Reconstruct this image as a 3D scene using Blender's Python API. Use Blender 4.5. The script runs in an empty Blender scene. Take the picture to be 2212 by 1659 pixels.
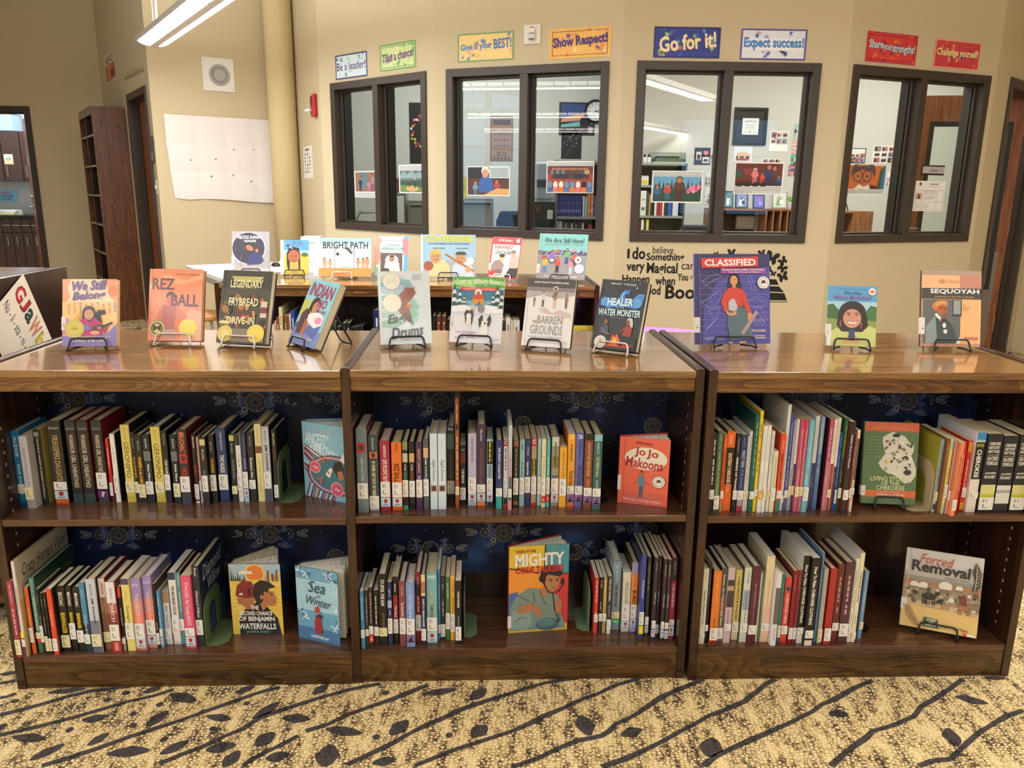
import bpy, bmesh, math, random
from mathutils import Vector, Matrix
random.seed(7)
PI = math.pi
C = bpy.context.collection
scene = bpy.context.scene

# ------------------------------------------------------------------ camera
CAM = Vector((0.3343, -1.9308, 1.3176))
F = 1706.55                                   # focal length in pixels of the 2212 wide frame
PITCH, YAW, ROLL = 0.2390, -0.0423, 0.0118
_fw = Vector((-math.sin(YAW) * math.cos(PITCH), math.cos(YAW) * math.cos(PITCH), -math.sin(PITCH)))
_rt = Vector((math.cos(YAW), math.sin(YAW), 0))
_up = _rt.cross(_fw)
RT = math.cos(ROLL) * _rt + math.sin(ROLL) * _up
UP = -math.sin(ROLL) * _rt + math.cos(ROLL) * _up
cd = bpy.data.cameras.new('camera')
cd.sensor_width = 36.0
cd.lens = F * 36.0 / 2212.0
cd.clip_start, cd.clip_end = 0.05, 60
cam = bpy.data.objects.new('camera', cd)
C.objects.link(cam)
cam.matrix_world = Matrix(((RT.x, UP.x, -_fw.x, CAM.x), (RT.y, UP.y, -_fw.y, CAM.y),
                           (RT.z, UP.z, -_fw.z, CAM.z), (0, 0, 0, 1)))
scene.camera = cam

# ------------------------------------------------------------------ exposure, world, lights
vs = scene.view_settings
vs.view_transform = 'Standard'
vs.look = 'None'
vs.gamma = 1.0
vs.use_curve_mapping = False
vs.exposure = 0.0
scene.cycles.max_bounces = 7
scene.cycles.diffuse_bounces = 4
scene.cycles.glossy_bounces = 3
scene.cycles.transparent_max_bounces = 10
scene.cycles.caustics_reflective = False
scene.cycles.caustics_refractive = False
scene.cycles.sample_clamp_indirect = 6.0
world = bpy.data.worlds.new('daylight')
scene.world = world
world.use_nodes = True
_bg = world.node_tree.nodes['Background']
_bg.inputs[0].default_value = (0.28, 0.58, 1.0, 1)
_bg.inputs[1].default_value = 3.6


def area(name, loc, sx, sy, power, rotz=0.0, col=(1, 0.97, 0.92), up=False, spread=PI):
    l = bpy.data.lights.new(name, 'AREA')
    l.shape = 'RECTANGLE'
    l.size, l.size_y = sx, sy
    l.energy = power
    l.color = col
    l.spread = spread
    o = bpy.data.objects.new(name, l)
    C.objects.link(o)
    o.location = loc
    o.rotation_euler = (PI if up else 0, 0, rotz)
    return o


LAMP_DIR = Vector((0.53, -0.85, 0)).normalized()
LAMP_ANG = math.atan2(LAMP_DIR.y, LAMP_DIR.x)
LAMP_Z = 2.36
LAMP_ANG2 = math.atan2(-.6, .8)
LAMPS = [(-2.15, 4.60, 3.0, LAMP_ANG), (-2.3, 2.32, 2.6, LAMP_ANG2), (-4.4, -0.03, 2.2, LAMP_ANG2), (-6.3, -2.0, 2.2, LAMP_ANG2),
         (1.15, 1.85, 3.0, LAMP_ANG), (3.6, 1.2, 3.0, LAMP_ANG), (0.7, -2.7, 3.0, LAMP_ANG), (-2.2, -2.0, 3.0, LAMP_ANG)]   # start x, y, length, turn
POWER_DOWN, POWER_UP = 36, 40
for _x, _y, _l, _a in LAMPS:
    _c = Vector((_x + math.cos(_a) * _l / 2, _y + math.sin(_a) * _l / 2, 0))
    area('pendant_light', (_c.x, _c.y, LAMP_Z - 0.035), _l * 0.97, 0.16, POWER_DOWN, _a)
    area('pendant_uplight', (_c.x, _c.y, LAMP_Z + 0.10), _l * 0.97, 0.10, POWER_UP, _a, up=True)
area('office_light', (3.0, 4.9, 3.02), 1.6, 0.5, 105, 0.2, (1, 0.97, 0.92))
area('office_light', (0.4, 5.7, 3.02), 1.6, 0.5, 62, -0.3, (0.94, 0.98, 1))
area('office_light', (4.7, 5.9, 3.02), 1.2, 0.5, 42, 0.2, (1, 0.97, 0.92))  # added fill for the unlit corner behind the open door, no fixture
area('side_office_light', (-5.2, 8.6, 2.9), 1.4, 0.6, 80, 0, (0.85, 0.93, 1))


# ------------------------------------------------------------------ from a picture point to a point of the room
def ray(px, py):
    return RT * ((px - 1106) / F) + UP * ((829.5 - py) / F) + _fw


def onz(px, py, z):
    d = ray(px, py)
    return CAM + d * ((z - CAM.z) / d.z)


def ony(px, py, y):
    d = ray(px, py)
    return CAM + d * ((y - CAM.y) / d.y)


def onplane(px, py, p, n):
    d = ray(px, py)
    return CAM + d * ((Vector(p) - CAM).dot(n) / d.dot(n))


class Wall:                                    # an upright plane through two ground points
    def __init__(self, a, b):
        self.a, self.b = Vector((*a, 0)), Vector((*b, 0))
        self.u = (self.b - self.a).normalized()
        self.n = Vector((self.u.y, -self.u.x, 0))          # towards the room when a is left of b
        self.len = (self.b - self.a).length
        self.ang = math.atan2(self.u.y, self.u.x)

    def at(self, px, py):                      # (distance along, height)
        p = onplane(px, py, self.a, self.n)
        return (p - self.a).dot(self.u), p.z

    def pt(self, s, z, off=0.0):
        return self.a + self.u * s + self.n * off + Vector((0, 0, z))


# ------------------------------------------------------------------ materials
def lin(h):
    h = h.lstrip('#')
    if len(h) == 3:
        h = ''.join(c * 2 for c in h)
    v = [int(h[i:i + 2], 16) / 255 for i in (0, 2, 4)]
    return tuple(c / 12.92 if c <= 0.04045 else ((c + 0.055) / 1.055) ** 2.4 for c in v)


_mats = {}


def nodes_of(name):
    m = bpy.data.materials.new(name)
    m.use_nodes = True
    nt = m.node_tree
    return m, nt, nt.nodes['Principled BSDF']


def link(nt, a, b):
    nt.links.new(a, b)


def mat(h, rough=0.45, metal=0.0, coat=0.0, emit=0.0, vary=0.0):
    k = (h, rough, metal, coat, emit, vary)
    if k in _mats:
        return _mats[k]
    m, nt, b = nodes_of('mat_' + h)
    c = lin(h)
    b.inputs['Base Color'].default_value = (*c, 1)
    b.inputs['Roughness'].default_value = rough
    b.inputs['Metallic'].default_value = metal
    if coat:
        b.inputs['Coat Weight'].default_value = coat
        b.inputs['Coat Roughness'].default_value = 0.12
    if emit:
        b.inputs['Emission Color'].default_value = (*c, 1)
        b.inputs['Emission Strength'].default_value = emit
    if vary:
        tc = nt.nodes.new('ShaderNodeTexCoord')
        n = nt.nodes.new('ShaderNodeTexNoise')
        n.inputs['Scale'].default_value = 3.0
        n.inputs['Detail'].default_value = 5
        hsv = nt.nodes.new('ShaderNodeHueSaturation')
        mr = nt.nodes.new('ShaderNodeMapRange')
        mr.inputs['To Min'].default_value = 1 - vary
        mr.inputs['To Max'].default_value = 1 + vary
        hsv.inputs['Color'].default_value = (*c, 1)
        link(nt, tc.outputs['Object'], n.inputs['Vector'])
        link(nt, n.outputs['Fac'], mr.inputs['Value'])
        link(nt, mr.outputs['Result'], hsv.inputs['Value'])
        link(nt, hsv.outputs['Color'], b.inputs['Base Color'])
    _mats[k] = m
    return m


def print_mat(h):                              # printed paper under a thin laminate
    return mat(h, 0.38, 0, 0.25)


def paint_mat(name, h):
    m, nt, b = nodes_of(name)
    tc = nt.nodes.new('ShaderNodeTexCoord')
    n = nt.nodes.new('ShaderNodeTexNoise')
    n.inputs['Scale'].default_value = 260
    n.inputs['Detail'].default_value = 3
    bp = nt.nodes.new('ShaderNodeBump')
    bp.inputs['Strength'].default_value = 0.12
    bp.inputs['Distance'].default_value = 0.002
    link(nt, tc.outputs['Object'], n.inputs['Vector'])
    link(nt, n.outputs['Fac'], bp.inputs['Height'])
    link(nt, bp.outputs['Normal'], b.inputs['Normal'])
    b.inputs['Base Color'].default_value = (*lin(h), 1)
    b.inputs['Roughness'].default_value = 0.75
    return m


def ramp(nt, stops):
    r = nt.nodes.new('ShaderNodeValToRGB')
    e = r.color_ramp.elements
    while len(e) < len(stops):
        e.new(0.5)
    for i, (p, c) in enumerate(stops):
        e[i].position = p
        e[i].color = (*lin(c), 1) if isinstance(c, str) else (c, c, c, 1)
    return r


def wood(name, dark, mid, light, axis='x', rough=0.3, coat=0.35, cathedral=False, seed=0.0):
    m, nt, b = nodes_of(name)
    tc = nt.nodes.new('ShaderNodeTexCoord')
    mp = nt.nodes.new('ShaderNodeMapping')
    s = {'x': (1.1, 16, 16), 'y': (16, 1.1, 16), 'z': (16, 16, 1.1)}[axis]
    mp.inputs['Scale'].default_value = s
    mp.inputs['Location'].default_value = (seed, seed * 1.7, seed * 0.6)
    link(nt, tc.outputs['Object'], mp.inputs['Vector'])
    n1 = nt.nodes.new('ShaderNodeTexNoise')
    n1.inputs['Scale'].default_value = 2.2
    n1.inputs['Detail'].default_value = 8
    n1.inputs['Roughness'].default_value = 0.62
    n1.inputs['Distortion'].default_value = 0.5
    link(nt, mp.outputs['Vector'], n1.inputs['Vector'])
    fac = n1.outputs['Fac']
    if cathedral:
        mp2 = nt.nodes.new('ShaderNodeMapping')
        s2 = {'x': (1.0, 3, 7.0), 'y': (7, 1.0, 3), 'z': (7.0, 3, 1.0)}[axis]
        mp2.inputs['Scale'].default_value = s2
        mp2.inputs['Location'].default_value = (seed, seed, seed)
        link(nt, tc.outputs['Object'], mp2.inputs['Vector'])
        n2 = nt.nodes.new('ShaderNodeTexNoise')
        n2.inputs['Scale'].default_value = 1.6
        n2.inputs['Detail'].default_value = 1.5
        link(nt, mp2.outputs['Vector'], n2.inputs['Vector'])
        mul = nt.nodes.new('ShaderNodeMath')
        mul.operation = 'MULTIPLY'
        mul.inputs[1].default_value = 22.0
        fr = nt.nodes.new('ShaderNodeMath')
        fr.operation = 'FRACT'
        link(nt, n2.outputs['Fac'], mul.inputs[0])
        link(nt, mul.outputs[0], fr.inputs[0])
        mx = nt.nodes.new('ShaderNodeMath')
        mx.operation = 'MULTIPLY_ADD'
        mx.inputs[1].default_value = 0.20
        link(nt, fr.outputs[0], mx.inputs[0])
        sc = nt.nodes.new('ShaderNodeMath')
        sc.operation = 'MULTIPLY'
        sc.inputs[1].default_value = 0.82
        link(nt, n1.outputs['Fac'], sc.inputs[0])
        link(nt, sc.outputs[0], mx.inputs[2])
        fac = mx.outputs[0]
    rp = ramp(nt, [(0.34, dark), (0.5, mid), (0.68, light)])
    link(nt, fac, rp.inputs['Fac'])
    # pores
    mp3 = nt.nodes.new('ShaderNodeMapping')
    s3 = {'x': (4, 160, 160), 'y': (160, 4, 160), 'z': (160, 160, 4)}[axis]
    mp3.inputs['Scale'].default_value = s3
    link(nt, tc.outputs['Object'], mp3.inputs['Vector'])
    n3 = nt.nodes.new('ShaderNodeTexNoise')
    n3.inputs['Scale'].default_value = 1.5
    n3.inputs['Detail'].default_value = 2
    link(nt, mp3.outputs['Vector'], n3.inputs['Vector'])
    rp3 = ramp(nt, [(0.36, 0.45), (0.52, 1.0)])
    link(nt, n3.outputs['Fac'], rp3.inputs['Fac'])
    mix = nt.nodes.new('ShaderNodeMix')
    mix.data_type = 'RGBA'
    mix.blend_type = 'MULTIPLY'
    mix.inputs['Factor'].default_value = 0.8
    link(nt, rp.outputs['Color'], mix.inputs['A'])
    link(nt, rp3.outputs['Color'], mix.inputs['B'])
    link(nt, mix.outputs['Result'], b.inputs['Base Color'])
    bp = nt.nodes.new('ShaderNodeBump')
    bp.inputs['Strength'].default_value = 0.15
    bp.inputs['Distance'].default_value = 0.0006
    link(nt, n3.outputs['Fac'], bp.inputs['Height'])
    link(nt, bp.outputs['Normal'], b.inputs['Normal'])
    b.inputs['Roughness'].default_value = rough
    b.inputs['Coat Weight'].default_value = coat
    b.inputs['Coat Roughness'].default_value = 0.09
    return m


def glass_mat(name, tint='eef4f2', strength=1.45):
    m = bpy.data.materials.new(name)
    m.use_nodes = True
    nt = m.node_tree
    nt.nodes.clear()
    out = nt.nodes.new('ShaderNodeOutputMaterial')
    fr = nt.nodes.new('ShaderNodeFresnel')
    fr.inputs['IOR'].default_value = strength
    tr = nt.nodes.new('ShaderNodeBsdfTransparent')
    tr.inputs['Color'].default_value = (*lin(tint), 1)
    gl = nt.nodes.new('ShaderNodeBsdfGlossy')
    gl.inputs['Roughness'].default_value = 0.0
    mx = nt.nodes.new('ShaderNodeMixShader')
    link(nt, fr.outputs['Fac'], mx.inputs['Fac'])
    link(nt, tr.outputs[0], mx.inputs[1])
    link(nt, gl.outputs[0], mx.inputs[2])
    link(nt, mx.outputs[0], out.inputs['Surface'])
    return m


def pages_mat(name, a, bcol):
    m, nt, b = nodes_of(name)
    tc = nt.nodes.new('ShaderNodeTexCoord')
    mp = nt.nodes.new('ShaderNodeMapping')
    mp.inputs['Scale'].default_value = (900, 3, 3)
    n = nt.nodes.new('ShaderNodeTexNoise')
    n.inputs['Scale'].default_value = 1.0
    n.inputs['Detail'].default_value = 1
    link(nt, tc.outputs['Object'], mp.inputs['Vector'])
    link(nt, mp.outputs['Vector'], n.inputs['Vector'])
    rp = ramp(nt, [(0.35, a), (0.62, bcol)])
    link(nt, n.outputs['Fac'], rp.inputs['Fac'])
    link(nt, rp.outputs['Color'], b.inputs['Base Color'])
    b.inputs['Roughness'].default_value = 0.85
    return m


PAGES = [pages_mat('pages_cream', 'bcae8e', 'e8dcbc'), pages_mat('pages_white', 'cac5b8', 'f0ece2'),
         pages_mat('pages_tan', 'a08a62', 'ceb888')]
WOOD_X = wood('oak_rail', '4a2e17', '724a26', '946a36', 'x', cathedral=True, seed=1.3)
WOOD_TOP = wood('oak_top', '7a5630', '93693c', 'a67c4b', 'x', rough=0.22, coat=1.0, seed=4.1)  # base colour lightened for the wall's reflection on the top
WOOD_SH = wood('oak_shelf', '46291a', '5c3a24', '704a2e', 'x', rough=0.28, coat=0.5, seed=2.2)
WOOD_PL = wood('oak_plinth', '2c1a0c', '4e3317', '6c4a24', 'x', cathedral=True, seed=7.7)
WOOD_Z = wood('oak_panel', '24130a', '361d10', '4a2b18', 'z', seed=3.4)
WOOD_B = wood('oak_back', '1e110b', '2a1810', '362016', 'z', seed=5.0)  # colour darkened for the shade inside the shelves; also on the taller case
WOOD_D = wood('door_veneer', '7a4524', '92562f', 'a5683c', 'z', rough=0.4, coat=0.1, seed=6.0)
WALL_M = paint_mat('wall_paint_tan', 'cabb9c')
OFFICE_M = paint_mat('office_paint_grey', 'c9c7bf')
FRAME_M = mat('3b312a', 0.42)
BLACK_M = mat('131212', 0.35)
WHITE_M = mat('e4e0dc', 0.5)


def clip(p):
    for ax, lim, sg in ((0, 0, 1), (0, 100, -1), (1, 0, 1), (1, 100, -1)):
        o = []
        for i in range(len(p)):
            a, b = p[i - 1], p[i]
            da, db = (a[ax] - lim) * sg, (b[ax] - lim) * sg
            if (da >= 0) != (db >= 0):
                t = da / (da - db)
                o.append((a[0] + (b[0] - a[0]) * t, a[1] + (b[1] - a[1]) * t))
            if db >= 0: o.append(b)
        p = o
        if len(p) < 3: return []
    return p


# ------------------------------------------------------------------ object helpers
def tag(o, label=None, cat=None, group=None, kind=None):
    if label: o['label'] = label
    if cat: o['category'] = cat
    if group: o['group'] = group
    if kind: o['kind'] = kind
    return o


def thing(name, label, cat, loc=(0, 0, 0), rot=(0, 0, 0), group=None, kind=None):
    o = bpy.data.objects.new(name, None)
    o.empty_display_size = 0.05
    C.objects.link(o)
    o.location = loc
    o.rotation_euler = rot
    return tag(o, label, cat, group, kind)


class MB:                                      # collects faces of one part, then links them as ONE mesh object
    def __init__(self):
        self.v, self.f, self.m, self.mats = [], [], [], []
        self.T = Matrix.Identity(4)

    def mi(self, m):
        if m not in self.mats:
            self.mats.append(m)
        return self.mats.index(m)

    def add(self, vs, fs, m):
        k, i = len(self.v), self.mi(m)
        self.v += [tuple(self.T @ Vector(p)) for p in vs]
        self.f += [tuple(k + q for q in f) for f in fs]
        self.m += [i] * len(fs)

    def poly(self, pts, m):
        self.add(pts, [tuple(range(len(pts)))], m)

    def box(self, x0, y0, z0, x1, y1, z1, m):
        self.add([(x0, y0, z0), (x1, y0, z0), (x1, y1, z0), (x0, y1, z0), (x0, y0, z1), (x1, y0, z1), (x1, y1, z1), (x0, y1, z1)],
                 [(0, 3, 2, 1), (4, 5, 6, 7), (0, 1, 5, 4), (1, 2, 6, 5), (2, 3, 7, 6), (3, 0, 4, 7)], m)

    def prism(self, pts, z0, z1, m):           # closed outline in xy, counter-clockwise
        n = len(pts)
        self.add([(x, y, z0) for x, y in pts] + [(x, y, z1) for x, y in pts],
                 [tuple(reversed(range(n))), tuple(range(n, 2 * n))] + [(i, (i + 1) % n, n + (i + 1) % n, n + i) for i in range(n)], m)

    def prism_y(self, pts, y0, y1, m):         # closed outline in xz, counter-clockwise seen from -y
        n = len(pts)
        self.add([(x, y0, z) for x, z in pts] + [(x, y1, z) for x, z in pts],
                 [tuple(range(n)), tuple(reversed(range(n, 2 * n)))] + [(i, n + i, n + (i + 1) % n, (i + 1) % n) for i in range(n)], m)

    def tube(self, path, r, m, n=8, closed=False):
        P = [Vector(p) for p in path]
        N = len(P)
        rings = []
        ref = None
        for i in range(N):
            a = P[(i - 1) % N] if (closed or i > 0) else P[i]
            c = P[(i + 1) % N] if (closed or i < N - 1) else P[i]
            t = (c - a).normalized()
            if ref is None:
                ref = Vector((0, 0, 1)) if abs(t.z) < 0.9 else Vector((1, 0, 0))
            s = t.cross(ref)
            if s.length < 1e-5:
                s = t.orthogonal()
            s.normalize()
            q = s.cross(t).normalized()
            ref = q
            rings.append([P[i] + (s * math.cos(2 * PI * k / n) + q * math.sin(2 * PI * k / n)) * r for k in range(n)])
        vs = [p for g in rings for p in g]
        fs = []
        for i in range(N if closed else N - 1):
            j = (i + 1) % N
            for k in range(n):
                fs.append((i * n + k, i * n + (k + 1) % n, j * n + (k + 1) % n, j * n + k))
        if not closed:
            fs += [tuple(reversed(range(n))), tuple(range((N - 1) * n, N * n))]
        self.add(vs, fs, m)

    def lathe(self, prof, m, n=24, cx=0, cy=0):    # (r, z) pairs, bottom to top
        vs = [(cx + r * math.cos(2 * PI * k / n), cy + r * math.sin(2 * PI * k / n), z) for r, z in prof for k in range(n)]
        fs = [(i * n + k, i * n + (k + 1) % n, (i + 1) * n + (k + 1) % n, (i + 1) * n + k) for i in range(len(prof) - 1) for k in range(n)]
        fs += [tuple(reversed(range(n))), tuple(range((len(prof) - 1) * n, len(prof) * n))]
        self.add(vs, fs, m)

    def ball(self, c, rx, ry, rz, m, n=12):
        vs, fs = [], []
        h = n // 2
        for i in range(1, h):
            a = PI * i / h
            for k in range(n):
                b = 2 * PI * k / n
                vs.append((c[0] + rx * math.sin(a) * math.cos(b), c[1] + ry * math.sin(a) * math.sin(b), c[2] - rz * math.cos(a)))
        vs += [(c[0], c[1], c[2] - rz), (c[0], c[1], c[2] + rz)]
        S, N = len(vs) - 2, len(vs) - 1
        for i in range(h - 2):
            for k in range(n):
                fs.append((i * n + k, i * n + (k + 1) % n, (i + 1) * n + (k + 1) % n, (i + 1) * n + k))
        for k in range(n):
            fs.append((S, (k + 1) % n, k))
            fs.append((N, (h - 2) * n + k, (h - 2) * n + (k + 1) % n))
        self.add(vs, fs, m)

    def art(self, items, O, U, V, w, h, lift=0.00012, mf=print_mat, base=1):
        """Flat printed shapes laid over a face. O is its lower left corner, U and V its unit axes; shapes use percent of w and h."""
        O, U, V = Vector(O), Vector(U), Vector(V)
        N = U.cross(V).normalized()
        for k, it in enumerate(items):
            off = N * (lift * (base + k * 0.35))
            P = lambda x, y: O + U * (x * w / 100) + V * (y * h / 100) + off
            for pts, fs in shape(it, w, h):
                if it[0] != 't' and not all(-.01 <= x <= 100.01 and -.01 <= y <= 100.01 for x, y in pts) and max(w, h) < .9:
                    for f in fs:               # cut at the edge of the sheet
                        q = clip([pts[i] for i in f])
                        if len(q) > 2: self.add([P(x, y) for x, y in q], [tuple(range(len(q)))], mf(it[1]))
                    continue
                self.add([P(x, y) for x, y in pts], fs, mf(it[1]))

    def build(self, name, parent=None, loc=None, rot=None, bevel=0.0, smooth=False, seg=2):
        me = bpy.data.meshes.new(name)
        me.from_pydata(self.v, [], self.f)
        for m in self.mats:
            me.materials.append(m)
        me.polygons.foreach_set('material_index', self.m)
        if smooth:
            me.polygons.foreach_set('use_smooth', [True] * len(me.polygons))
        me.update()
        o = bpy.data.objects.new(name, me)
        C.objects.link(o)
        if parent: o.parent = parent
        if loc is not None: o.location = loc
        if rot is not None: o.rotation_euler = rot
        if bevel:
            b = o.modifiers.new('bevel', 'BEVEL')
            b.width = bevel
            b.segments = seg
            b.limit_method = 'ANGLE'
        return o


# ------------------------------------------------------------------ printed shapes and lettering
_txt = {}


def lettering(s, bold=0.0, shear=0.0):
    k = (s, bold, shear)
    if k in _txt:
        return _txt[k]
    cu = bpy.data.curves.new('t', 'FONT')
    cu.body = s
    cu.resolution_u = 2
    cu.offset = bold
    cu.shear = shear
    cu.align_x = 'CENTER'
    cu.space_line = 0.85
    o = bpy.data.objects.new('t', cu)
    C.objects.link(o)
    dg = bpy.context.evaluated_depsgraph_get()
    me = o.evaluated_get(dg).to_mesh()
    vs = [(v.co.x, v.co.y) for v in me.vertices]
    fs = [tuple(p.vertices) for p in me.polygons]
    o.evaluated_get(dg).to_mesh_clear()
    bpy.data.objects.remove(o)
    bpy.data.curves.remove(cu)
    if vs:
        x0, x1 = min(v[0] for v in vs), max(v[0] for v in vs)
        y0, y1 = min(v[1] for v in vs), max(v[1] for v in vs)
        vs = [((x - x0) / max(x1 - x0, 1e-6), (y - y0) / max(y1 - y0, 1e-6)) for x, y in vs]
    _txt[k] = (vs, fs)
    return _txt[k]


def spin(pts, cx, cy, deg, w, h):
    if not deg:
        return pts
    a = math.radians(deg)
    out = []
    for x, y in pts:
        dx, dy = (x - cx) * w, (y - cy) * h
        out.append((cx + (dx * math.cos(a) - dy * math.sin(a)) / w, cy + (dx * math.sin(a) + dy * math.cos(a)) / h))
    return out


def shape(it, w, h):
    t = it[0]
    if t == 'r':
        x0, y0, x1, y1 = it[2:6]
        p = [(x0, y0), (x1, y0), (x1, y1), (x0, y1)]
        p = spin(p, (x0 + x1) / 2, (y0 + y1) / 2, it[6] if len(it) > 6 else 0, w, h)
        return [(p, [(0, 1, 2, 3)])]
    if t == 'e':                               # ellipse: centre, radii (percent of width), turn
        cx, cy, rx, ry = it[2:6]
        n = 18
        p = [(cx + rx * math.cos(2 * PI * k / n), cy + ry * w / h * math.sin(2 * PI * k / n)) for k in range(n)]
        p = spin(p, cx, cy, it[6] if len(it) > 6 else 0, w, h)
        return [(p, [tuple(range(n))])]
    if t == 'o':                               # ring
        cx, cy, r, wd = it[2:6]
        n = 22
        p = [(cx + q * math.cos(2 * PI * k / n), cy + q * w / h * math.sin(2 * PI * k / n)) for q in (r, r - wd) for k in range(n)]
        return [(p, [(k, (k + 1) % n, n + (k + 1) % n, n + k) for k in range(n)])]
    if t == 'p':
        c = it[2]
        p = [(c[i], c[i + 1]) for i in range(0, len(c), 2)]
        ar = sum(p[i][0] * p[(i + 1) % len(p)][1] - p[(i + 1) % len(p)][0] * p[i][1] for i in range(len(p)))
        if ar < 0:
            p.reverse()
        return [(p, [tuple(range(len(p)))])]
    if t == 'l':                               # stroke: width in percent of w, points
        wd, c = it[2], it[3]
        P = [Vector((c[i] * w, c[i + 1] * h)) for i in range(0, len(c), 2)]
        out = []
        hw = wd * w / 2
        L, R = [], []
        for i, q in enumerate(P):
            d = (P[min(i + 1, len(P) - 1)] - P[max(i - 1, 0)])
            d = d.normalized() if d.length > 1e-9 else Vector((1, 0))
            n = Vector((-d.y, d.x)) * hw
            L.append(q + n)
            R.append(q - n)
        pts = [(v.x / w, v.y / h) for v in R] + [(v.x / w, v.y / h) for v in L]
        n = len(P)
        return [(pts, [(i, i + 1, n + i + 1, n + i) for i in range(n - 1)])]
    if t == 't':                               # lettering fitted to a box: x0 y0 x1 y1 text [flags] [turn]
        x0, y0, x1, y1, s = it[2:7]
        fl = it[7] if len(it) > 7 else ''
        deg = it[8] if len(it) > 8 else 0
        vs, fs = lettering(s, 0.028 if 'b' in fl else (0.009 if 'm' in fl else 0.0), 0.3 if 'i' in fl else 0.0)
        if 'd' in fl:                          # reads downwards
            p = [(x0 + b * (x1 - x0), y1 - a * (y1 - y0)) for a, b in vs]
        elif 'a' in fl:                        # arched
            p = [(x0 + a * (x1 - x0), y0 + b * (y1 - y0) - (2 * a - 1) ** 2 * 0.25 * (y1 - y0)) for a, b in vs]
        else:
            p = [(x0 + a * (x1 - x0), y0 + b * (y1 - y0)) for a, b in vs]
        p = spin(p, (x0 + x1) / 2, (y0 + y1) / 2, deg, w, h)
        return [(p, fs)]
    return []


def person(x, y, s, top, bottom, skin='b9785a', hair='2a1c18', w2=None):
    """A small printed figure: feet at x, y; s is its height in percent of the page height; w2 converts to percent of width."""
    k = s * (w2 or 0.7)
    return [('p', bottom, [x - k * .13, y, x - k * .02, y, x, y + s * .3, x + k * .03, y, x + k * .14, y, x + k * .13, y + s * .45, x - k * .13, y + s * .45]),
            ('p', top, [x - k * .15, y + s * .42, x + k * .15, y + s * .42, x + k * .24, y + s * .55, x + k * .17, y + s * .78, x - k * .17, y + s * .78, x - k * .24, y + s * .55]),
            ('e', hair, x, y + s * .9, k * .125, k * .135), ('e', skin, x, y + s * .875, k * .1, k * .11)]


def head(x, y, r, skin, hair, long=False):
    a = [('e', hair, x, y + r * .12, r * 1.22, r * 1.28)]
    if long:
        a += [('p', hair, [x - r * 1.22, y, x + r * 1.22, y, x + r * 1.35, y - r * 1.7, x - r * 1.35, y - r * 1.7])]
    a += [('e', skin, x, y - r * .12, r * .86, r * 1.05), ('e', '2a1a16', x - r * .34, y, r * .1, r * .08), ('e', '2a1a16', x + r * .34, y, r * .1, r * .08),
          ('l', '8a4a3c', r * .1, [x - r * .28, y - r * .62, x, y - r * .7, x + r * .28, y - r * .62]), ('l', '9a5a44', r * .08, [x, y - .05 * r, x + r * .1, y - r * .3, x - r * .04, y - r * .32])]
    return a


def seal(x, y, r, c='f2efe6'):
    return [('e', '444444', x, y, r, r), ('e', c, x, y, r * .95, r * .95), ('o', '333333', x, y, r * .72, r * .06), ('e', '6b4a3a', x, y + r * .1, r * .35, r * .25),
            ('l', '222222', r * .12, [x - r * .4, y - r * .2, x, y + r * .2, x + r * .4, y - r * .1]), ('e', 'c0392b', x, y - r * .8, r * .14, r * .1)]


# ================================================================== the room
CEIL = 3.55
P_IN = (-3.79, 7.37)
P_OUT = (-2.435, 5.205)
P_COL = (-1.40, 5.852)
P_W1 = (-0.939, 4.774)
P_W2 = (0.0185, 3.851)
P_W3 = (1.222, 3.300)
P_W4 = (2.640, 3.268)
P_W5 = (3.868, 3.686)
P_R = (4.99, 4.697)
W_LEFT = Wall((-6.6, 7.37), P_IN)
W_DOOR = Wall(P_IN, P_OUT)
W_PAPER = Wall(P_OUT, P_COL)
W_COL = Wall((-1.36, 5.76), P_W1)
W_1 = Wall(P_W1, P_W2)
W_2 = Wall(P_W2, P_W3)
W_3 = Wall(P_W3, P_W4)
W_4 = Wall(P_W4, P_W5)
W_5 = Wall(P_W5, P_R)
TH = 0.14


def wall(name, w, holes=(), m=None, top=CEIL, th=TH):
    m = m or WALL_M
    b = MB()
    s = 0.0
    for s0, s1, z0, z1 in sorted(holes):
        if s0 > s: b.box(s, 0, 0, s0, th, top, m)
        if z0 > 0: b.box(s0, 0, 0, s1, th, z0, m)
        b.box(s0, 0, z1, s1, th, top, m)
        s = s1
    b.box(s, 0, 0, w.len, th, top, m)
    o = b.build(name, loc=w.a, rot=(0, 0, w.ang))
    return tag(o, kind='structure')


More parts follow.
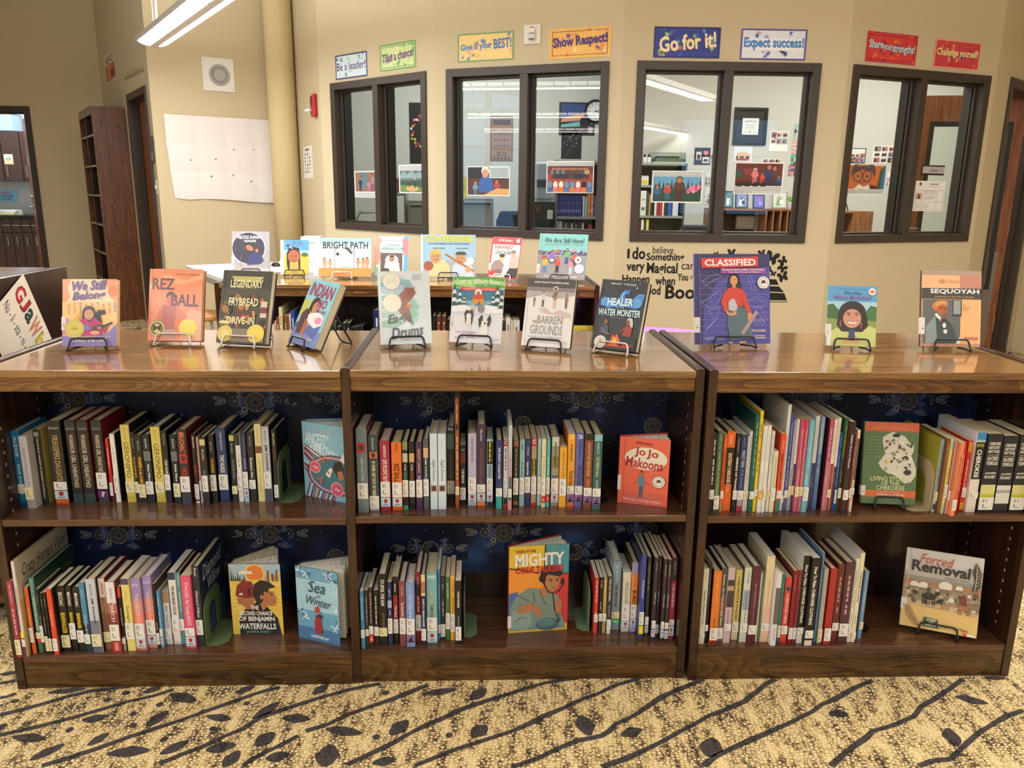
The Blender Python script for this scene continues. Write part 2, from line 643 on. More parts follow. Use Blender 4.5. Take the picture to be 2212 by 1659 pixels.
# ---- floor: looped carpet with branches and leaves woven in
def carpet(name, light, mid, dark):
    m, nt, b = nodes_of(name)
    tc = nt.nodes.new('ShaderNodeTexCoord')
    mp = nt.nodes.new('ShaderNodeMapping')
    mp.inputs['Rotation'].default_value = (0, 0, 0.10)
    mp.inputs['Scale'].default_value = (95, 118, 1)
    link(nt, tc.outputs['Object'], mp.inputs['Vector'])
    v = nt.nodes.new('ShaderNodeTexVoronoi')
    v.feature = 'DISTANCE_TO_EDGE'
    v.inputs['Scale'].default_value = 1.0
    v.inputs['Randomness'].default_value = 0.62
    link(nt, mp.outputs['Vector'], v.inputs['Vector'])
    mp2 = nt.nodes.new('ShaderNodeMapping')      # the looser, darker streaks that run through the weave
    mp2.inputs['Rotation'].default_value = (0, 0, 0.10)
    mp2.inputs['Scale'].default_value = (34, 11, 1)
    link(nt, tc.outputs['Object'], mp2.inputs['Vector'])
    n = nt.nodes.new('ShaderNodeTexNoise')
    n.inputs['Scale'].default_value = 1.0
    n.inputs['Detail'].default_value = 3
    link(nt, mp2.outputs['Vector'], n.inputs['Vector'])
    sc = nt.nodes.new('ShaderNodeMath')
    sc.operation = 'MULTIPLY_ADD'
    sc.inputs[1].default_value = 0.62
    sc.inputs[2].default_value = -0.24
    link(nt, n.outputs['Fac'], sc.inputs[0])
    ad = nt.nodes.new('ShaderNodeMath')
    ad.operation = 'ADD'
    link(nt, v.outputs['Distance'], ad.inputs[0])
    link(nt, sc.outputs[0], ad.inputs[1])
    rp = ramp(nt, [(0.05, dark), (0.15, mid), (0.27, light)])
    link(nt, ad.outputs[0], rp.inputs['Fac'])
    link(nt, rp.outputs['Color'], b.inputs['Base Color'])
    bp = nt.nodes.new('ShaderNodeBump')
    bp.inputs['Strength'].default_value = 0.9
    bp.inputs['Distance'].default_value = 0.004
    link(nt, v.outputs['Distance'], bp.inputs['Height'])
    link(nt, bp.outputs['Normal'], b.inputs['Normal'])
    b.inputs['Roughness'].default_value = 0.95
    return m


CARPET = carpet('carpet_cream_loops', 'e6cf9c', 'b59a68', '40332c')
CARPET_D = carpet('carpet_charcoal_loops', '484143', '38312f', '1e1a1c')
fl = MB()
fl.add([(-6.9, -6.9, 0), (7, -6.9, 0), (7, 10.5, 0), (-6.9, 10.5, 0)], [(0, 1, 2, 3)], CARPET)


def on_floor(px, py):
    p = onz(px, py, 0)
    return Vector((p.x, p.y))


def strip(pts, wd):
    q = []
    for i, p in enumerate(pts):                # rounder branches
        q.append(p)
        if i < len(pts) - 1:
            q.append((p + pts[i + 1]) / 2 + Vector((random.uniform(-.006, .006), random.uniform(-.006, .006))))
    L, R = [], []
    for i, p in enumerate(q):
        d = (q[min(i + 1, len(q) - 1)] - q[max(i - 1, 0)]).normalized()
        n = Vector((-d.y, d.x)) * wd * random.uniform(.8, 1.2) / 2
        L.append((*(p + n), .0012))
        R.append((*(p - n), .0012))
    n = len(q)
    fl.add(R + L, [(i, i + 1, n + i + 1, n + i) for i in range(n - 1)], CARPET_D)


def leaf(c, ax, half, wid):
    n = Vector((-ax.y, ax.x))
    pts = []
    for k in range(16):
        t = 2 * PI * k / 16
        u = math.cos(t)
        wv = math.sin(t) * (1 - 0.35 * abs(u)) * random.uniform(.9, 1.1)
        p = c + ax * half * u + n * wid * wv
        pts.append((p.x, p.y, .0012))
    fl.poly(pts, CARPET_D)


BRANCH = [(0, 72, 65, 60), (0, 135, 70, 118), (0, 210, 200, 158, 400, 105, 600, 80), (0, 297, 340, 215, 560, 150, 750, 100),
          (180, 430, 420, 355, 650, 275, 900, 190, 1100, 120, 1210, 90), (690, 420, 880, 345, 1050, 270, 1150, 210, 1400, 130, 1640, 75),
          (1050, 430, 1150, 370, 1290, 300), (1320, 280, 1500, 210, 1700, 140, 1850, 80),
          (1500, 425, 1700, 330, 1850, 250, 1980, 190, 2212, 115, 2360, 70, 2500, 50), (1790, 430, 1950, 365, 2212, 280, 2350, 215, 2520, 140, 2650, 85, 2770, 48),
          (2212, 435, 2410, 355, 2600, 300, 2660, 250, 2810, 165, 2910, 110, 3040, 55), (2600, 435, 2810, 350, 2940, 280, 3060, 215, 3220, 150, 3270, 110, 3350, 55),
          (3040, 430, 3160, 355, 3310, 290, 3510, 195, 3610, 140, 3770, 60), (3590, 430, 3710, 330, 3770, 280, 3950, 215, 4040, 140, 4160, 55),
          (3970, 430, 4110, 400, 4180, 330, 4290, 250, 4420, 190)]
LEAF = [(790, 135, 120, 22, 15), (680, 225, 115, 20, -35), (408, 225, 110, 18, -8), (125, 310, 140, 18, 5), (205, 370, 170, 16, -25), (425, 315, 110, 15, -30),
        (555, 370, 190, 22, -5), (755, 350, 140, 18, -25), (945, 222, 110, 15, 8), (1150, 190, 140, 16, -32), (1280, 225, 120, 22, 3), (1145, 315, 100, 25, -38),
        (955, 350, 135, 22, -10), (1000, 400, 100, 20, -45), (1200, 390, 110, 20, -10), (1485, 280, 160, 20, 8), (1415, 385, 100, 34, -75), (1725, 265, 100, 24, -40),
        (1900, 110, 150, 15, -8), (2065, 120, 85, 20, -35), (2070, 280, 80, 25, -40), (1660, 410, 110, 16, -10), (660, 100, 90, 14, -20), (1060, 100, 90, 14, -20),
        (1385, 100, 80, 15, -35), (465, 145, 40, 10, -10), (290, 105, 170, 12, -6), (575, 205, 30, 10, 0), (300, 275, 34, 10, 0), (575, 255, 34, 10, -10),
        (690, 165, 32, 10, 0), (545, 115, 34, 9, 0), (920, 270, 36, 10, -20), (710, 315, 34, 10, 0), (1065, 160, 34, 8, -20), (1625, 305, 34, 10, 0), (1940, 297, 32, 10, 0),
        (1665, 115, 34, 10, 0), (2527, 255, 100, 28, 65), (2727, 285, 95, 20, -18), (3072, 350, 85, 32, -75), (3622, 205, 88, 17, 0), (4197, 145, 150, 18, 12),
        (4112, 305, 90, 24, 62), (4300, 50, 90, 10, 0), (10, 260, 50, 12, -20), (65, 150, 40, 8, -5), (40, 30, 90, 10, -8)]
for bl in BRANCH:
    strip([on_floor(bl[i] / 2, 1440 + bl[i + 1] / 2) for i in range(0, len(bl), 2)], 0.0145)
for cx, cy, ln, wd, an in LEAF:
    a = math.radians(an)
    c0 = on_floor(cx / 2, 1440 + cy / 2)
    c1 = on_floor((cx + math.cos(a) * ln / 2) / 2, 1440 + (cy + math.sin(a) * ln / 2) / 2)
    leaf(c0, (c1 - c0).normalized(), (c1 - c0).length, wd * 0.00078 + 0.003)
# the same weave goes on over the rest of the floor
for k in range(46):
    x = -6.5 + k * 0.30
    for y0, y1 in ((-6.5, -0.95), (0.62, 1.75), (2.45, 7.0)):
        y = y0 + random.uniform(0, .2)
        p = [Vector((x + (y - y0) * 1.1, y))]
        while y < y1:
            y += .25
            p.append(Vector((x + (y - y0) * 1.1 + random.uniform(-.05, .05), y)))
            if random.random() < .6:
                an = random.uniform(.2, 1.3)
                leaf(p[-1] + Vector((.1, random.uniform(-.1, .1))), Vector((math.cos(an), math.sin(an))), random.uniform(.03, .06), random.uniform(.015, .025))
        strip(p, 0.0145)
for k in range(30):                            # beside the left end of the shelves
    x, y = random.uniform(-2.6, -1.0), random.uniform(-.1, 1.6)
    leaf(Vector((x, y)), Vector((.8, .6)), .05, .02)
for k in range(7):
    strip([Vector((-3.0 + j * .3, -.6 + k * .3 + j * .17 + random.uniform(-.02, .02))) for j in range(7)], .0145)
tag(fl.build('floor'), kind='structure')
cb = MB()
cb.box(-6.9, -6.9, CEIL, 7, 10.5, CEIL + .1, mat('e9e4d8', 0.8))
tag(cb.build('ceiling'), kind='structure')


# ---- windows in the angled wall
ZB, ZT = 1.009, 2.119
GLASS = glass_mat('window_glass')


WIN = [(1, W_1, *[W_1.at(721, 335)[0], W_1.at(923.5, 330)[0]]), (2, W_2, W_2.at(965.6, 325)[0], W_2.at(1309.5, 326)[0]),
       (3, W_3, W_3.at(1368.2, 328)[0], W_3.at(1755.7, 332)[0]), (4, W_4, W_4.at(1823, 333)[0], W_4.at(2113.6, 344)[0])]


def build_window(n, w, s0, s1):
    t = thing('window_%d' % n, None, None, w.pt(s0, ZB), (0, 0, w.ang), kind='structure')
    W, H = s1 - s0, ZT - ZB
    fw, mw = .052, .058
    b = MB()
    y0, y1 = -.014, TH + .014
    b.box(0, y0, 0, fw, y1, H, FRAME_M)
    b.box(W - fw, y0, 0, W, y1, H, FRAME_M)
    b.box(fw, y0, 0, W - fw, y1, fw, FRAME_M)
    b.box(fw, y0, H - fw, W - fw, y1, H, FRAME_M)
    b.box(W / 2 - mw / 2, y0, fw, W / 2 + mw / 2, y1, H - fw, FRAME_M)
    for a, c in ((fw, W / 2 - mw / 2), (W / 2 + mw / 2, W - fw)):     # glazing stops
        for q0, q1 in ((.045, .062), (.07, .09)):
            b.box(a, q0, fw, a + .016, q1, H - fw, FRAME_M)
            b.box(c - .016, q0, fw, c, q1, H - fw, FRAME_M)
            b.box(a + .016, q0, fw, c - .016, q1, fw + .016, FRAME_M)
            b.box(a + .016, q0, H - fw - .016, c - .016, q1, H - fw, FRAME_M)
    b.build('window_frame', t, bevel=.002)
    for a, c in ((fw, W / 2 - mw / 2), (W / 2 + mw / 2, W - fw)):
        g = MB()
        g.poly([(a, .066, fw), (c, .066, fw), (c, .066, H - fw), (a, .066, H - fw)], GLASS)
        g.build('window_pane', t)
    return t


WN = {}
for n, w, s0, s1 in WIN:
    WN[n] = build_window(n, w, s0, s1)
wall('wall_window_far_left', W_1, [(WIN[0][2], WIN[0][3], ZB, ZT)])
wall('wall_window_centre_left', W_2, [(WIN[1][2], WIN[1][3], ZB, ZT)])
wall('wall_window_centre_right', W_3, [(WIN[2][2], WIN[2][3], ZB, ZT)])
wall('wall_window_far_right', W_4, [(WIN[3][2], WIN[3][3], ZB, ZT)])
wall('wall_column_side', W_COL)
wall('wall_paper_side', W_PAPER)
D2 = (W_DOOR.at(281, 210)[0], W_DOOR.at(308, 195)[0])
wall('wall_door_side', W_DOOR, [(W_DOOR.len - 1.02, W_DOOR.len - .16, 0, 2.13)])
LD1 = W_LEFT.at(66, 300)[0]
wall('wall_left', W_LEFT, [(LD1 - 1.02, LD1, 0, 2.13)])
R5 = W_5.at(2166, 300)[0]
wall('wall_right_angled', W_5, [(R5, R5 + .93, 0, 2.12)])
for nm, a, b2 in (('wall_right_return', P_R, (6.6, 3.4)), ('wall_right', (6.6, 3.4), (6.6, -6.6))):
    wall(nm, Wall(a, b2))
W_FAR = Wall((-6.6, -6.6), (-6.6, 7.37))
FW = [(3.3, 5.0, .5, 3.1), (7.4, 9.0, .5, 3.1)]
wall('wall_left_far', W_FAR, FW)
W_REAR = Wall((6.6, -6.6), (-6.6, -6.6))
RW = [(1.2, 3.0, .9, 2.7), (9.0, 10.8, .9, 2.7)]
wall('wall_rear', W_REAR, RW)
for i, (ww, (s0, s1, z0, z1)) in enumerate([(W_REAR, q) for q in RW] + [(W_FAR, q) for q in FW]):
    t = thing('window_%d' % (5 + i), None, None, ww.pt(s0, z0), (0, 0, ww.ang), kind='structure')
    b = MB()
    W, H = s1 - s0, z1 - z0
    for q in ((0, 0, .05, H), (W - .05, 0, W, H), (.05, 0, W - .05, .05), (.05, H - .05, W - .05, H), (W / 2 - .03, .05, W / 2 + .03, H - .05), (.05, H * .6, W - .05, H * .6 + .04)):
        b.box(q[0], -.01, q[1], q[2], .1, q[3], FRAME_M)
    b.build('window_frame', t)

# round column
cm = MB()
cc = ony(611, 260, 5.63)
cm.lathe([(.122, 0), (.122, CEIL)], paint_mat('column_paint', 'd3bf93'), 48)
tag(cm.build('column', loc=(cc.x, 5.63, 0), smooth=True), kind='structure')
for p in bpy.data.objects['column'].data.polygons:
    if len(p.vertices) > 4: p.use_smooth = False


# ---- doors
def door_frame(b, w, s0, s1, zt, m=FRAME_M):
    f = .05
    for a, c in ((s0 - f, s0 + .012), (s1 - .012, s1 + f)):
        b.box(a, -.014, 0, c, TH + .014, zt + f, m)
    b.box(s0 + .012, -.014, zt - .012, s1 - .012, TH + .014, zt + f, m)
    b.box(s0 + .012, .05, 0, s0 + .028, .075, zt - .012, m)
    b.box(s1 - .028, .05, 0, s1 - .012, .075, zt - .012, m)
    b.box(s0 + .028, .05, zt - .028, s1 - .028, .075, zt - .012, m)


STEEL = mat('b9b9b6', 0.28, 1.0)


def door_leaf(t, W, H, lite=(.16, .86, .30, 1.85), lever=.06, kick=False, lever_side=-1, th=.044):
    """Leaf in the x-z plane from the hinge at x=0 to x=W; front faces -y."""
    b = MB()
    x0, z0, x1, z1 = lite[0], lite[1], lite[0] + lite[2], lite[3]
    b.box(0, 0, .008, x0, th, H, WOOD_D)
    b.box(x1, 0, .008, W, th, H, WOOD_D)
    b.box(x0, 0, .008, x1, th, z0, WOOD_D)
    b.box(x0, 0, z1, x1, th, H, WOOD_D)
    leaf_ = b.build('door_leaf', t)
    f = MB()
    k = .035
    for q in ((x0 - k, z0 - k, x0, z1 + k), (x1, z0 - k, x1 + k, z1 + k), (x0, z0 - k, x1, z0), (x0, z1, x1, z1 + k)):
        f.box(q[0], -.008, q[1], q[2], th + .008, q[3], mat('1d1b1a', 0.4))
    f.build('lite_frame', t)
    g = MB()
    g.poly([(x0, th / 2, z0), (x1, th / 2, z0), (x1, th / 2, z1), (x0, th / 2, z1)], GLASS)
    g.build('lite_pane', t)
    h = MB()
    for s, y in ((-1, -.0), (1, th)):
        hx = W - lever
        T0 = h.T
        h.T = Matrix.Translation((hx, y, 1.06)) @ Matrix.Rotation(PI / 2 * (1 if s < 0 else -1), 4, 'X')
        h.lathe([(.034, 0), (.034, .008), (.026, .012), (.012, .014), (.012, .045)], STEEL, 20)
        h.T = T0
        h.tube([(hx, y + s * .045, 1.06), (hx - .03, y + s * .05, 1.06), (hx - .115, y + s * .05, 1.057)], .011, STEEL)
        h.T = Matrix.Translation((hx, y, 1.18)) @ Matrix.Rotation(PI / 2 * (1 if s < 0 else -1), 4, 'X')
        h.lathe([(.027, 0), (.027, .01), (.014, .012)], STEEL, 18)
        h.T = T0
    h.build('door_handle', t, smooth=False)
    if kick:
        q = MB()
        q.box(.05, -.003, .02, W - .1, 0, .87, mat('8f8580', 0.35, 0.9))
        q.build('kick_plate', t)
    e = MB()
    for z in (.28, 1.06, 1.86):
        e.box(-.004, .004, z - .06, 0, th - .004, z + .06, STEEL)
        e.tube([(-.006, -.006, z - .06), (-.006, -.006, z + .06)], .008, STEEL)
    e.build('hinge', t)
    return leaf_


t = thing('door_1', None, None, W_LEFT.pt(0, 0), (0, 0, W_LEFT.ang), kind='structure')
b = MB()
door_frame(b, W_LEFT, LD1 - 1.0, LD1 - .02, 2.11)
b.build('door_frame', t, bevel=.002)
lf = thing('door_swing', None, None, (LD1 - .02, TH + .02, 0), (0, 0, math.radians(123)), kind='structure')
lf.parent = t
door_leaf(lf, .93, 2.09, lite=(.22, .92, .24, 1.80))
# door 2: recessed, shut
t = thing('door_2', None, None, W_DOOR.pt(0, 0), (0, 0, W_DOOR.ang), kind='structure')
b = MB()
door_frame(b, W_DOOR, W_DOOR.len - 1.0, W_DOOR.len - .18, 2.11)
b.build('door_frame', t, bevel=.002)
lf = thing('door_swing', None, None, (W_DOOR.len - .985, .08, 0), (0, 0, 0), kind='structure')
lf.parent = t
door_leaf(lf, .79, 2.09, lite=(.5, .9, .16, 1.8))
# door 3: folded open into the office beside the last window
t = thing('door_3', None, None, W_5.pt(0, 0), (0, 0, W_5.ang), kind='structure')
b = MB()
door_frame(b, W_5, R5 + .02, R5 + .91, 2.10)
b.build('door_frame', t, bevel=.002)
hp = Vector((4.685, 4.555, 0))
lv = Vector((3.80, 4.72, 0))
dd = (lv - hp)
lf = thing('door_leaf_open', None, None, hp, (0, 0, math.atan2(dd.y, dd.x)), kind='structure')
lf.name = 'door_4'
door_leaf(lf, .9, 2.105, lite=(.12, .60, .56, 1.87), kick=False)
kp = MB()
kp.box(.05, .044, .02, .86, .047, .88, mat('8f8580', 0.35, 0.9))
kp.build('kick_plate', lf)

# ---- the offices behind the glass
OY = 7.15
part_a, part_b = (1.24, 3.47), (1.72, OY)


def thin_wall(name, a, c, m=OFFICE_M, top=3.2):
    w = Wall(a, c)
    q = MB()
    q.box(0, 0, 0, w.len, .08, top, m)
    return tag(q.build(name, loc=w.a, rot=(0, 0, w.ang)), kind='structure')


thin_wall('wall_office_left', (-1.32, 5.9), (-1.32, OY))
thin_wall('wall_office_rear', (-1.4, OY), (6.3, OY))
thin_wall('wall_office_partition', part_a, part_b)
thin_wall('wall_office_right', (6.1, OY), (6.1, 3.75))
W_OFF = Wall((-1.4, OY), (6.3, OY))
cb = MB()
cb.prism([(-1.45, 5.95), (-.86, 4.92), (.09, 3.99), (1.26, 3.455), (2.61, 3.42), (3.80, 3.83), (4.95, 4.87), (6.1, 3.95), (6.2, OY), (-1.4, OY)], 3.2, 3.26, mat('d9d7d0', 0.8))
tag(cb.build('ceiling_office'), kind='structure')
# room behind the open door on the far side
W_KIT = Wall((-6.6, 9.6), (-3.0, 9.6))
thin_wall('wall_side_office_rear', (-6.6, 9.6), (-3.6, 9.6), paint_mat('side_office_paint', 'c3c8cc'))
thin_wall('wall_side_office_right', (-3.7, 9.6), (-3.7, 7.5), paint_mat('side_office_paint_b', 'c3c8cc'))
thin_wall('wall_side_office_left', (-6.6, 7.5), (-6.6, 9.6), OFFICE_M)
cb = MB()
cb.box(-6.7, 7.52, 3.1, -3.6, 9.7, 3.16, mat('d9d7d0', 0.8))
tag(cb.build('ceiling_side_office'), kind='structure')


# ================================================================== furniture
TW = .0225                                     # thickness of the upright panels
HT, ZTOP, ZRAIL = .8878, .881, .8255           # panel top, shelf top surface, underside of the top rail
ZM, ZBASE, DEPTH, SPAN = .4885, .0985, .5849, .8725


def pin_holes(b, x, s, D):
    m = mat('b8a58c', 0.5)
    for y in (.055, D / 2 - .06, D / 2 + .06, D - .055):
        for k in range(22):
            z = .14 + k * .032
            if z < ZRAIL - .02:
                b.add([(x, y - .003, z - .004), (x, y + .003, z - .004), (x, y + .003, z + .004), (x, y - .003, z + .004)],
                      [(0, 1, 2, 3) if s > 0 else (3, 2, 1, 0)], m)


def panel(t, x0, D=DEPTH, H=HT, inner=(1, -1)):
    b = MB()
    b.prism_y([(x0, 0), (x0 + TW, 0), (x0 + TW, H - .004), (x0 + TW - .004, H), (x0 + .004, H), (x0, H - .004)], 0, D, WOOD_Z)
    if 1 in inner: pin_holes(b, x0 + TW + .0004, 1, D)
    if -1 in inner: pin_holes(b, x0 - .0004, -1, D)
    return b.build('side_panel', t, bevel=.0012)


def low_bookcase(label, org, yaw, x0, lp, rp, group='low oak bookcases'):
    """Double-faced bookcase; x0 is the inner face of its first panel, in its own axes."""
    t = thing('bookcase', label, 'bookcase', org, (0, 0, yaw), group)
    x1, D = x0 + SPAN, DEPTH
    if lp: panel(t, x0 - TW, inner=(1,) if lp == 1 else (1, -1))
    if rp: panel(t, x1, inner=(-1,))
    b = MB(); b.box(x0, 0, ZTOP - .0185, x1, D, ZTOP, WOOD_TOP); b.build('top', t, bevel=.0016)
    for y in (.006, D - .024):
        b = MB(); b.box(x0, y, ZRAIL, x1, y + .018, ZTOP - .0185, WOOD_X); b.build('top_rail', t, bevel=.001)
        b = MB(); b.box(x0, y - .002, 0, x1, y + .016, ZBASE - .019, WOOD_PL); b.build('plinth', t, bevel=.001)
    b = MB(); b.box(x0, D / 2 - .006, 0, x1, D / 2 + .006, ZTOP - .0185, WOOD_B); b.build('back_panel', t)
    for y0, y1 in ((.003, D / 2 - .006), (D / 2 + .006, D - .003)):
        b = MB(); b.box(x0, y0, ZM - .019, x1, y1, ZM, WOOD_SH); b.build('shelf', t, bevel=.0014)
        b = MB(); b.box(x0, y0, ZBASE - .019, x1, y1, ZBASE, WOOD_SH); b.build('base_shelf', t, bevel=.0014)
    return t


H2 = TW / 2
CASE = {'A': ((-H2, -.0085, 0), 0.0, -SPAN), 'B': ((0, 0, 0), 0.0, H2), 'C': ((.90625 + .0082, -.0105, 0), 0.0, TW)}
low_bookcase('low oak bookcase with worn top rail, holding the book with orange basketball cover', *CASE['A'], 1, 0)
low_bookcase('low oak bookcase in the middle of the front row, joined to its worn-railed neighbour', *CASE['B'], 2, 1)
low_bookcase('low oak bookcase standing apart behind a dark gap, topped by the purple hardback', *CASE['C'], 1, 1)
BY = 1.818
low_bookcase('low oak bookcase of the second row, nearer the white table', (-H2, BY, 0), 0, -SPAN, 1, 0)
low_bookcase('low oak bookcase of the second row, below the turquoise book', (0, BY, 0), 0, H2, 2, 1)

# taller case end with the hand-lettered sign
EX = -1.022
t = thing('bookcase', 'taller dark bookcase end carrying the hand-lettered white sign', 'bookcase', (EX, .29, 0))
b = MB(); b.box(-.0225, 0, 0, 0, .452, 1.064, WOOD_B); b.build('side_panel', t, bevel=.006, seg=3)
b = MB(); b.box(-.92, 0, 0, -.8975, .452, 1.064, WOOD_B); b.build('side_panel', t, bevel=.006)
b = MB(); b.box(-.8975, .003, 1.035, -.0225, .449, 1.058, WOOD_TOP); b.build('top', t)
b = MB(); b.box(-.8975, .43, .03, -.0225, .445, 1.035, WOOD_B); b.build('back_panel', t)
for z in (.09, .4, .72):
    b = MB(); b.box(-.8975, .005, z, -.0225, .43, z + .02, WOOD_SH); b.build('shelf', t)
b = MB()
for q in ((.13, .885, .16, .005), (.235, .9, .25, .01)):
    b.poly([(.0006, q[0], q[1]), (.0006, q[2], q[1] + .004), (.0006, q[2] - .004, q[1] + .012), (.0006, q[0] - .002, q[1] + .006)], mat('b79a80', 0.7))
b.build('scuff', t)


def sgn(px, py):
    p = onplane(px, py, (EX + .004, 0, 0), Vector((1, 0, 0)))
    return Vector((EX + .004, p.y, p.z))


c1, c2, c3 = sgn(50, 591), sgn(118, 746), sgn(-2, 629)
uu = (c2 - c1)
SV = uu.length                                 # the stretch of its edge that shows
uu.normalize()
vv = Vector((1, 0, 0)).cross(uu)
if (c3 - c1).dot(vv) > 0: vv = -vv
SL, SW = SV * 1.12, .24
org = c1 - vv * SW                              # lower left corner of the sheet, read along uu
b = MB()
sa = []
for s, c, x0, y0, x1, y1 in [('G', 'c2304a', 6, 68, 19, 90), ('J', 'b02838', 21, 68, 30, 90), ('a', '2c4a44', 33, 68, 43, 86), ('W', 'e08a78', 46, 66, 60, 90), ('h', 'd8c832', 64, 68, 74, 88)]:
    sa += [('t', '3a2a2a', x0 - .8, y0 - 1.2, x1 + .8, y1 + 1.2, s, 'b'), ('t', c, x0, y0, x1, y1, s, 'b')]
sa += [('t', '4a4648', 5, 40, 78, 54, 'Nu - li - sta - ni - do - !', '')]
b.add([tuple(org), tuple(org + uu * SL), tuple(org + uu * SL + vv * SW), tuple(org + vv * SW)], [(0, 1, 2, 3)], mat('efe8da', 0.7))
b.art(sa, org, uu, vv, SL, SW, mf=lambda h: mat(h, 0.7))
tag(b.build('paper_sign'), 'white sheet with hand-drawn colourful letters taped on the dark case end', 'sign')

# tall dark bookcase against the far wall
bk = W_DOOR
cb0 = Vector((-3.343, 6.09, 0))
ax = (W_DOOR.a - W_DOOR.b).normalized()        # along its front, away from the camera
dp = Vector((ax.y, -ax.x, 0))                  # from its front to the wall
if dp.x < 0: dp = -dp
ang = math.atan2(ax.y, ax.x)
t = thing('tall_bookcase', 'tall dark empty bookcase of cubbyholes against the far door wall', 'bookcase', cb0, (0, 0, ang))
TWD, TD, THH = .92, .30, 2.06                  # width along local x, depth along local -y
WOOD_T = wood('oak_tall_side', '4a2912', '66391b', '7d4c27', 'z', cathedral=True, rough=.4, coat=.2, seed=9.0)
for x in (0, TWD - .022):
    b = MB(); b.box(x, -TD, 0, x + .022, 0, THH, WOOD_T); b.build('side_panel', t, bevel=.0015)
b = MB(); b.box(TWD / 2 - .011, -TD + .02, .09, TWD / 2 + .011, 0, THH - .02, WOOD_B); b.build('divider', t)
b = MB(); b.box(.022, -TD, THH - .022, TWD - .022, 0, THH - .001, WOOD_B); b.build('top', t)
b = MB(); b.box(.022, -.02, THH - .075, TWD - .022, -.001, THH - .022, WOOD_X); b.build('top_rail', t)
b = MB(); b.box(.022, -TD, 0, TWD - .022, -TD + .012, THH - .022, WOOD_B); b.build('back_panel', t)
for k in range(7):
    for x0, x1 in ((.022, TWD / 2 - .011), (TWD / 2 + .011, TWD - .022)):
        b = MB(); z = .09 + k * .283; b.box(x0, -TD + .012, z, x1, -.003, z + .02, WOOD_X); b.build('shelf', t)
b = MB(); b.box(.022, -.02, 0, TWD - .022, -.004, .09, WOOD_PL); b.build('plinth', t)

# white table at the back with its odds and ends
tz = .75
q0, q1, q2 = onz(400, 573, tz), onz(482, 602, tz), onz(612, 562.5, tz)
ux = (q1 - q0).normalized(); 
uy = Vector((-ux.y, ux.x, 0))
TWL, TDL = 1.62, .98
t = thing('work_table', 'white work table with light grey legs behind the second row of shelves', 'table', (q0.x, q0.y, 0), (0, 0, math.atan2(ux.y, ux.x)))
LG = mat('b4b6ba', 0.45)
b = MB(); b.box(0, 0, tz - .03, TWL, TDL, tz, mat('dcdcdc', 0.35)); b.build('tabletop', t, bevel=.004)
b = MB()
for q in ((.04, .05, TWL - .04, .075), (.04, TDL - .075, TWL - .04, TDL - .05), (.04, .075, .065, TDL - .075), (TWL - .065, .075, TWL - .04, TDL - .075)):
    b.box(q[0], q[1], tz - .09, q[2], q[3], tz - .03, LG)
b.build('apron', t)
for x in (.03, TWL - .08):
    for y in (.03, TDL - .08):
        b = MB(); b.box(x, y, 0, x + .05, y + .05, tz - .03, LG); b.build('leg', t, bevel=.003)
p = onz(596, 575, tz)
b = MB(); b.ball((0, 0, .0), .032, .055, .03, BLACK_M, 14)
for i in range(len(b.v)): b.v[i] = (b.v[i][0], b.v[i][1], max(0.0, b.v[i][2]))
tag(b.build('computer_mouse', loc=(p.x, p.y, tz + .001), rot=(0, 0, .6), smooth=True), 'small black computer mouse lying on the white table', 'mouse')
p = onz(674, 603, tz)
b = MB(); b.box(-.06, 0, 0, .06, .12, .27, mat('c9ccd4', 0.4))
b.art([('p', 'eef0f4', [50, 52, 80, 44, 20, 44]), ('p', 'eef0f4', [50, 22, 80, 32, 20, 32]), ('r', '9aa0ac', 0, 40, 100, 41.5), ('r', '9aa0ac', 0, 84, 100, 86)], (-.06, 0, 0), (1, 0, 0), (0, 0, 1), .12, .27)
tag(b.build('storage_box', loc=(p.x, p.y, tz + .001)), 'narrow pale grey box with white arrow marks standing on the white table', 'box')
# wooden stool glimpsed beneath the table edge
p = onz(450, 690, .46)
t = thing('stool', 'small wooden-seated stool with pale legs beside the white table', 'stool', (p.x - .12, p.y + .25, 0))
b = MB(); b.lathe([(.17, .43), (.18, .44), (.18, .46), (.17, .465)], mat('b98a52', 0.45), 28); b.build('seat', t)
for k in range(4):
    a = PI / 4 + k * PI / 2
    b = MB(); b.tube([(.11 * math.cos(a), .11 * math.sin(a), .43), (.16 * math.cos(a), .16 * math.sin(a), 0)], .013, LG); b.build('leg', t)

# purple table beyond the shelves
t = thing('activity_table', 'low purple-topped table behind the gap between front bookcases', 'table', (.765, 1.238, 0), (0, 0, -.366))
PUR = mat('b87ae0', 0.4)
b = MB(); b.box(0, 0, .67, .95, .62, .70, PUR); b.build('tabletop', t, bevel=.006)
for x in (.05, .86):
    for y in (.05, .53):
        b = MB(); b.tube([(x + .02, y + .02, 0), (x + .02, y + .02, .67)], .017, LG); b.build('leg', t)


# ---- pendant lights (the one over the second row shows, the rest light the room)
LENS = mat('fffaf0', 0.4, emit=13.0)
LAMP_M = mat('c9c6c4', 0.4)


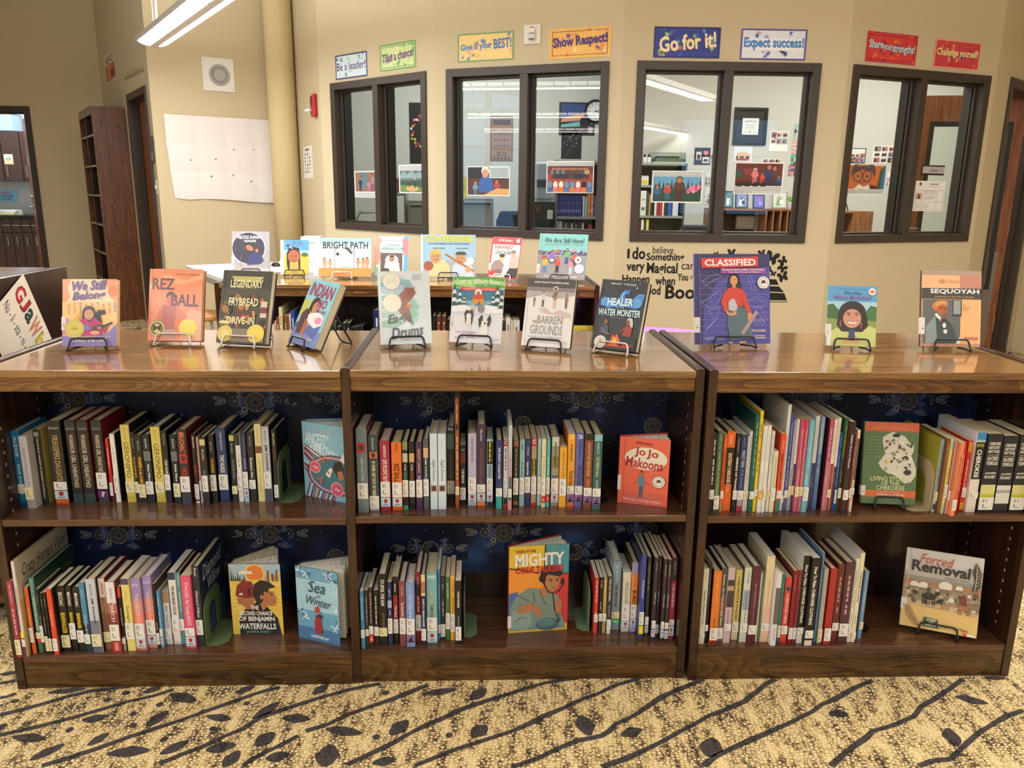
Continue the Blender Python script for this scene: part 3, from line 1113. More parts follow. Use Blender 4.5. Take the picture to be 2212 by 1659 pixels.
def pendant(loc, L, ang, label):
    t = thing('pendant_lamp', label, 'ceiling lamp', (loc[0], loc[1], LAMP_Z), (0, 0, ang), 'pendant lamps of the reading room')
    n = 14
    W2 = .125
    prof = [(-W2, .045)] + [(-W2 * math.cos(PI * k / n), .045 - .055 * math.sin(PI * k / n)) for k in range(1, n)] + [(W2, .045), (.05, .075), (-.05, .075)]
    b = MB()
    m = len(prof)
    vs = [(0, y, z) for y, z in prof] + [(L, y, z) for y, z in prof]
    b.add(vs, [(i, (i + 1) % m, m + (i + 1) % m, m + i) for i in range(m)] + [tuple(reversed(range(m))), tuple(range(m, 2 * m))], LAMP_M)
    b.build('housing', t)
    nseg = 5 if 'speaker' in label else int(L / .17)   # the others have fine louvres
    b = MB()
    for k in range(nseg):
        x0, x1 = .05 + k * (L - .07) / nseg, .05 + (k + 1) * (L - .07) / nseg - (.035 if nseg < 8 else .012)
        for a0, a1 in ((.17, .43), (.60, .83)):
            ring = [(-W2 * math.cos(PI * (a0 + (a1 - a0) * j / 5)) * 1.01, .045 - .0575 * math.sin(PI * (a0 + (a1 - a0) * j / 5)))for j in range(6)]
            b.add([(x0, y, z) for y, z in ring] + [(x1, y, z) for y, z in ring], [(j, j + 1, 7 + j, 6 + j) for j in range(5)], LENS)
    b.build('diffuser', t)
    for x in (.12, L - .12):
        b = MB(); b.tube([(x, 0, .07), (x, 0, CEIL - LAMP_Z)], .0035, mat('d8d6d2', 0.3, 0.6)); b.build('suspension_cable', t)
    b = MB(); b.tube([(.13, .02, .07), (.11, .03, .3), (.05, .04, .6), (.02, .05, CEIL - LAMP_Z)], .008, mat('e8e6e0', 0.4)); b.build('power_cord', t)
    return t


LAB = ['curved grey pendant lamp hanging above the tan wall with the round speaker'] + ['curved grey pendant lamp hanging over the reading room out of view'] * 7
for (x, y, L, a_), lb in zip(LAMPS, LAB):
    pendant((x, y), L, a_, lb)


# ================================================================== books
def frame(origin, u, v):
    """Axes of something that faces the viewer: x = u, z = v, y away from the face."""
    u, v = Vector(u).normalized(), Vector(v).normalized()
    y = v.cross(u)
    return Matrix(((u.x, y.x, v.x, origin[0]), (u.y, y.y, v.y, origin[1]), (u.z, y.z, v.z, origin[2]), (0, 0, 0, 1)))


def case_book(parent, w, h, t, bg, art, hard=True, back=None, pages=0, sticker=None, lift=.00012):
    """A shut book facing -y, spine along x = 0."""
    m, mb_ = print_mat(bg), print_mat(back or bg)
    c = .0026 if hard else .0006
    k = .003 if hard else .0004
    b = MB()
    b.box(0, 0, 0, w, c, h, m)
    b.box(0, t - c, 0, w, t, h, mb_)
    b.prism([(0, c), (c, c), (c, t - c), (0, t - c), (-.0014, t - c * 2), (-.0014, c * 2)], 0, h, mb_)
    b.art(art, (0, 0, 0), (1, 0, 0), (0, 0, 1), w, h, lift)
    if hard:
        b.art([('r', '000000' if sum(lin(bg)) < .25 else bg, 5.0, 0, 6.0, 100)], (0, -.0001, 0), (1, 0, 0), (0, 0, 1), w, h, .00002)
    b.build('cover', parent)
    p = MB()
    p.T = Matrix.Rotation(0, 4, 'Z')
    p.box(c + .0004, c + .0002, k, w - k, t - c - .0002, h - k, PAGES[pages])
    p.build('page_block', parent)
    if sticker:
        z0, z1 = sticker
        s = MB()
        s.box(-.0018, -.0008, h * z0, w * .062, -.0002, h * z1, WHITE_M)
        s.box(-.0022, -.0004, h * z0, -.0016, t * .9, h * z1, WHITE_M)
        s.art([('r', '6a6a6a', 30, 30, 80, 36), ('r', '8a8a8a', 30, 46, 70, 50)], (-.0018, -.0008, h * z0), (1, 0, 0), (0, 0, 1), w * .062 + .0018, h * (z1 - z0))
        s.build('spine_label', parent)


def on_easel(label, BL, BR, TL, TR, t, bg, art, easel, lean=16, ez=ZTOP, hard=True, back=None, pages=0, sticker=None, group=None, esel_label=None, ew=.047):
    z0 = ez + .0125
    p0, p1 = onz(*BL, z0), onz(*BR, z0)
    u = (p1 - p0)
    u.z = 0
    u.normalize()
    n = Vector((u.y, -u.x, 0))
    L = math.radians(lean)
    v = -n * math.sin(L) + Vector((0, 0, math.cos(L)))
    N = u.cross(v)
    a, c = onplane(*TL, p0, N) - p0, onplane(*TR, p0, N) - p0
    w = ((p1 - p0).dot(u) + (c - a).dot(u)) / 2
    s = (a.dot(u) + 0) / 2
    h = (a.dot(v) + c.dot(v)) / 2
    o = p0 + u * s
    bk = thing('display_book', label, 'book', group=group)
    bk.matrix_world = frame(o, u, v)
    case_book(bk, w, h, t, bg, art, hard, back, pages, sticker)
    # the wire easel
    mw = BLACK_M if easel == 'k' else mat('d9d2ce', 0.3, 0.55)
    e = thing('book_easel', esel_label or ('%s wire easel under the %s' % ('black' if easel == 'k' else 'silver', label)), 'book easel', group='wire book easels')
    mid = o + u * (w / 2)
    e.matrix_world = frame((mid.x, mid.y, ez), u, (0, 0, 1))
    r, tn = .0026, math.tan(L)
    yb = lambda z: t / math.cos(L) + (z - .0125) * tn + .0035
    ht = min(.13, h * .62)
    q = .028
    a2 = ew
    path = [(-q, yb(ht), ht), (-q, yb(.02), .018), (-q, yb(.02) - .004, .0105 - .003), (-a2 + .004, -.004, .0075), (-a2 - .003, -.016, .0032), (-a2 - .004, -.021, .0034),
            (-a2 - .003, -.0125, .013), (-a2, -.0075 , .027), (-a2 + .004, -.0055, .0335), (-a2 + .009, -.005, .035)]
    path = path + [(-x, y, z) for x, y, z in reversed(path)]
    b = MB()
    b.tube(path, r, mw, 8)
    b.tube([(-q, yb(ht), ht), (q, yb(ht), ht)], r, mw, 8)
    b.build('wire_support', e, smooth=True)
    b = MB()
    b.tube([(-q + .004, yb(ht * .9) + .005, ht * .9), (-q - .002, yb(ht * .9) + .062, .006), (-q + .004, yb(ht * .9) + .066, .0025), (q - .004, yb(ht * .9) + .066, .0025), (q + .002, yb(ht * .9) + .062, .006), (q - .004, yb(ht * .9) + .005, ht * .9)], r, mw, 8)
    b.build('rear_leg', e, smooth=True)
    return bk


def open_book(label, BL, BR, TL, z, t, bg, art, ang=32, xmax=None, back=None, inner=0, spine=None, sticker=None, w2=None, group='books propped open on the shelves', TR=None):
    """A hardback standing half open: front board towards the viewer, page block and back board swung away behind it."""
    p0, p1 = onz(*BL, z), onz(*BR, z)
    u = p1 - p0
    w = u.length
    u.normalize()
    n = Vector((u.y, -u.x, 0))
    h = onplane(*TL, p0, n).z - z
    if TR: h = (h + onplane(*TR, p0, n).z - z) / 2
    bk = thing('display_book', label, 'book', group=group)
    bk.matrix_world = frame(p0, u, (0, 0, 1))
    c = .0026
    W2 = w2 or w
    if xmax is not None:                       # keep both boards clear of the panel beside them
        w = min(w, (xmax - p0.x) / u.x - .001)
        bd = Vector((u.x * math.cos(math.radians(ang)) - u.y * math.sin(math.radians(ang)), 0))
        W2 = min(W2, (xmax - p0.x) / bd.x - .004)
    m, m2 = print_mat(bg), print_mat(back or bg)
    b = MB()
    b.box(0, 0, 0, w, c, h, m)
    b.art(art, (0, 0, 0), (1, 0, 0), (0, 0, 1), w, h)
    sp = t * 1.1
    b.box(-.002, c * .5, 0, .0006, sp, h, m2)
    if spine:
        b.art(spine, (-.002, sp, 0), (0, -1, 0), (0, 0, 1), sp - c * .5, h)
    a = math.radians(ang)
    T0 = b.T
    b.T = Matrix.Translation((0, sp, 0)) @ Matrix.Rotation(a, 4, 'Z')
    b.box(0, -c, 0, W2, 0, h, m2)
    b.T = T0
    b.build('cover', bk)
    p = MB()
    d, nrm = Vector((math.cos(a), math.sin(a))), Vector((math.sin(a), -math.cos(a)))
    B0 = Vector((0, sp))
    g = lambda s, o: tuple(B0 + d * s + nrm * o)
    p.prism([(.0014, c + .0003), (.006, c + .0006), g(W2 * .5, t * 1.02), g(W2 - .004, t), g(W2 - .004, c + .0005), g(.003, c + .0005)], .003, h - .004, PAGES[inner])
    p.build('page_block', bk)
    for k, f in enumerate((.35, .6)):
        s = MB()
        aa = a * f
        e = Vector((math.cos(aa), math.sin(aa))) * (W2 - .006)
        s.prism([(.004, .0055), (.0045 + e.x, .0048 + e.y), (.0045 + e.x, .0055 + e.y), (.004, .0062)], .004, h - .005, PAGES[1])
        s.build('loose_leaf', bk)
    if sticker:
        s = MB()
        s.box(-.0026, -.0006, h * sticker[0], w * .045, -.0002, h * sticker[1], WHITE_M)
        s.build('spine_label', bk)
    return bk


# ---- shelved books: measured spines, row by row
LABELS = {'w': 'e9e6e1', 'y': 'e6ddb0', 'b': 'c3d2e2', 'h': '8a6a9c', 'r': 'd83a2a', 'o': 'f0a040', 'u': '5b2a7a', 'g': '4cc070', 'k': 'e8d820'}


def spine_label(parent, spec, t, h):
    s = MB()
    for item in spec.split():
        k = item[0]
        z0, z1 = [float(q) / 100 for q in item[1:].split(':')]
        m = mat(LABELS[k], 0.5)
        hw = t * .47
        s.box(-hw, -.0026, h * z0, hw, -.0018, h * z1, m)
        O, wd, hh = (-hw, -.0026, h * z0), 2 * hw, h * (z1 - z0)
        if k in 'wy':
            a = [('r', '5a5854', 22, 40, 30, 78), ('r', '6a6864', 22, 32, 58, 36), ('r', '8a8884', 24, 22, 66, 26)]
            if hh > .035: a = [('r', '9a9894', 22, 60, 34, 88), ('r', 'aaa8a4', 44, 62, 54, 86)] + [('r', '5a5854', 24, 24, 32, 46), ('r', '6a6864', 24, 18, 62, 22)]
        elif k == 'b':
            a = [('e', 'b02a30', 50, 66, 20, 20), ('p', 'b02a30', [31, 60, 69, 60, 54, 36, 46, 36]), ('r', '4a4c50', 22, 16, 78, 24)]
        elif k == 'h':
            a = [('p', '151018', [10, 8, 90, 8, 90, 26, 10, 26]), ('p', '151018', [30, 26, 60, 26, 62, 60, 78, 82, 60, 80, 44, 56, 34, 54])]
        elif k == 'u':
            a = [('t', 'f4e8a0', 30, 15, 70, 85, '?', 'b')]
        else:
            a = [('r', 'f4f0e8', 20, 30, 80, 40), ('r', 'f4f0e8', 28, 55, 72, 63)]
        s.art(a, O, (1, 0, 0), (0, 0, 1), wd, hh, .00008)
    s.build('spine_label', parent)


def shelved(parent, t, h, d, bg, art, hard, side, label, pages=0, front=None):
    """A shut book standing on its tail, spine towards -y and centred on x = 0."""
    m = print_mat(bg)
    ms = print_mat(side or bg)
    c = min(.0024, t * .2) if hard else min(.0005, t * .1)
    k = .003 if hard else .0003
    x0, x1 = -t / 2, t / 2
    b = MB()
    r = min(.0018, t * .22)
    b.prism([(x0, r), (x0 + r * .4, r * .25), (x0 + r, 0), (x1 - r, 0), (x1 - r * .4, r * .25), (x1, r), (x1, r + .0012), (x0, r + .0012)], 0, h, m)
    b.box(x0, r + .0012, 0, x0 + c, d, h, ms)
    b.box(x1 - c, r + .0012, 0, x1, d, h, ms)
    # cap of the back strip so no gap shows from above
    b.art(art, (x0 + r * .6, 0, 0), (1, 0, 0), (0, 0, 1), t - r * 1.2, h, .0001)
    if front:                                  # what is printed on the board that faces along the shelf
        b.art(front, (x1, r + .0012, 0), (0, 1, 0), (0, 0, 1), d - r - .0012, h)
    b.build('cover', parent)
    p = MB()
    p.box(x0 + c + .0002, r + .0014, k, x1 - c - .0002, d - k, h - k, PAGES[pages])
    p.build('page_block', parent)
    if label: spine_label(parent, label, t, h)


FRONT = {'vision': [('r', 'cdc0a4', 0, 0, 100, 100), ('p', 'c8a860', [0, 60, 40, 52, 70, 40, 100, 46, 100, 0, 0, 0]), ('p', '6a4436', [4, 0, 8, 34, 30, 46, 44, 66, 52, 58, 60, 68, 66, 48, 84, 30, 90, 0]), ('t', '1c1a18', 10, 76, 96, 92, "Crazy Horse's Vision", 'i'), ('r', '8a8070', 12, 70, 80, 71.5)],
         'willow': [('r', '22324e', 0, 0, 100, 100), ('p', '3c5a78', [0, 0, 100, 0, 100, 30, 60, 38, 20, 28, 0, 34]), ('t', 'dfe4e8', 12, 76, 92, 94, 'Diamond', 'i'), ('t', 'dfe4e8', 30, 58, 84, 74, 'Willow', 'i')],
         'warrior': [('t', '9a5048', 20, 78, 86, 82, 'ANGELINE BOULLEY', ''), ('e', '7a2a24', 50, 40, 30, 26)],
         'arrow': [('t', 'a8a048', 16, 74, 92, 84, 'JOSEPH BRUCHAC', ''), ('e', '2c5a48', 50, 34, 30, 24)],
         'wind': [('r', '8a8a2c', 20, 86 - 2, 90, 85)] + [('r', '6a6a24', 14, 78 - k * 4, 88, 78.9 - k * 4) for k in range(14)] + [('r', 'd4d8dc', 40, 66, 82, 82), ('r', '2a2a2c', 50, 69, 66, 76)],
         'cherhist': [('r', 'e0e2e0', 26, 62, 74, 76), ('r', '2a2c2c', 36, 65, 64, 70)], 'oval': [('e', '4a443c', 46, 66, 9, 4)],
         'origin': [('e', 'f0a060', 50, 50, 30, 30), ('r', 'f4c8a0', 20, 80, 80, 82)]}
ORD = ['', 'first', 'second', 'third', 'fourth', 'fifth', 'sixth', 'seventh', 'eighth', 'ninth', 'tenth', 'eleventh', 'twelfth', 'thirteenth', 'fourteenth', 'fifteenth',
       'sixteenth', 'seventeenth', 'eighteenth', 'nineteenth', 'twentieth', 'twenty-first', 'twenty-second', 'twenty-third', 'twenty-fourth', 'twenty-fifth', 'twenty-sixth',
       'twenty-seventh', 'twenty-eighth', 'twenty-ninth', 'thirtieth', 'thirty-first', 'thirty-second', 'thirty-third', 'thirty-fourth']
NAMED = {'black': '151414', 'charcoal': '3a3c3e', 'white': 'e8e6e2', 'grey': '8a8c8e', 'pale-grey': 'c0c0c4', 'cream': 'e6dcc0', 'yellow': 'e6d060', 'gold': 'c0a050', 'orange': 'e87830',
         'red': 'c02830', 'dark-red': '7a1c24', 'maroon': '581c2c', 'brown': '6e4028', 'dark-brown': '3a241c', 'tan': 'b09068', 'pink': 'e87090', 'mauve': 'b08a9a', 'purple': '503060',
         'lavender': 'b8b0cc', 'navy': '222c54', 'blue': '3868b0', 'light-blue': '88b4d4', 'slate-blue': '6880a0', 'teal': '3a8088', 'pale-teal': '96c0c4', 'green': '3c7048',
         'dark-green': '1c4038', 'olive': '8a8838', 'salmon': 'e09080', 'periwinkle': '6a70b4'}


def colour_name(h):
    a = [c ** .45 for c in lin(h)]
    return min(NAMED, key=lambda n: sum((p - q ** .45) ** 2 for p, q in zip(a, lin(NAMED[n]))))


def parse_art(bands, texts):
    a = []
    for q in bands.split():
        z0, z1, c = q.split(':')
        a.append(('r', c, 0, float(z0), 100, float(z1)))
    for q in texts.split('|'):
        if not q.strip():
            continue
        f = q.split('~')
        s, zt, zb, c = f[0].strip(), float(f[1]), float(f[2]), f[3].strip()
        fl = f[4].strip() if len(f) > 4 else 'b'
        if s.startswith('='):                  # too small to read in the photograph
            rs, z = random.Random(len(a) * 7 + int(zt * 10)), zt
            while z > zb + 1.5:
                q = min(rs.uniform(3, 9), z - zb)
                a.append(('r', c, 38, z - q, 62, z))
                z -= q + 1.6
        elif fl == 'x':                          # a small picture on the spine
            a.append(('r', c, 10, zb, 90, zt))
            a.append(('e', '3a2a24', 50, (zb + zt) / 2, 22, 28))
        elif fl == 'n':                        # not turned
            a.append(('t', c, 12, zb, 88, zt, s, 'b'))
        else:
            wdt = float(f[5]) if len(f) > 5 else 46
            a.append(('t', c, 50 - wdt / 2, zb, 50 + wdt / 2, zt, s, 'd' + fl))
    return a


def row(data, cx, cy, sc, z, case, where, start=1, total=None, order='from the left', d_over=None, prev_end=None, kx=.66):
    P = lambda x, y: (cx + x / sc, cy + y / sc)
    recs = []
    for ln in data.strip('\n').split('\n'):
        f = [q.strip() for q in ln.split(';')]
        tl, tr, ty, bl, by = [float(q) for q in f[0].split()]
        flags = f[5].split() if len(f) > 5 else []
        yb = onz(*P(bl, by), z).y
        yb = min(max(yb, -.012), .11)
        a, b_, c = ony(*P(tl, ty), yb), ony(*P(tr, ty), yb), ony(*P(bl, by), yb)
        recs.append(dict(x0=c.x, xt=a.x, t=b_.x - a.x, h=a.z - z, y=yb, f=f, flags=flags))
    leans = sorted(r['xt'] - r['x0'] for r in recs)
    med = leans[len(leans) // 2]
    lo = prev_end if prev_end is not None else -99
    for r in recs:
        r['X'] = (r['x0'] + r['xt']) / 2
    out = []
    for i, r in enumerate(recs):
        x0 = max(r['X'], lo + .0006)
        t = r['t']
        if i + 1 < len(recs):
            t = min(t, max(recs[i + 1]['X'] - x0 - .0006, .0045))
        t = max(t, .0045)
        lo = x0 + t
        f = r['f']
        hard = 'p' not in r['flags']
        side = next((q[1:] for q in r['flags'] if q[0] == 's'), None)
        pg = next((int(q[1:]) for q in r['flags'] if q[0] == 'g'), random.choice((0, 0, 1)))
        kk = next((float(q[1:]) for q in r['flags'] if q[0] == 'k'), kx)
        d = min(r['h'] * kk, .262 - max(r['y'], 0))
        n = start + i
        tx = [q.split('~')[3].strip() for q in f[3].split('|') if q.strip()]
        size = 'slim ' if t < .0105 else ('thick ' if t > .0255 else '')
        wt = (' with %s lettering' % colour_name(tx[0])) if tx else ''
        lab = '%s%s %s%s, %s %s on %s' % (size, colour_name(f[1]), 'hardback' if hard else 'paperback', wt, ORD[n], order, where)
        if len(lab.split()) > 16: lab = lab.replace(size, '', 1)
        bk = thing('shelf_book', lab, 'book', (x0 + t / 2, r['y'], z + .0003), (0, 0, 0), 'spine-out books on ' + where)
        shelved(bk, t, r['h'], d, f[1], parse_art(f[2], f[3]), hard, side, f[4], pg, next((FRONT[q[1:]] for q in r['flags'] if q[0] == 'f'), None))
        out.append((x0, t, r['y'], r['h'], d))
    return lo, out


# row data: top-left x, top-right x, top y, bottom-left x, bottom y; cover; bands; lettering; labels; flags
A1 = '''
113 205 505 250 1403; 1f76a8; 0:6:174f7a; ALEXIE~93~66~e8f0f4~m|WAR DANCES~57~16~e8f0f4~m~40; w18:30;
213 322 568 330 1430; c6c0c4; 0:14:a29c98; RESERVATION BLUES~84~32~7a747c~ ~34; y13:30; p
388 470 490 500 1378; 1a1715; ; BIRD~97~91~b0b4b4~n|THE SECOND CHANCE OF BENJAMIN WATERFALLS~90~8~e6dcc0~b~30; ; sb9a858
533 700 385 680 1370; 1d1b1a; 0:6:d8602c 5:7:e8a040; BOULLEY~93~90~b0a898~n|FIREKEEPERS DAUGHTER~83~24~c8a870~m~44; w17:27 b6:16; s151515
755 885 375 880 1345; 1f1a1a; 0:11:2c4440 88:97:26302e; BOULLEY~91~88.5~8a8280~n|WARRIOR GIRL UNEARTHED~83~18~d8ccb4~m~44; ; s6a1a1c
890 1030 375 1020 1355; 1f1a1a; 0:11:2c4440 88:97:26302e; BOULLEY~91~88.5~8a8280~n|WARRIOR GIRL UNEARTHED~83~18~d8ccb4~m~44; ; s7a1c1c fwarrior
1075 1205 375 1180 1345; 1f1a1a; 0:11:2c4440 88:97:26302e; BOULLEY~91~88.5~8a8280~n|WARRIOR GIRL UNEARTHED~83~36~d8ccb4~m~44; w17:37 u6:15; s7a1c1c fwarrior
1250 1288 600 1330 1335; c8202e; 0:11:141414; =S~86~56~f0d0d0~m~40; w11:32; p
1292 1352 540 1395 1348; e8e6e2; ; Joseph Bruchac~80~55~8a8a90~ ~34; w14:40; p s2a2420
1420 1540 430 1525 1320; dcc968; 0:9:c8b450; BRUCHAC~96~81~b09a48~ ~30|GERONIMO~78~32~4a4020~ ~58; y13:28; s14120e
1540 1592 520 1635 1330; 161414; ; BRUCHAC~91~77~a8a8a4~m~34|WHISPER~66~34~d8a020~b~50; y14:30; s141212
1595 1682 550 1675 1360; 161414; ; BRUCHAC~91~77~a8a8a4~m~30|WHISPER in the DARK~68~28~e8b020~b~50; y8:28; s141212
1690 1782 550 1760 1360; 0d1c20; 62:76:6a7070; BRUCHAC~94~80~d0d4d4~m~30|Night Wings~58~32~e8ece8~bi~44; w13:32; s0e1a1c
1790 1905 455 1870 1355; dcc968; 0:9:c8b450; BRUCHAC~96~81~b09a48~ ~30|GERONIMO~78~32~4a4020~ ~58; y13:28; s14120e
1915 1985 500 1990 1360; 191817; 0:15:20222a; BRUCHAC~95~80~9a9a96~m~34|CODE TALKER~60~40~e0dcd0~b~52; w18:40; s141414
2020 2105 550 2085 1370; 0d1c20; 62:76:6a7070; BRUCHAC~94~80~d0d4d4~m~30|Night Wings~58~32~e8ece8~bi~44; y10:30; s0e1a1c
'''
A1b = '''
10 130 485 65 1380; 2c2828; 0:14:3a3c44; BRUCHAC~96~70~e07a48~b~56|WOLF~50~36~c83030~b~56|x~68~55~b02c2c~x; w17:38; s7a2028
185 240 540 225 1365; 171515; 0:3:e4e0dc 5:8:e4e0dc; BRUCHAC~96~80~e0dcd8~b~40|THE WAY~56~40~c82c30~b~50; w8:28; s1c1a1a
248 276 580 288 1360; d8a8a0; 0:16:c8c8c8 ; CHILDREN of the LONGHOUSE~92~34~a83440~m~44; w19:34; p
278 352 580 330 1385; 242526; 88:97:d0c890; Bruchac~82~66~d0d0cc~m~40|THE ARROW~52~36~88b0b0~m~40; w20:44; s1a1a1a
380 457 555 420 1360; 181616; ; BRUCHAC~90~76~b0b0ac~m~36|WHISPER~66~44~e0a818~b~52; w18:42; s141212
472 588 470 525 1350; 2a3d68; 0:3:22304e; JOSEPH BRUCHAC~95~70~d0d4dc~m~30|TWO ROADS~64~40~e6e2dc~b~52; w17:38; s243a60
632 698 540 675 1335; 1b1b1f; 90:98:c8c060; Bruchac~86~72~c0b898~m~34|THE WINTER PEOPLE~64~34~a09888~m~40; y12:24; s161616
705 768 545 745 1330; e2e0de; 84:100:26242a; =S~70~52~9a9aa0~m~30; w17:42; s26242a
772 835 520 812 1325; 25304e; 0:4:b8d8e0; JOSEPH BRUCHAC~94~66~8890b0~m~34|pathfinder~64~46~d0d8e8~mi~44; w20:44 b5:19; s222a44
842 922 515 885 1325; 262423; ; BRUCHAC~94~80~7a98a0~m~36|Skeleton Man~64~34~e0dcd4~b~40; w19:32; s1e1c1a
930 1012 420 980 1300; e0d39a; 63:72:7a4a30; BRUCHAC~94~75~b8a868~m~32|SACAJAWEA~56~26~a89858~m~40|and~24~14~a89858~m~30; ; sd0c28a
1020 1110 450 1060 1300; b4b6bc; 0:18:4a5260 40:96:c0c2c8; BRUCHAC~94~80~34363c~m~28|JIM THORPE~76~42~17181c~b~48; w18:40; s2a2826
1142 1196 490 1170 1300; 1c1a19; ; BRUCHAC~95~78~c8d090~b~36|THE ICE~74~60~b04a38~m~40; w6:24; s1a1a1a
'''
B1 = '''
102 243 505 135 1555; 70828a; 0:8:667880 ; Apple in the Middle~66~38~d8dee0~i~34|x~84~72~b82c30~x; w17:36; s6a2028
262 390 585 278 1530; 33494d; 0:3:c0c4c4; Gansworth~97~81~c8ccc8~m~24|IF I EVER GET OUT OF HERE~66~20~e8e0b8~b~36|x~78~70~e07048~x; w3:20; s3a4448
412 540 655 415 1530; a52440; ; GANSWORTH~94~76~e8d8d8~b~30|GIVE ME SOME TRUTH~74~40~ecdcd4~b~50; w20:42 b6:19; s8a2030
555 685 675 565 1530; e8742c; 0:4:c8561c; GRAVES~99~87~5a2818~m~26|REZ BALL~69~42~4a2018~b~56; w20:42 b7:19; s1c1614
688 762 665 700 1515; 171616; 88:100:8a9458 70:83:cfc8b4 0:6:3aa088; HOBBS~67~57~e0e0dc~m~34|BEAR~55~42~3a9880~b~60; w19:44; s141414
775 850 665 780 1515; 171616; 70:83:d8a868; HOBBS~67~57~e0e0dc~m~34|BEARS~55~44~9a5038~b~50; w19:43; s141414
865 947 670 865 1520; 472a58; ; GHOST CANOE~90~55~d0a060~b~44|WILL~51~44~d8d4e0~m~50; w19:45; s2a1a34
958 1028 635 955 1520; 55575b; 74:88:d8b090 45:74:1c1c1e; HOBBS~73~64~e8e8e4~b~38|KOKOPELLI~62~44~a8d8e8~b~44; w20:44; s2a2a2c
1040 1135 565 1040 1515; d3e2ee; ; HOPSON~93~81~b8c4d0~m~22|Eagle Drums~66~38~2a2c30~mi~50|x~32~24~8a5040~x; ; sd8e4ec
1142 1250 565 1142 1515; d3e2ee; ; HOPSON~93~81~b8c4d0~m~22|Eagle Drums~66~38~2a2c30~mi~50|x~32~24~8a5040~x; ; sd8e4ec
1262 1358 475 1250 1410; 1d2024; 70:90:5a7680; Reese~99~95~c0c4c8~n|=H~62~30~5a5450~m~40; w10:28; s1a1c20
1370 1420 125 1345 1490; a2552c; 0:100:a2552c; =L~95~80~e0b890~m~44|=H~66~26~f0d8b8~m~44|x~77~72~1c1816~x; y12:20; p s6a6858
1430 1505 710 1405 1450; 181515; 70:86:7a2a20; LIPSYTE~94~90~9a9a9a~n|THE BRAVE~60~36~f0ece4~b~52; w8:29; p
1528 1637 560 1508 1470; bcb5cf; ; =C~93~62~8a84a0~ ~24; w18:40 b5:18; s c0b8d0
1645 1757 450 1618 1470; 43304e; 0:16:f08048; Martinez~94~80~e8e0ec~m~26|RUNNING WITH CHANGING WOMAN~70~26~9a5a58~m~30; w17:27 b6:16; s2a2030
1762 1842 635 1745 1470; 93c8cc; 63:97:1c1a14 0:6:2a3234; =K~96~67~d8d020~m~40|INDIAN~61~43~98305a~b~60; w18:42 b7:18; s8cc0c4
1870 1952 650 1870 1510; 27326f; 0:19:3aa8a0; THE GHOST COLLECTOR~90~44~f0f0f0~b~34; w19:31; s1c2450
1955 2022 645 1970 1495; e6e2de; 91:100:b8282c 0:5:c83030 5:15:2a2a2c; C~99~93~f0e8e0~n|=L~88~56~2a2824~m~40; w20:44; pp p
2018 2064 460 2036 1528; c6d0d4; 0:12:e08890 12:40:5a5660 40:62:c8b0c8; =B~97~72~a8b4b8~m~36|DREAMCATCHER~70~40~8a4a5a~m~44; w16:26; p
2084 2152 650 2090 1485; 2a211d; 91:100:a0623c 3:9:a0623c; No Time to Say Goodbye~88~44~e0d8cc~mi~40; w19:44; p
'''
B1b = '''
113 175 605 130 1405; 94bcc0; ; =N~93~82~4a7a80~m~30|=B~66~44~3a6a72~m~40; w19:44; p
182 252 600 190 1395; 333a6c; ; CYRUS~89~76~d8dce8~m~34|Island of the~66~46~e0e4f0~bi~40; w20:44; p
260 322 590 268 1400; b09a78; 88:100:c83030 0:5:b83030 46:70:3a3428; C~98~92~f0e8e0~n|=I~70~46~d8d020~m~44; w18:44; p
332 378 600 340 1395; a8c8d0; ; BRUCHAC~93~80~6a9098~m~30|=o~78~44~6a9098~m~30; w18:44; p
385 435 600 390 1415; e6ddb4; 0:6:e8dca8 ; JOSEPH~93~82~a09060~m~34|=o~76~44~a09060~m~30; w18:42 r7:17; p
440 484 600 445 1405; 5ab4b8; 0:5:5cc8d0; JOSEPH~93~82~b8e8e8~m~34|=t~74~46~c8f0f0~m~30; w19:44 r8:18; p
500 592 575 502 1400; 9a9684; 87:100:c8ccc8 55:72:8a7a50 18:45:5a6e70; APPLE IN THE MIDDLE~93~58~34362c~b~30; w18:41 b6:17; s8a8a80
600 685 700 600 1415; ecae3a; ; THE LIGHT IN THE FOREST~93~48~5a4014~m~34; w20:48; p
697 787 540 690 1405; f0a93c; 0:5:f07040; 2~99~93~f4dca0~n|ROBERTSON~86~63~4a3010~b~26|THE GREAT BEAR~50~29~3a2018~b~56; w18:29 h6:17; p se88030
795 897 525 782 1410; 6468b0; ; 3~97~92~e0e0f0~n|ROBERTSON~88~64~34346c~b~26|THE STONE CHILD~57~28~2a2a50~b~56; w17:29 h7:17; p s5458a0
910 1017 540 880 1435; 8a4432; 92:100:1a1818; ROBERTSON~89~74~e0b8a0~m~34|THE MISEWA SAGA~73~44~e0c880~m~44|PORTAL~40~30~d8b0a0~m~30; w18:29 h8:18; s201c1a
1020 1122 545 985 1445; 2f6462; 91:100:8ac0d4; ROBERTSON~89~74~c8d8c8~m~34|THE MISEWA SAGA~71~44~d8d8a0~m~44|SLEEPING~40~29~c0d0c0~m~30; w18:29 h7:17; s1c2a2c
'''
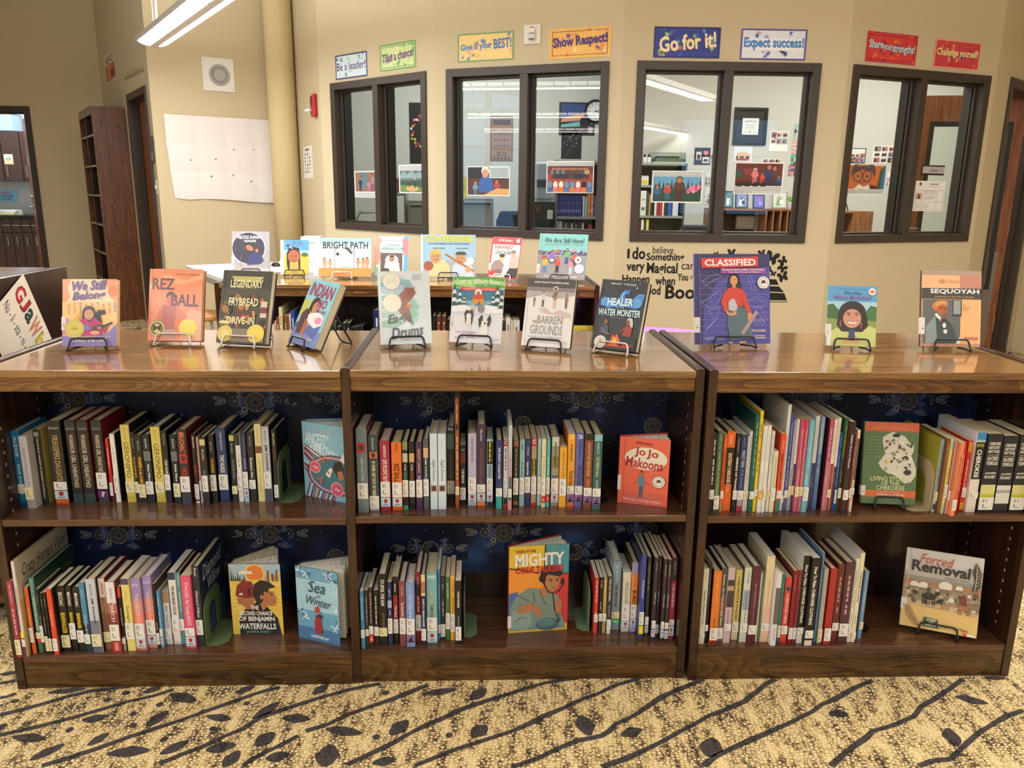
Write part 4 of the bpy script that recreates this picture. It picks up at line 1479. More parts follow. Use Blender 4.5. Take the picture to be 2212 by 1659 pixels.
C1 = '''
225 300 570 175 1590; 17191c; ; =S~92~70~e0e0e0~b~40|=S~68~36~f0f0f0~b~44; w18:30; s141414
315 387 545 228 1590; 4c6a45; 0:5:3a5436; BARBARA DUNCAN~96~78~a8b898~m~34|LIVING STORIES OF THE CHEROKEE~75~22~c8d4a8~m~36; w5:22; p
388 428 580 310 1580; e45e2c; 0:14:a88848; DUNCAN~94~84~f0c0a0~m~40|ORIGIN of the MILKY WAY~78~30~4a1c10~b~50; w18:28; p
432 542 545 345 1565; e86a28; 30:80:1a1412 24:34:c85020; Rossman~95~84~f4d8b0~m~34|EASTERN CHEROKEE~73~36~f0d8a8~b~46|STORIES~35~24~f0b060~b~44; ; s1c1412
548 606 575 468 1570; 1a191b; ; Kilpatrick~94~76~c0c0c0~m~40|FRIENDS OF THUNDER~70~22~f0f0f0~b~52; w16:28; p
608 692 590 530 1570; 2b3763; 0:7:b83040 7:16:a898a0; ALICE~96~84~8090b8~m~30|FIRST FIRE~80~58~c8d8f0~m~56|THE ROAD~56~30~8a94c0~m~36; w16:28; p
692 716 610 612 1570; dcdcdc; ; =C~88~44~8a9098~m~40; w18:28; p
718 764 545 632 1565; e4e2de; ; =T~92~34~8a8a92~m~34; y16:27; p
800 857 330 675 1580; 1f5e4d; ; =C~92~36~8ab8a0~m~34; w14:22; s1c5648 k.62
862 907 285 725 1575; f0c92c; ; =M~88~74~6a5010~b~40|=T~62~40~5a4410~b~44; w16:23; p
905 957 475 790 1585; e6e4dc; ; Voices of Eastern Cherokee~90~60~9a9890~i~34|Hastings Shade~46~32~5a5850~i~40; o16:26; p
960 1006 470 842 1585; e8e6de; ; Voices of Eastern Cherokee~90~60~9a9890~i~34|Hastings Shade~48~34~5a5850~i~40; y16:28; p
1010 1052 545 895 1575; e6e4e0; ; Cherokee Nation~95~60~5a5a58~m~44; y20:26; p
1032 1092 800 945 1580; e0d8b4; ; LITTLE PEOPLE OF THE CHEROKEE~90~36~8a8460~m~40; w20:40; p
1110 1188 580 1035 1575; e0522e; 0:16:3a7a78; DUNCAN~92~82~f4b898~m~30|ORIGIN of the MILKY WAY~76~30~4a1810~b~44; w18:28; p sd84a2a
1190 1238 205 1098 1560; dcdcd8; ; =T~70~30~b0b4bc~m~30; w8:15; p sc4c4bc k.62
1240 1290 335 1125 1560; 3a4a9a; 0:40:5a5c98; Cherokee Little People~92~62~d8dcf0~mi~44|=L~58~24~b0b4d8~m~36; w14:22; p
1288 1322 400 1168 1560; a6a2aa; ; How Rabbit Lost His Tail~82~48~f0f0f4~b~46|Duvall~40~32~4a4858~m~44; y16:28; p
1325 1372 390 1205 1560; e8e6e4; 0:52:353a70; Chief Two Bears~96~60~a8a8b0~m~30|Duvall~44~34~8890c0~m~40; y18:28; p
1380 1432 395 1255 1575; c04466; 0:60:b86a78; Rabbit and the Bears~90~60~f0c8d0~mi~40|Duvall and Jacob~46~28~f0d0d0~mi~34; y17:28; p
1435 1482 395 1310 1575; c8506e; 0:60:c07080; Rabbit and the Wolves~90~60~f0c8d0~mi~40|Duvall~44~30~f0d0d0~mi~34; y18:28; p
1490 1557 400 1360 1580; 6fb4c6; ; How Medicine Came to the People~88~50~e8f4f4~mi~38|Duvall~42~30~e0f0f0~mi~34; w13:28; p
1562 1617 350 1440 1535; e4e2d8; 0:50:343a72; Rabbit Plants~96~64~b8b4a0~m~30|Duvall~36~24~8890c0~m~34; ; p
1628 1686 360 1500 1540; 5a74a8; 60:100:8a9cc0 30:45:7088b4; How Rabbit Lost His Tail~92~40~dce4f0~mi~36; ; p
1737 1786 390 1630 1560; c4507e; 0:55:d07a90; =R~90~56~f0c8d8~mi~38|Duvall~40~28~f0d0d8~mi~34; ; p s4a2c28
1786 1832 390 1690 1560; ecdcc4; 0:52:a03038; =T~94~60~c8b8a0~m~34|Duvall~46~34~d09090~m~34; y15:24; p
1836 1882 375 1735 1555; e8e6e2; 0:48:6a2438; =R~94~64~b8b4b0~m~34|Duvall~42~30~c090a0~m~34; ; p
1872 1930 575 1772 1560; 2a4c9c; 0:10:2a5cb0 ; Bruchac~94~82~c8d4f0~m~34|HOW RABBIT TRICKED OTTER~74~32~d8e0f8~b~36; w10:28; p
1932 1987 380 1815 1570; 2c5a30; 0:60:1f3c2c; =M~92~56~9ac060~m~40|Duvall~44~32~a8c0a0~mi~40; w15:26; p
1998 2068 425 1880 1590; 26241f; 0:100:2a2826; Rabbit Goes to Kansas~86~50~e8e0e4~b~36; w15:26; p s801c24
2070 2084 575 1942 1590; 8a2030; ; =R~84~60~e0b0b0~m~40; w20:32; p
2090 2130 530 1975 1575; e6dcc4; 40:90:6a5a48; =S~40~14~8a8060~m~34; w22:30; p
'''
C1b = '''
1130 1216 650 1040 1578; 9aa6a8; 0:16:b0bcbc; WALKING ON THE WIND~92~42~4a5a60~m~40|x~11~4~1c2022~x; y16:29; sa8a238 k.9
1222 1262 640 1110 1600; 8a5a34; ; =S~90~70~d8b890~m~40; ; p s7a4c2c
1264 1304 640 1145 1600; e8d870; 86:100:9ac8b0 0:14:9ac8b0; =T~62~30~6a5c20~m~40; w22:40; p
1310 1367 675 1215 1605; d29c90; ; Cherokee Medicine Man~62~30~8a5850~m~40; w20:33; p
1371 1430 690 1280 1630; e88a60; ; MEDITATIONS WITH THE CHEROKEE~80~22~a03c28~b~40; w8:23; p
1432 1468 690 1330 1570; cc2c2c; ; THE CHEROKEE FULL CIRCLE~84~30~f0c0b0~b~44; ; p
1482 1547 665 1385 1560; d8301f; 84:98:e8a030 2:12:f0b020; THE CHEROKEE FULL CIRCLE~74~30~f8e0d0~b~40; w20:34; p
1610 1737 560 1452 1580; e8e2d8; 62:88:16181c 90:100:3a88c8 88:91:a8c8d8 42:62:16181c; MYTHS~86~82~c8c040~n|CHEROKEE~79~44~f4f4f4~b~50; w18:26; p se6e4ec k.8
1746 1942 580 1608 1585; 1f222a; 6:38:d8d68c 36:40:1f222a 20:24:c8c030; CHEROKEE~90~86~e8e4d8~n|HISTORY~85~81~e8e4d8~n|MYTHS~80~76~e8e4d8~n|and~75~73~a8a8a0~n|SACRED~72~67~e8e4d8~n|FORMULAS~66~61~e8e4d8~n|JAMES~52~49~e8e4d8~n|MOONEY~48~44~e8e4d8~n; w4:20; p
1952 2142 605 1808 1585; 1f222a; 12:38:dcdcd8 36:40:1f222a 26:30:a8a8a4; CHEROKEE~90~86~e8e4d8~n|HISTORY~85~81~e8e4d8~n|MYTHS~80~76~e8e4d8~n|and~75~73~a8a8a0~n|SACRED~72~67~e8e4d8~n|FORMULAS~66~61~e8e4d8~n|JAMES~52~49~e8e4d8~n|MOONEY~48~44~e8e4d8~n; ; p
2160 2352 590 2005 1585; 1f222a; 6:38:d8d68c 36:40:1f222a 20:24:c8c030; CHEROKEE~90~86~e8e4d8~n|HISTORY~85~81~e8e4d8~n|MYTHS~80~76~e8e4d8~n|and~75~73~a8a8a0~n|SACRED~72~67~e8e4d8~n|FORMULAS~66~61~e8e4d8~n|JAMES~52~49~e8e4d8~n|MOONEY~48~44~e8e4d8~n; w4:20; p
'''
A2 = '''
55 110 590 165 1338; a03040; 60:100:a83848; =R~95~70~d0a0a8~m~36|=B~64~30~e0c0c0~m~40; y4:24; p s8898b0
105 137 410 222 1315; d8ccc0; 0:26:5a3c3a; CRAZY HORSES VISION~74~50~6a5c58~m~50; k20:27 w12:21; scabd98 k1.0 fvision
225 264 650 300 1275; e0662c; ; =F~70~40~f0c8a8~m~44; w18:40; p s1c3028
270 314 560 362 1268; 5c8a80; 0:14:3a6a40 14:20:d83a28; BRUCHAC~97~80~b8d0c8~m~36|THE ARROW OVER THE DOOR~76~30~e0ece4~m~44; y20:28; s1e4434 k.95 farrow
342 373 670 395 1270; 181616; ; Bruchac~90~78~a8a8a0~m~40|The Winter~60~34~c0c0b8~m~44; w18:44; p s1a1818
376 406 710 435 1275; 181616; ; Bruchac~90~78~a8a8a0~m~40|The Warriors~62~34~c0c0b8~m~44; y5:30; p
407 436 700 465 1275; 181616; ; BRUCHAC~90~78~a8a8a0~m~40; y5:26; p g1
436 484 670 505 1290; e2482a; 0:5:c83420; The Heart of a Chief~70~46~f8d0c0~m~40; w7:26; p s2a1e1c
520 612 640 590 1255; 1b1714; ; BRUCHAC~91~70~f0e8dc~b~50|BEARWALKER~60~28~e8d020~b~56; y7:26; s1c1816
620 680 640 670 1250; 1b1714; ; BRUCHAC~91~70~f0e8dc~b~50|BEARWALKER~60~42~e8d020~b~56; w19:44; s1c1816
682 747 650 740 1255; 1b1714; ; BRUCHAC~91~70~f0e8dc~b~50|BEARWALKER~60~36~e8d020~b~56; w15:34; s1c1816
750 806 610 800 1255; 4d86ac; 0:40:26323c; BRUCHAC~90~78~a8c8d8~m~34|=G~54~26~b8c4cc~m~34; w12:26; p s3a5a70
808 926 575 870 1265; c4c8d4; 0:44:7a7e88 0:12:5a6470; BRUCHAC~93~77~4a4e5a~m~20|JIM THORPE~75~40~1c1e24~b~32; y9:26; s20242c
930 998 565 980 1240; 8a6048; 74:100:e0d0c0 52:74:a88068; JOSEPH BRUCHAC~94~78~a03428~b~50|MARCH TOWARD THE THUNDER~73~28~5a3c30~m~44; y12:26; s7a3028
1000 1116 600 1045 1260; 8a3a38; 68:100:e4e0e0 55:70:b87068 0:15:b83430; JOSEPH BRUCHAC~92~76~7a6c70~m~34|MARCH~72~44~f0e4e0~m~42|THUNDER~14~2~f0e0d8~m~42; w17:40; s6a2424
1117 1152 650 1145 1245; 1f1a18; 0:22:b09a90 84:100:d84830; WHEN THE LEGENDS DIE~68~40~d8d0c8~m~44; w12:20; p
1156 1238 570 1182 1250; e4d27a; 92:100:4a4468; HANSEN~84~70~c0ac50~m~30|Sweetgrass~64~34~6a5c28~mi~50; w17:40; p
1245 1357 570 1268 1240; d89088; 70:100:9a8cc4 12:32:3a4a5c 32:52:f08068; DAY~93~90~f0d0d8~n|THUNDEROUS~80~34~f0c4b8~b~44; w17:38 b4:17; s9088b8
1360 1457 545 1372 1220; d89088; 70:100:9a8cc4 12:32:3a4a5c 32:52:f08068; DAY~93~90~f0d0d8~n|THUNDEROUS~80~38~f0c4b8~b~44; w19:40 b6:18; s9088b8
1458 1486 620 1460 1220; 161616; ; =S~40~28~e0dcd4~b~50; w6:24; p s3a1c14
1490 1536 690 1500 1215; 5596c4; 0:6:8ab8d8; =E~88~74~d0e8f4~m~34|=B~64~36~c8e4f4~m~40; w20:34 b6:18; p
1540 1602 685 1552 1187; dddcde; 78:100:b08a58; ERDRICH~72~62~2a2a2c~b~34|THE GAME OF SILENCE~58~28~4a4c54~m~34; w10:30; p
1604 1677 510 1614 1190; e6e4e2; 90:100:2a3a5a 0:4:c8c4c0; THE BIRCHBARK HOUSE~82~42~1c1c20~b~46; w16:38; p s14161a
'''
A2b = '''
20 63 510 25 1187; 55918f; ; ERDRICH~96~80~c0dcd8~m~46|THE PORCUPINE YEAR~74~46~d8ece8~m~46; w20:36; s2a2a2a
66 166 545 75 1225; e0587a; ; THOSE~92~70~f4d8e0~m~40|Pink Mountain NIGHTS~68~32~f8d8e4~mi~46; w18:29 b4:17; p sd84a70
172 240 455 178 1205; 2d3038; 0:8:22242c; Frost~98~88~e8e8e8~m~40|Diamond Willow~70~36~f0f0f0~mi~44; w15:34; s1c2838 k.82 fwillow
'''
B2 = '''
150 201 875 165 1557; 4f8fb8; 0:100:4a8ab0; =B~90~50~c0dcec~m~40; w20:34; p g1
205 247 865 220 1532; 3a3432; ; =T~88~40~c8c4c0~m~44; w20:32; p g1
250 302 830 265 1530; 3a2622; 0:0.1:3a2622; =R~92~40~c8b0a8~m~40; w22:36 r8:21; p g1
305 366 865 330 1526; 231f1e; ; =T~90~40~d8d4d0~m~40; w20:36; p g1
368 467 670 385 1520; 1b1917; ; TO SPOIL THE SUN~93~56~ece8e0~bi~48|JOYCE ROCK~46~22~a88c48~m~40; y14:26; s1a1a18 g1
475 532 765 490 1520; 2c3058; 60:72:a8b8d0; =B~90~76~c0c4d8~m~40|=C~56~46~c0c4d8~m~40; w20:44; p
545 606 700 550 1500; 1f1a19; 38:73:a82c38; BRUCHAC~90~78~e8e4e0~b~34|THE TRAIL~58~40~f0e4e0~b~50; w17:38; se4e0da
620 697 755 625 1520; 8a464a; ; SOMMER~94~78~d8b0b0~m~36|The Great WALL~68~45~f0e4e0~b~44; w19:44; s6a3438
700 802 775 710 1532; 7c9ad2; ; LAIRD~95~84~b8c8ec~m~24|SISTERS~82~58~d0dcf4~m~44|=o~56~46~d0dcf4~m~30; w20:45 h7:19; s88a4d8
815 881 645 820 1477; 8a242c; 72:78:201c1c 68:84:201c1c; SMITH~94~82~d8a8a0~m~34|=R~66~42~e0b8b0~m~40; w17:40; s641c24
884 942 670 880 1512; 2a2c4a; 70:100:e4cc9c 74:90:b87a58; SMITH~66~52~e0e0ec~b~44|INDIAN SHOES~50~26~f0f0f4~b~44; w7:24; s e0c890
950 1086 660 945 1492; 7fb6c0; 0:18:78b0bc; SMITH~97~92~e8f4f4~n|Heart UNBROKEN~76~38~d8b050~mi~40|UNBROKEN~56~38~2a3438~b~30; w18:38 b3:17; s88bcc4
1090 1124 615 1072 1445; 4f82bc; ; =F~80~40~c8dcf0~m~40; w10:22; p g1
1126 1180 690 1107 1445; 2f3030; ; =T~88~78~a8a8a8~m~40|=T~60~38~c0c0c0~m~44; w5:25; p
1183 1237 705 1167 1450; 4a7046; ; THE CONTEST~92~66~e0e8d8~b~36|=M~62~40~6a8a60~m~36; w18:44; p g1
1242 1297 690 1224 1456; eeb048; ; TINGLE~85~76~6a4818~m~34|=H~66~44~7a5418~m~36; w14:42; p
1306 1380 750 1277 1497; 1d1b1b; ; THE NIGHT WANDERER~84~58~f0ece8~b~36|A NATIVE VAMPIRE NOVEL~46~28~c8c4c0~m~24; w6:28; p s161414
'''
B2b = '''
1115 1160 665 1082 1282; c93a34; ; =T~95~56~f4d8d0~m~36|=C~40~26~f0d0c8~m~36; w22:36; p g1
1165 1209 660 1137 1270; 231e1c; ; =F~95~80~d8d4d0~m~40|=D~56~40~d8d4d0~m~40; w22:36; p g1
1212 1252 660 1180 1272; b59a58; ; =R~95~48~f0e4c0~m~36; w22:36; p g1
1256 1306 650 1228 1282; 34373c; 0:24:d8d8d4; TWO OLD WOMEN~97~58~e8e4e0~b~50|=V~50~30~a8a8a8~m~34; w9:26; p
1308 1402 475 1285 1238; 8496a8; ; =M~94~70~b0c0cc~m~20|=G~66~34~6a4838~i~36; y16:27 g10:17; s90a0b0
1408 1497 600 1412 1258; ded6c4; 0:5:d0c8b8 ; HEROES of the WAR~84~48~6a6458~m~46; w20:45 b6:19; p sd8d0bc
1508 1588 490 1505 1256; f0924a; 84:100:9a98d4 0:7:a8a0d8; THE CHANGELING~82~64~c0502c~m~34|BURD~60~40~201814~b~64; w20:40 b7:19; s1e1a1c
1618 1673 405 1598 1325; 3a4d9c; 0:5:28387c; SOLDIERS UNKNOWN~70~48~d8dcf0~b~36; w16:32 k5:15; s1e2850 k.6
1688 1731 430 1660 1315; 332f28; ; =C~90~58~8a9058~m~40; w16:26 b6:15; p
1755 1801 440 1745 1345; 3a2c33; ; BRUCHAC~94~84~c0b4b8~m~30|=P~58~44~c8bcc0~m~34; w13:24 b4:14; p
1806 1842 420 1785 1325; 32262c; ; BRUCHAC~94~84~b0a4a8~m~30|=P~58~44~b8acb0~m~34; b6:17; p
1868 1906 460 1840 1365; 3a2c33; ; BRUCHAC~94~80~e0d8a0~m~36|NORTH WEST~58~42~f0ecec~m~34; w16:25 b5:15; p
1910 1952 465 1885 1366; 3a2c33; ; BRUCHAC~94~80~e0d8a0~m~36|NORTH WEST~58~42~f0ecec~m~34; w16:24 b4:14; p
1955 2018 440 1930 1342; a32d4e; 72:100:1e1a1c; VERMETTE~96~80~b8b4b8~m~30|A Girl Called ECHO~68~40~f0d8e0~b~40|O M N~36~26~803048~m~34; w18:25 b5:17; s7a1c30
'''
C2 = '''
165 231 590 100 1462; e2dcc8; ; PERDUE~96~84~a09a88~m~24|Cherokee Women in Crisis~72~26~2c2a24~b~34; w8:14; p
236 272 545 160 1450; 1b1716; ; CHEROKEE~90~60~a0a0a0~m~30; w16:24; s141212
285 382 615 222 1457; e8802c; 0:4:9a2c20; Every Day Is a Good Day~94~58~f4c890~m~30|Mankiller~34~18~7a3c10~m~24; w5:22; s3a1a10
385 462 580 300 1440; 5c6450; 60:100:4c4e48 36:60:8a5a48; Anetso, the Cherokee Ball Game~92~22~ece8dc~b~40; w5:20; s141414
470 552 575 372 1452; c8b2b8; 48:84:4a3c40 70:76:c8a080; Race and the Cherokee N~44~24~6a4858~m~44; w17:26; sd0c0c4
556 642 600 465 1415; dcc878; 0:20:e0d4b0; I HAD FRUITS & CIVILIZED~90~28~4a3c18~b~34; w12:26; p
662 752 575 560 1442; d2d6c6; 44:70:98a8b8; STREAM~96~80~6a7064~m~24|Weaving American Indian March~68~26~4a5048~m~28; w14:26; p s2a3430
764 862 560 643 1452; 5a2236; ; Signs of Cherokee Culture~78~48~d0a8b4~mi~28|Testimonies of Eastern Life~60~24~a87888~m~20; w12:24; s48182a
856 880 640 735 1440; d8d0ac; ; =C~80~50~9a9478~m~40; ; p
884 908 640 768 1440; 5c7a70; ; =T~80~50~b8c8b8~m~40; ; p
937 1047 440 785 1442; e8d0a8; 0:42:e8bca0 ; Lighting Questions~76~42~c09a70~m~30; w14:23; p scfc8a0 k.6
1052 1116 640 905 1485; e0dce0; 30:80:6a645e; =C~24~8~9a9498~m~30; ; p se0dce0
1118 1156 655 972 1445; 3a7a76; ; History of the Cherokees~90~34~9ac4b8~mi~40; w8:26; p
1158 1232 690 1015 1450; d44a48; 0:14:d84838; CHEROKEE HERB~76~30~f4d0c0~b~44|x~86~80~34587a~x; w14:27; p
1240 1292 615 1115 1452; 8a2630; ; The Cherokee Tales~94~74~d89090~mi~30; w6:22; p s6a1c24
1293 1332 610 1170 1452; 8a2630; ; The Cherokee Tales~94~74~d89090~mi~30; w6:22; p
1360 1446 440 1210 1457; 1a1817; 0:16:d8d4cc; How To Make CHEROKEE CLOTHING~90~24~f4f0e8~b~48; w12:19; p g1 se0dcd4 k.64
1455 1552 465 1310 1482; 1a1817; 0:6:d8d4cc; How To Make CHEROKEE CLOTHING~90~24~f4f0e8~b~44; w9:18; p g1 k.64
1566 1598 400 1425 1442; 6888b0; ; =S~80~50~c0d0e0~m~34; ; p k.6 s7a98c0
1600 1652 590 1452 1457; b5b0a4; ; ; y3:20; sa8a294
1662 1742 590 1540 1467; ae2a28; ; ; w5:22; s9a2020
1746 1834 535 1625 1446; 6a3028; ; =N~84~52~c8a090~m~40|=B~46~36~c8a090~m~30; w16:26; s5a2820
1842 1952 515 1705 1452; 55303a; ; =N~84~52~c0a0a8~m~44|=B~48~36~c0a0a8~m~34; w9:25; s482830
1958 2002 470 1815 1442; e6e0cc; ; Ceremonial Dance of Dennis Burrells~88~42~3a3830~m~44|Kramer~34~22~3a3830~m~34; w12:18; p
2004 2054 405 1870 1442; e8dcbc; ; CHEROKEE DANCE~80~46~2c2a24~b~40|Kramer~30~20~3a3830~m~34; w4:12; p sd0d0d8
2056 2102 620 1948 1402; 7a9cc0; ; Cherokee Dance and Drama~72~40~c8d8e8~m~36; y15:26; p s6a8cb0
'''
WA1, WA2 = "the worn case's upper shelf", "the worn case's lower shelf"
WB1, WB2 = "the middle case's upper shelf", "the middle case's lower shelf"
WC1, WC2 = "the end case's upper shelf", "the end case's lower shelf"
e, ra = row(A1, 0, 840, 5.53, ZM, 'A', WA1)
e, ra2 = row(A1b, 380, 840, 5.53, ZM, 'A', WA1, 17, prev_end=e)
e, rb = row(B1, 750, 840, 5.821, ZM, 'B', WB1)
e, rb2 = row(B1b, 1100, 840, 5.53, ZM, 'B', WB1, 21, prev_end=e)
e, rc = row(C1, 1500, 840, 5.925, ZM, 'C', WC1)
e, rc2 = row(C1b, 1840, 840, 5.925, ZM, 'C', WC1, 1, order='from the tan bookend')
e, sa_ = row(A2, 0, 1120, 4.365, ZBASE, 'A', WA2)
e, sa2 = row(A2b, 380, 1120, 4.365, ZBASE, 'A', WA2, 24, prev_end=e)
e, sb = row(B2, 750, 1120, 5.529, ZBASE, 'B', WB2)
e, sb2 = row(B2b, 1070, 1120, 5.144, ZBASE, 'B', WB2, 1, order='from the green bookend')
e, sc_ = row(C2, 1490, 1120, 5.395, ZBASE, 'C', WC2)


# ---- bookends: a sheet of steel bent to an L, arched opening in the upright
def bookend(label, x, y, z, s, h, w, base, col, arch=True, hole=True):
    """x: face that touches the books; s: side the foot runs to; w: depth; the upright stands in the y-z plane."""
    t = thing('bookend', label, 'bookend', (x, y, z + .0004), (0, 0, 0), 'steel bookends on the shelves')
    m = mat(col, 0.5)
    th = .0022
    b = MB()
    r = w * .32
    out = [(0, 0), (w, 0), (w, h - r)] + [(w - r + r * math.cos(a), h - r + r * math.sin(a)) for a in (PI * k / 12 for k in range(1, 6))] + [(w - r, h)] + \
          [(r, h)] + [(r - r * math.sin(a), h - r + r * math.cos(a)) for a in (PI * k / 12 for k in range(1, 6))] + [(0, h - r)]
    inn = [(w * .26, h * .06), (w * .74, h * .06), (w * .74, h * .50)] + [(w * .5 + w * .24 * math.cos(a), h * .50 + w * .24 * math.sin(a)) for a in (PI * k / 8 for k in range(1, 8))] + [(w * .26, h * .50)]
    x0, x1 = (0, th) if s > 0 else (-th, 0)
    if hole:
        # ring of quads between outline and opening
        def resample(p, n):
            L = [0]
            for i in range(len(p)):
                a, c = Vector(p[i]), Vector(p[(i + 1) % len(p)])
                L.append(L[-1] + (c - a).length)
            o = []
            for k in range(n):
                d = L[-1] * k / n
                i = max(j for j in range(len(p)) if L[j] <= d)
                a, c = Vector(p[i]), Vector(p[(i + 1) % len(p)])
                o.append(a + (c - a) * ((d - L[i]) / max(L[i + 1] - L[i], 1e-9)))
            return o
        n = 48
        A, I = resample(out, n), resample(inn, n)
        vs = [(xx, q.x, q.y) for xx in (x0, x1) for g in (A, I) for q in g]
        fs = []
        for k in range(n):
            j = (k + 1) % n
            fs += [(k, j, n + j, n + k), (2 * n + k, 3 * n + k, 3 * n + j, 2 * n + j), (k, 2 * n + k, 2 * n + j, j), (n + k, n + j, 3 * n + j, 3 * n + k)]
        b.add(vs, fs, m)
    else:
        n = len(out)
        b.add([(x0, *q) for q in out] + [(x1, *q) for q in out], [tuple(range(n)), tuple(reversed(range(n, 2 * n)))] + [(i, n + i, n + (i + 1) % n, (i + 1) % n) for i in range(n)], m)
    b.build('upright', t)
    b = MB()
    c = min(.018, w * .2)
    xo = s * base
    b.prism([(0, 0), (xo - s * c, 0), (xo, c), (xo, w - c), (xo - s * c, w), (0, w)] if s > 0 else [(0, 0), (0, w), (xo - s * c, w), (xo, w - c), (xo, c), (xo - s * c, 0)], 0, .0018, m)
    b.build('foot', t)


def end_of(r):
    return r[-1][0] + r[-1][1] + .002


q = onz(380 + 1205 / 5.53, 840 + 1360 / 5.53, ZM)
bookend('green steel bookend on the upper shelf beside the pale blue book', max(q.x, end_of(ra2)), q.y, ZM, 1, .135, .135, .052, '5a7050')
q = onz(380 + 275 / 4.365, 1120 + 1200 / 4.365, ZBASE)
bookend('green steel bookend on the lower shelf before the sun-ray cover', max(q.x, end_of(sa2)), q.y, ZBASE, 1, .135, .135, .055, '63784f')
q = onz(750 + 1395 / 5.529, 1120 + 1425 / 5.529, ZBASE)
bookend('green steel bookend on the lower shelf, its foot pointing to the soldier book', max(q.x, end_of(sb)), q.y, ZBASE, 1, .145, .13, .036, '6c8462', hole=False)
q = onz(1070 + 1040 / 5.144, 1120 + 1250 / 5.144, ZBASE)
bookend('green steel bookend on the lower shelf against the red paperback', min(q.x, sb2[0][0] - .003), q.y, ZBASE, -1, .14, .13, .034, '6c8462', hole=False)
q = onz(1100 + 1100 / 5.53, 840 + 1405 / 5.53, ZM)
bookend('black steel bookend between the teal-green book and the orange-red book', max(q.x - .012, end_of(rb2)), q.y + .02, ZM, 1, .15, .13, .03, '17171a', hole=False)
bookend('tan steel bookend standing behind the green book on its easel', rc2[0][0] - .002, rc2[0][2] + .005, ZM, -1, .135, .13, .062, 'c0ab88')
bookend('black steel bookend at the end of the blue-grey paperback on the bottom shelf', end_of(sc_), sc_[-1][2] + .03, ZBASE, 1, .15, .13, .045, '141416', hole=False)


# ================================================================== books shown face out
def sky_people(n, x0, x1, y, s, cols):
    o = []
    for k in range(n):
        o += person(x0 + (x1 - x0) * k / max(n - 1, 1), y + (k % 3) * 1.2, s, cols[k % len(cols)], cols[(k + 2) % len(cols)])
    return o


def medal(x, y, r, c='d8c860', c2='b8a840'):
    return [('e', c2, x, y, r, r), ('e', c, x, y, r * .94, r * .94), ('o', c2, x, y, r * .78, r * .05), ('r', c2, x - r * .35, y - r * .1, x + r * .35, y + r * .1), ('r', c2, x - r * .25, y + r * .16, x + r * .25, y + r * .22)]


ART = {}
ART['belong'] = [('r', 'f4d8b4', 0, 62, 100, 100), ('p', 'f09a6c', [0, 100, 16, 100, 10, 86, 14, 74, 4, 62, 0, 60]), ('p', 'f0a27a', [78, 100, 100, 100, 100, 64, 88, 72]), ('e', 'ee8050', 92, 82, 9, 11),
                 ('r', 'f6c884', 0, 30, 100, 66), ('p', '8d7cc0', [0, 0, 100, 0, 100, 34, 84, 20, 60, 14, 30, 12, 0, 16]), ('p', 'd890b8', [0, 16, 0, 44, 14, 40, 20, 24])] + \
    sky_people(9, 12, 96, 48, 15, ['e8a06c', 'f0b850', 'c89a9a', 'e8985c', '98a8c0', 'f4c070']) + \
    [('p', 'e8a83c', [12, 36, 22, 40, 34, 52, 30, 32, 16, 28]), ('e', '4a3434', 49, 50, 12, 13), ('p', '4a3434', [37, 50, 61, 50, 66, 30, 34, 30]), ('e', 'd8a07c', 49, 47, 8.5, 10), ('p', 'c02a78', [30, 38, 40, 42, 50, 36, 60, 42, 72, 34, 74, 16, 30, 14]),
     ('p', 'b03860', [36, 20, 80, 20, 84, 30, 60, 34]), ('p', '2c2430', [58, 46, 66, 54, 78, 54, 80, 48, 70, 46, 74, 34, 66, 38]), ('r', '6a80c0', 40, 24, 50, 32), ('e', '5a3a3c', 66, 27, 13, 6, 20), ('e', 'e0707c', 68, 27, 4, 3), ('l', '3a3236', 4, [72, 28, 92, 35]),
     ('e', 'e0a888', 60, 20, 9, 4), ('l', '2a1a20', .8, [45, 48, 48, 48.6]), ('l', '2a1a20', .8, [51, 48.6, 54, 48]), ('l', 'a04a4c', .9, [47, 42, 52, 42])] + medal(23, 26, 18) + \
    [('t', '5a3c94', 18, 83, 82, 98, 'We Still', 'bi', 3), ('t', '5a3c94', 18, 66, 80, 82, 'Belong', 'bi', 4), ('t', 'e8dcec', 12, 13.5, 90, 15.5, 'AUTHOR OF I CAN MAKE THIS PROMISE', 'm'), ('t', 'ffffff', 18, 6, 82, 12, 'CHRISTINE DAY', 'b')]
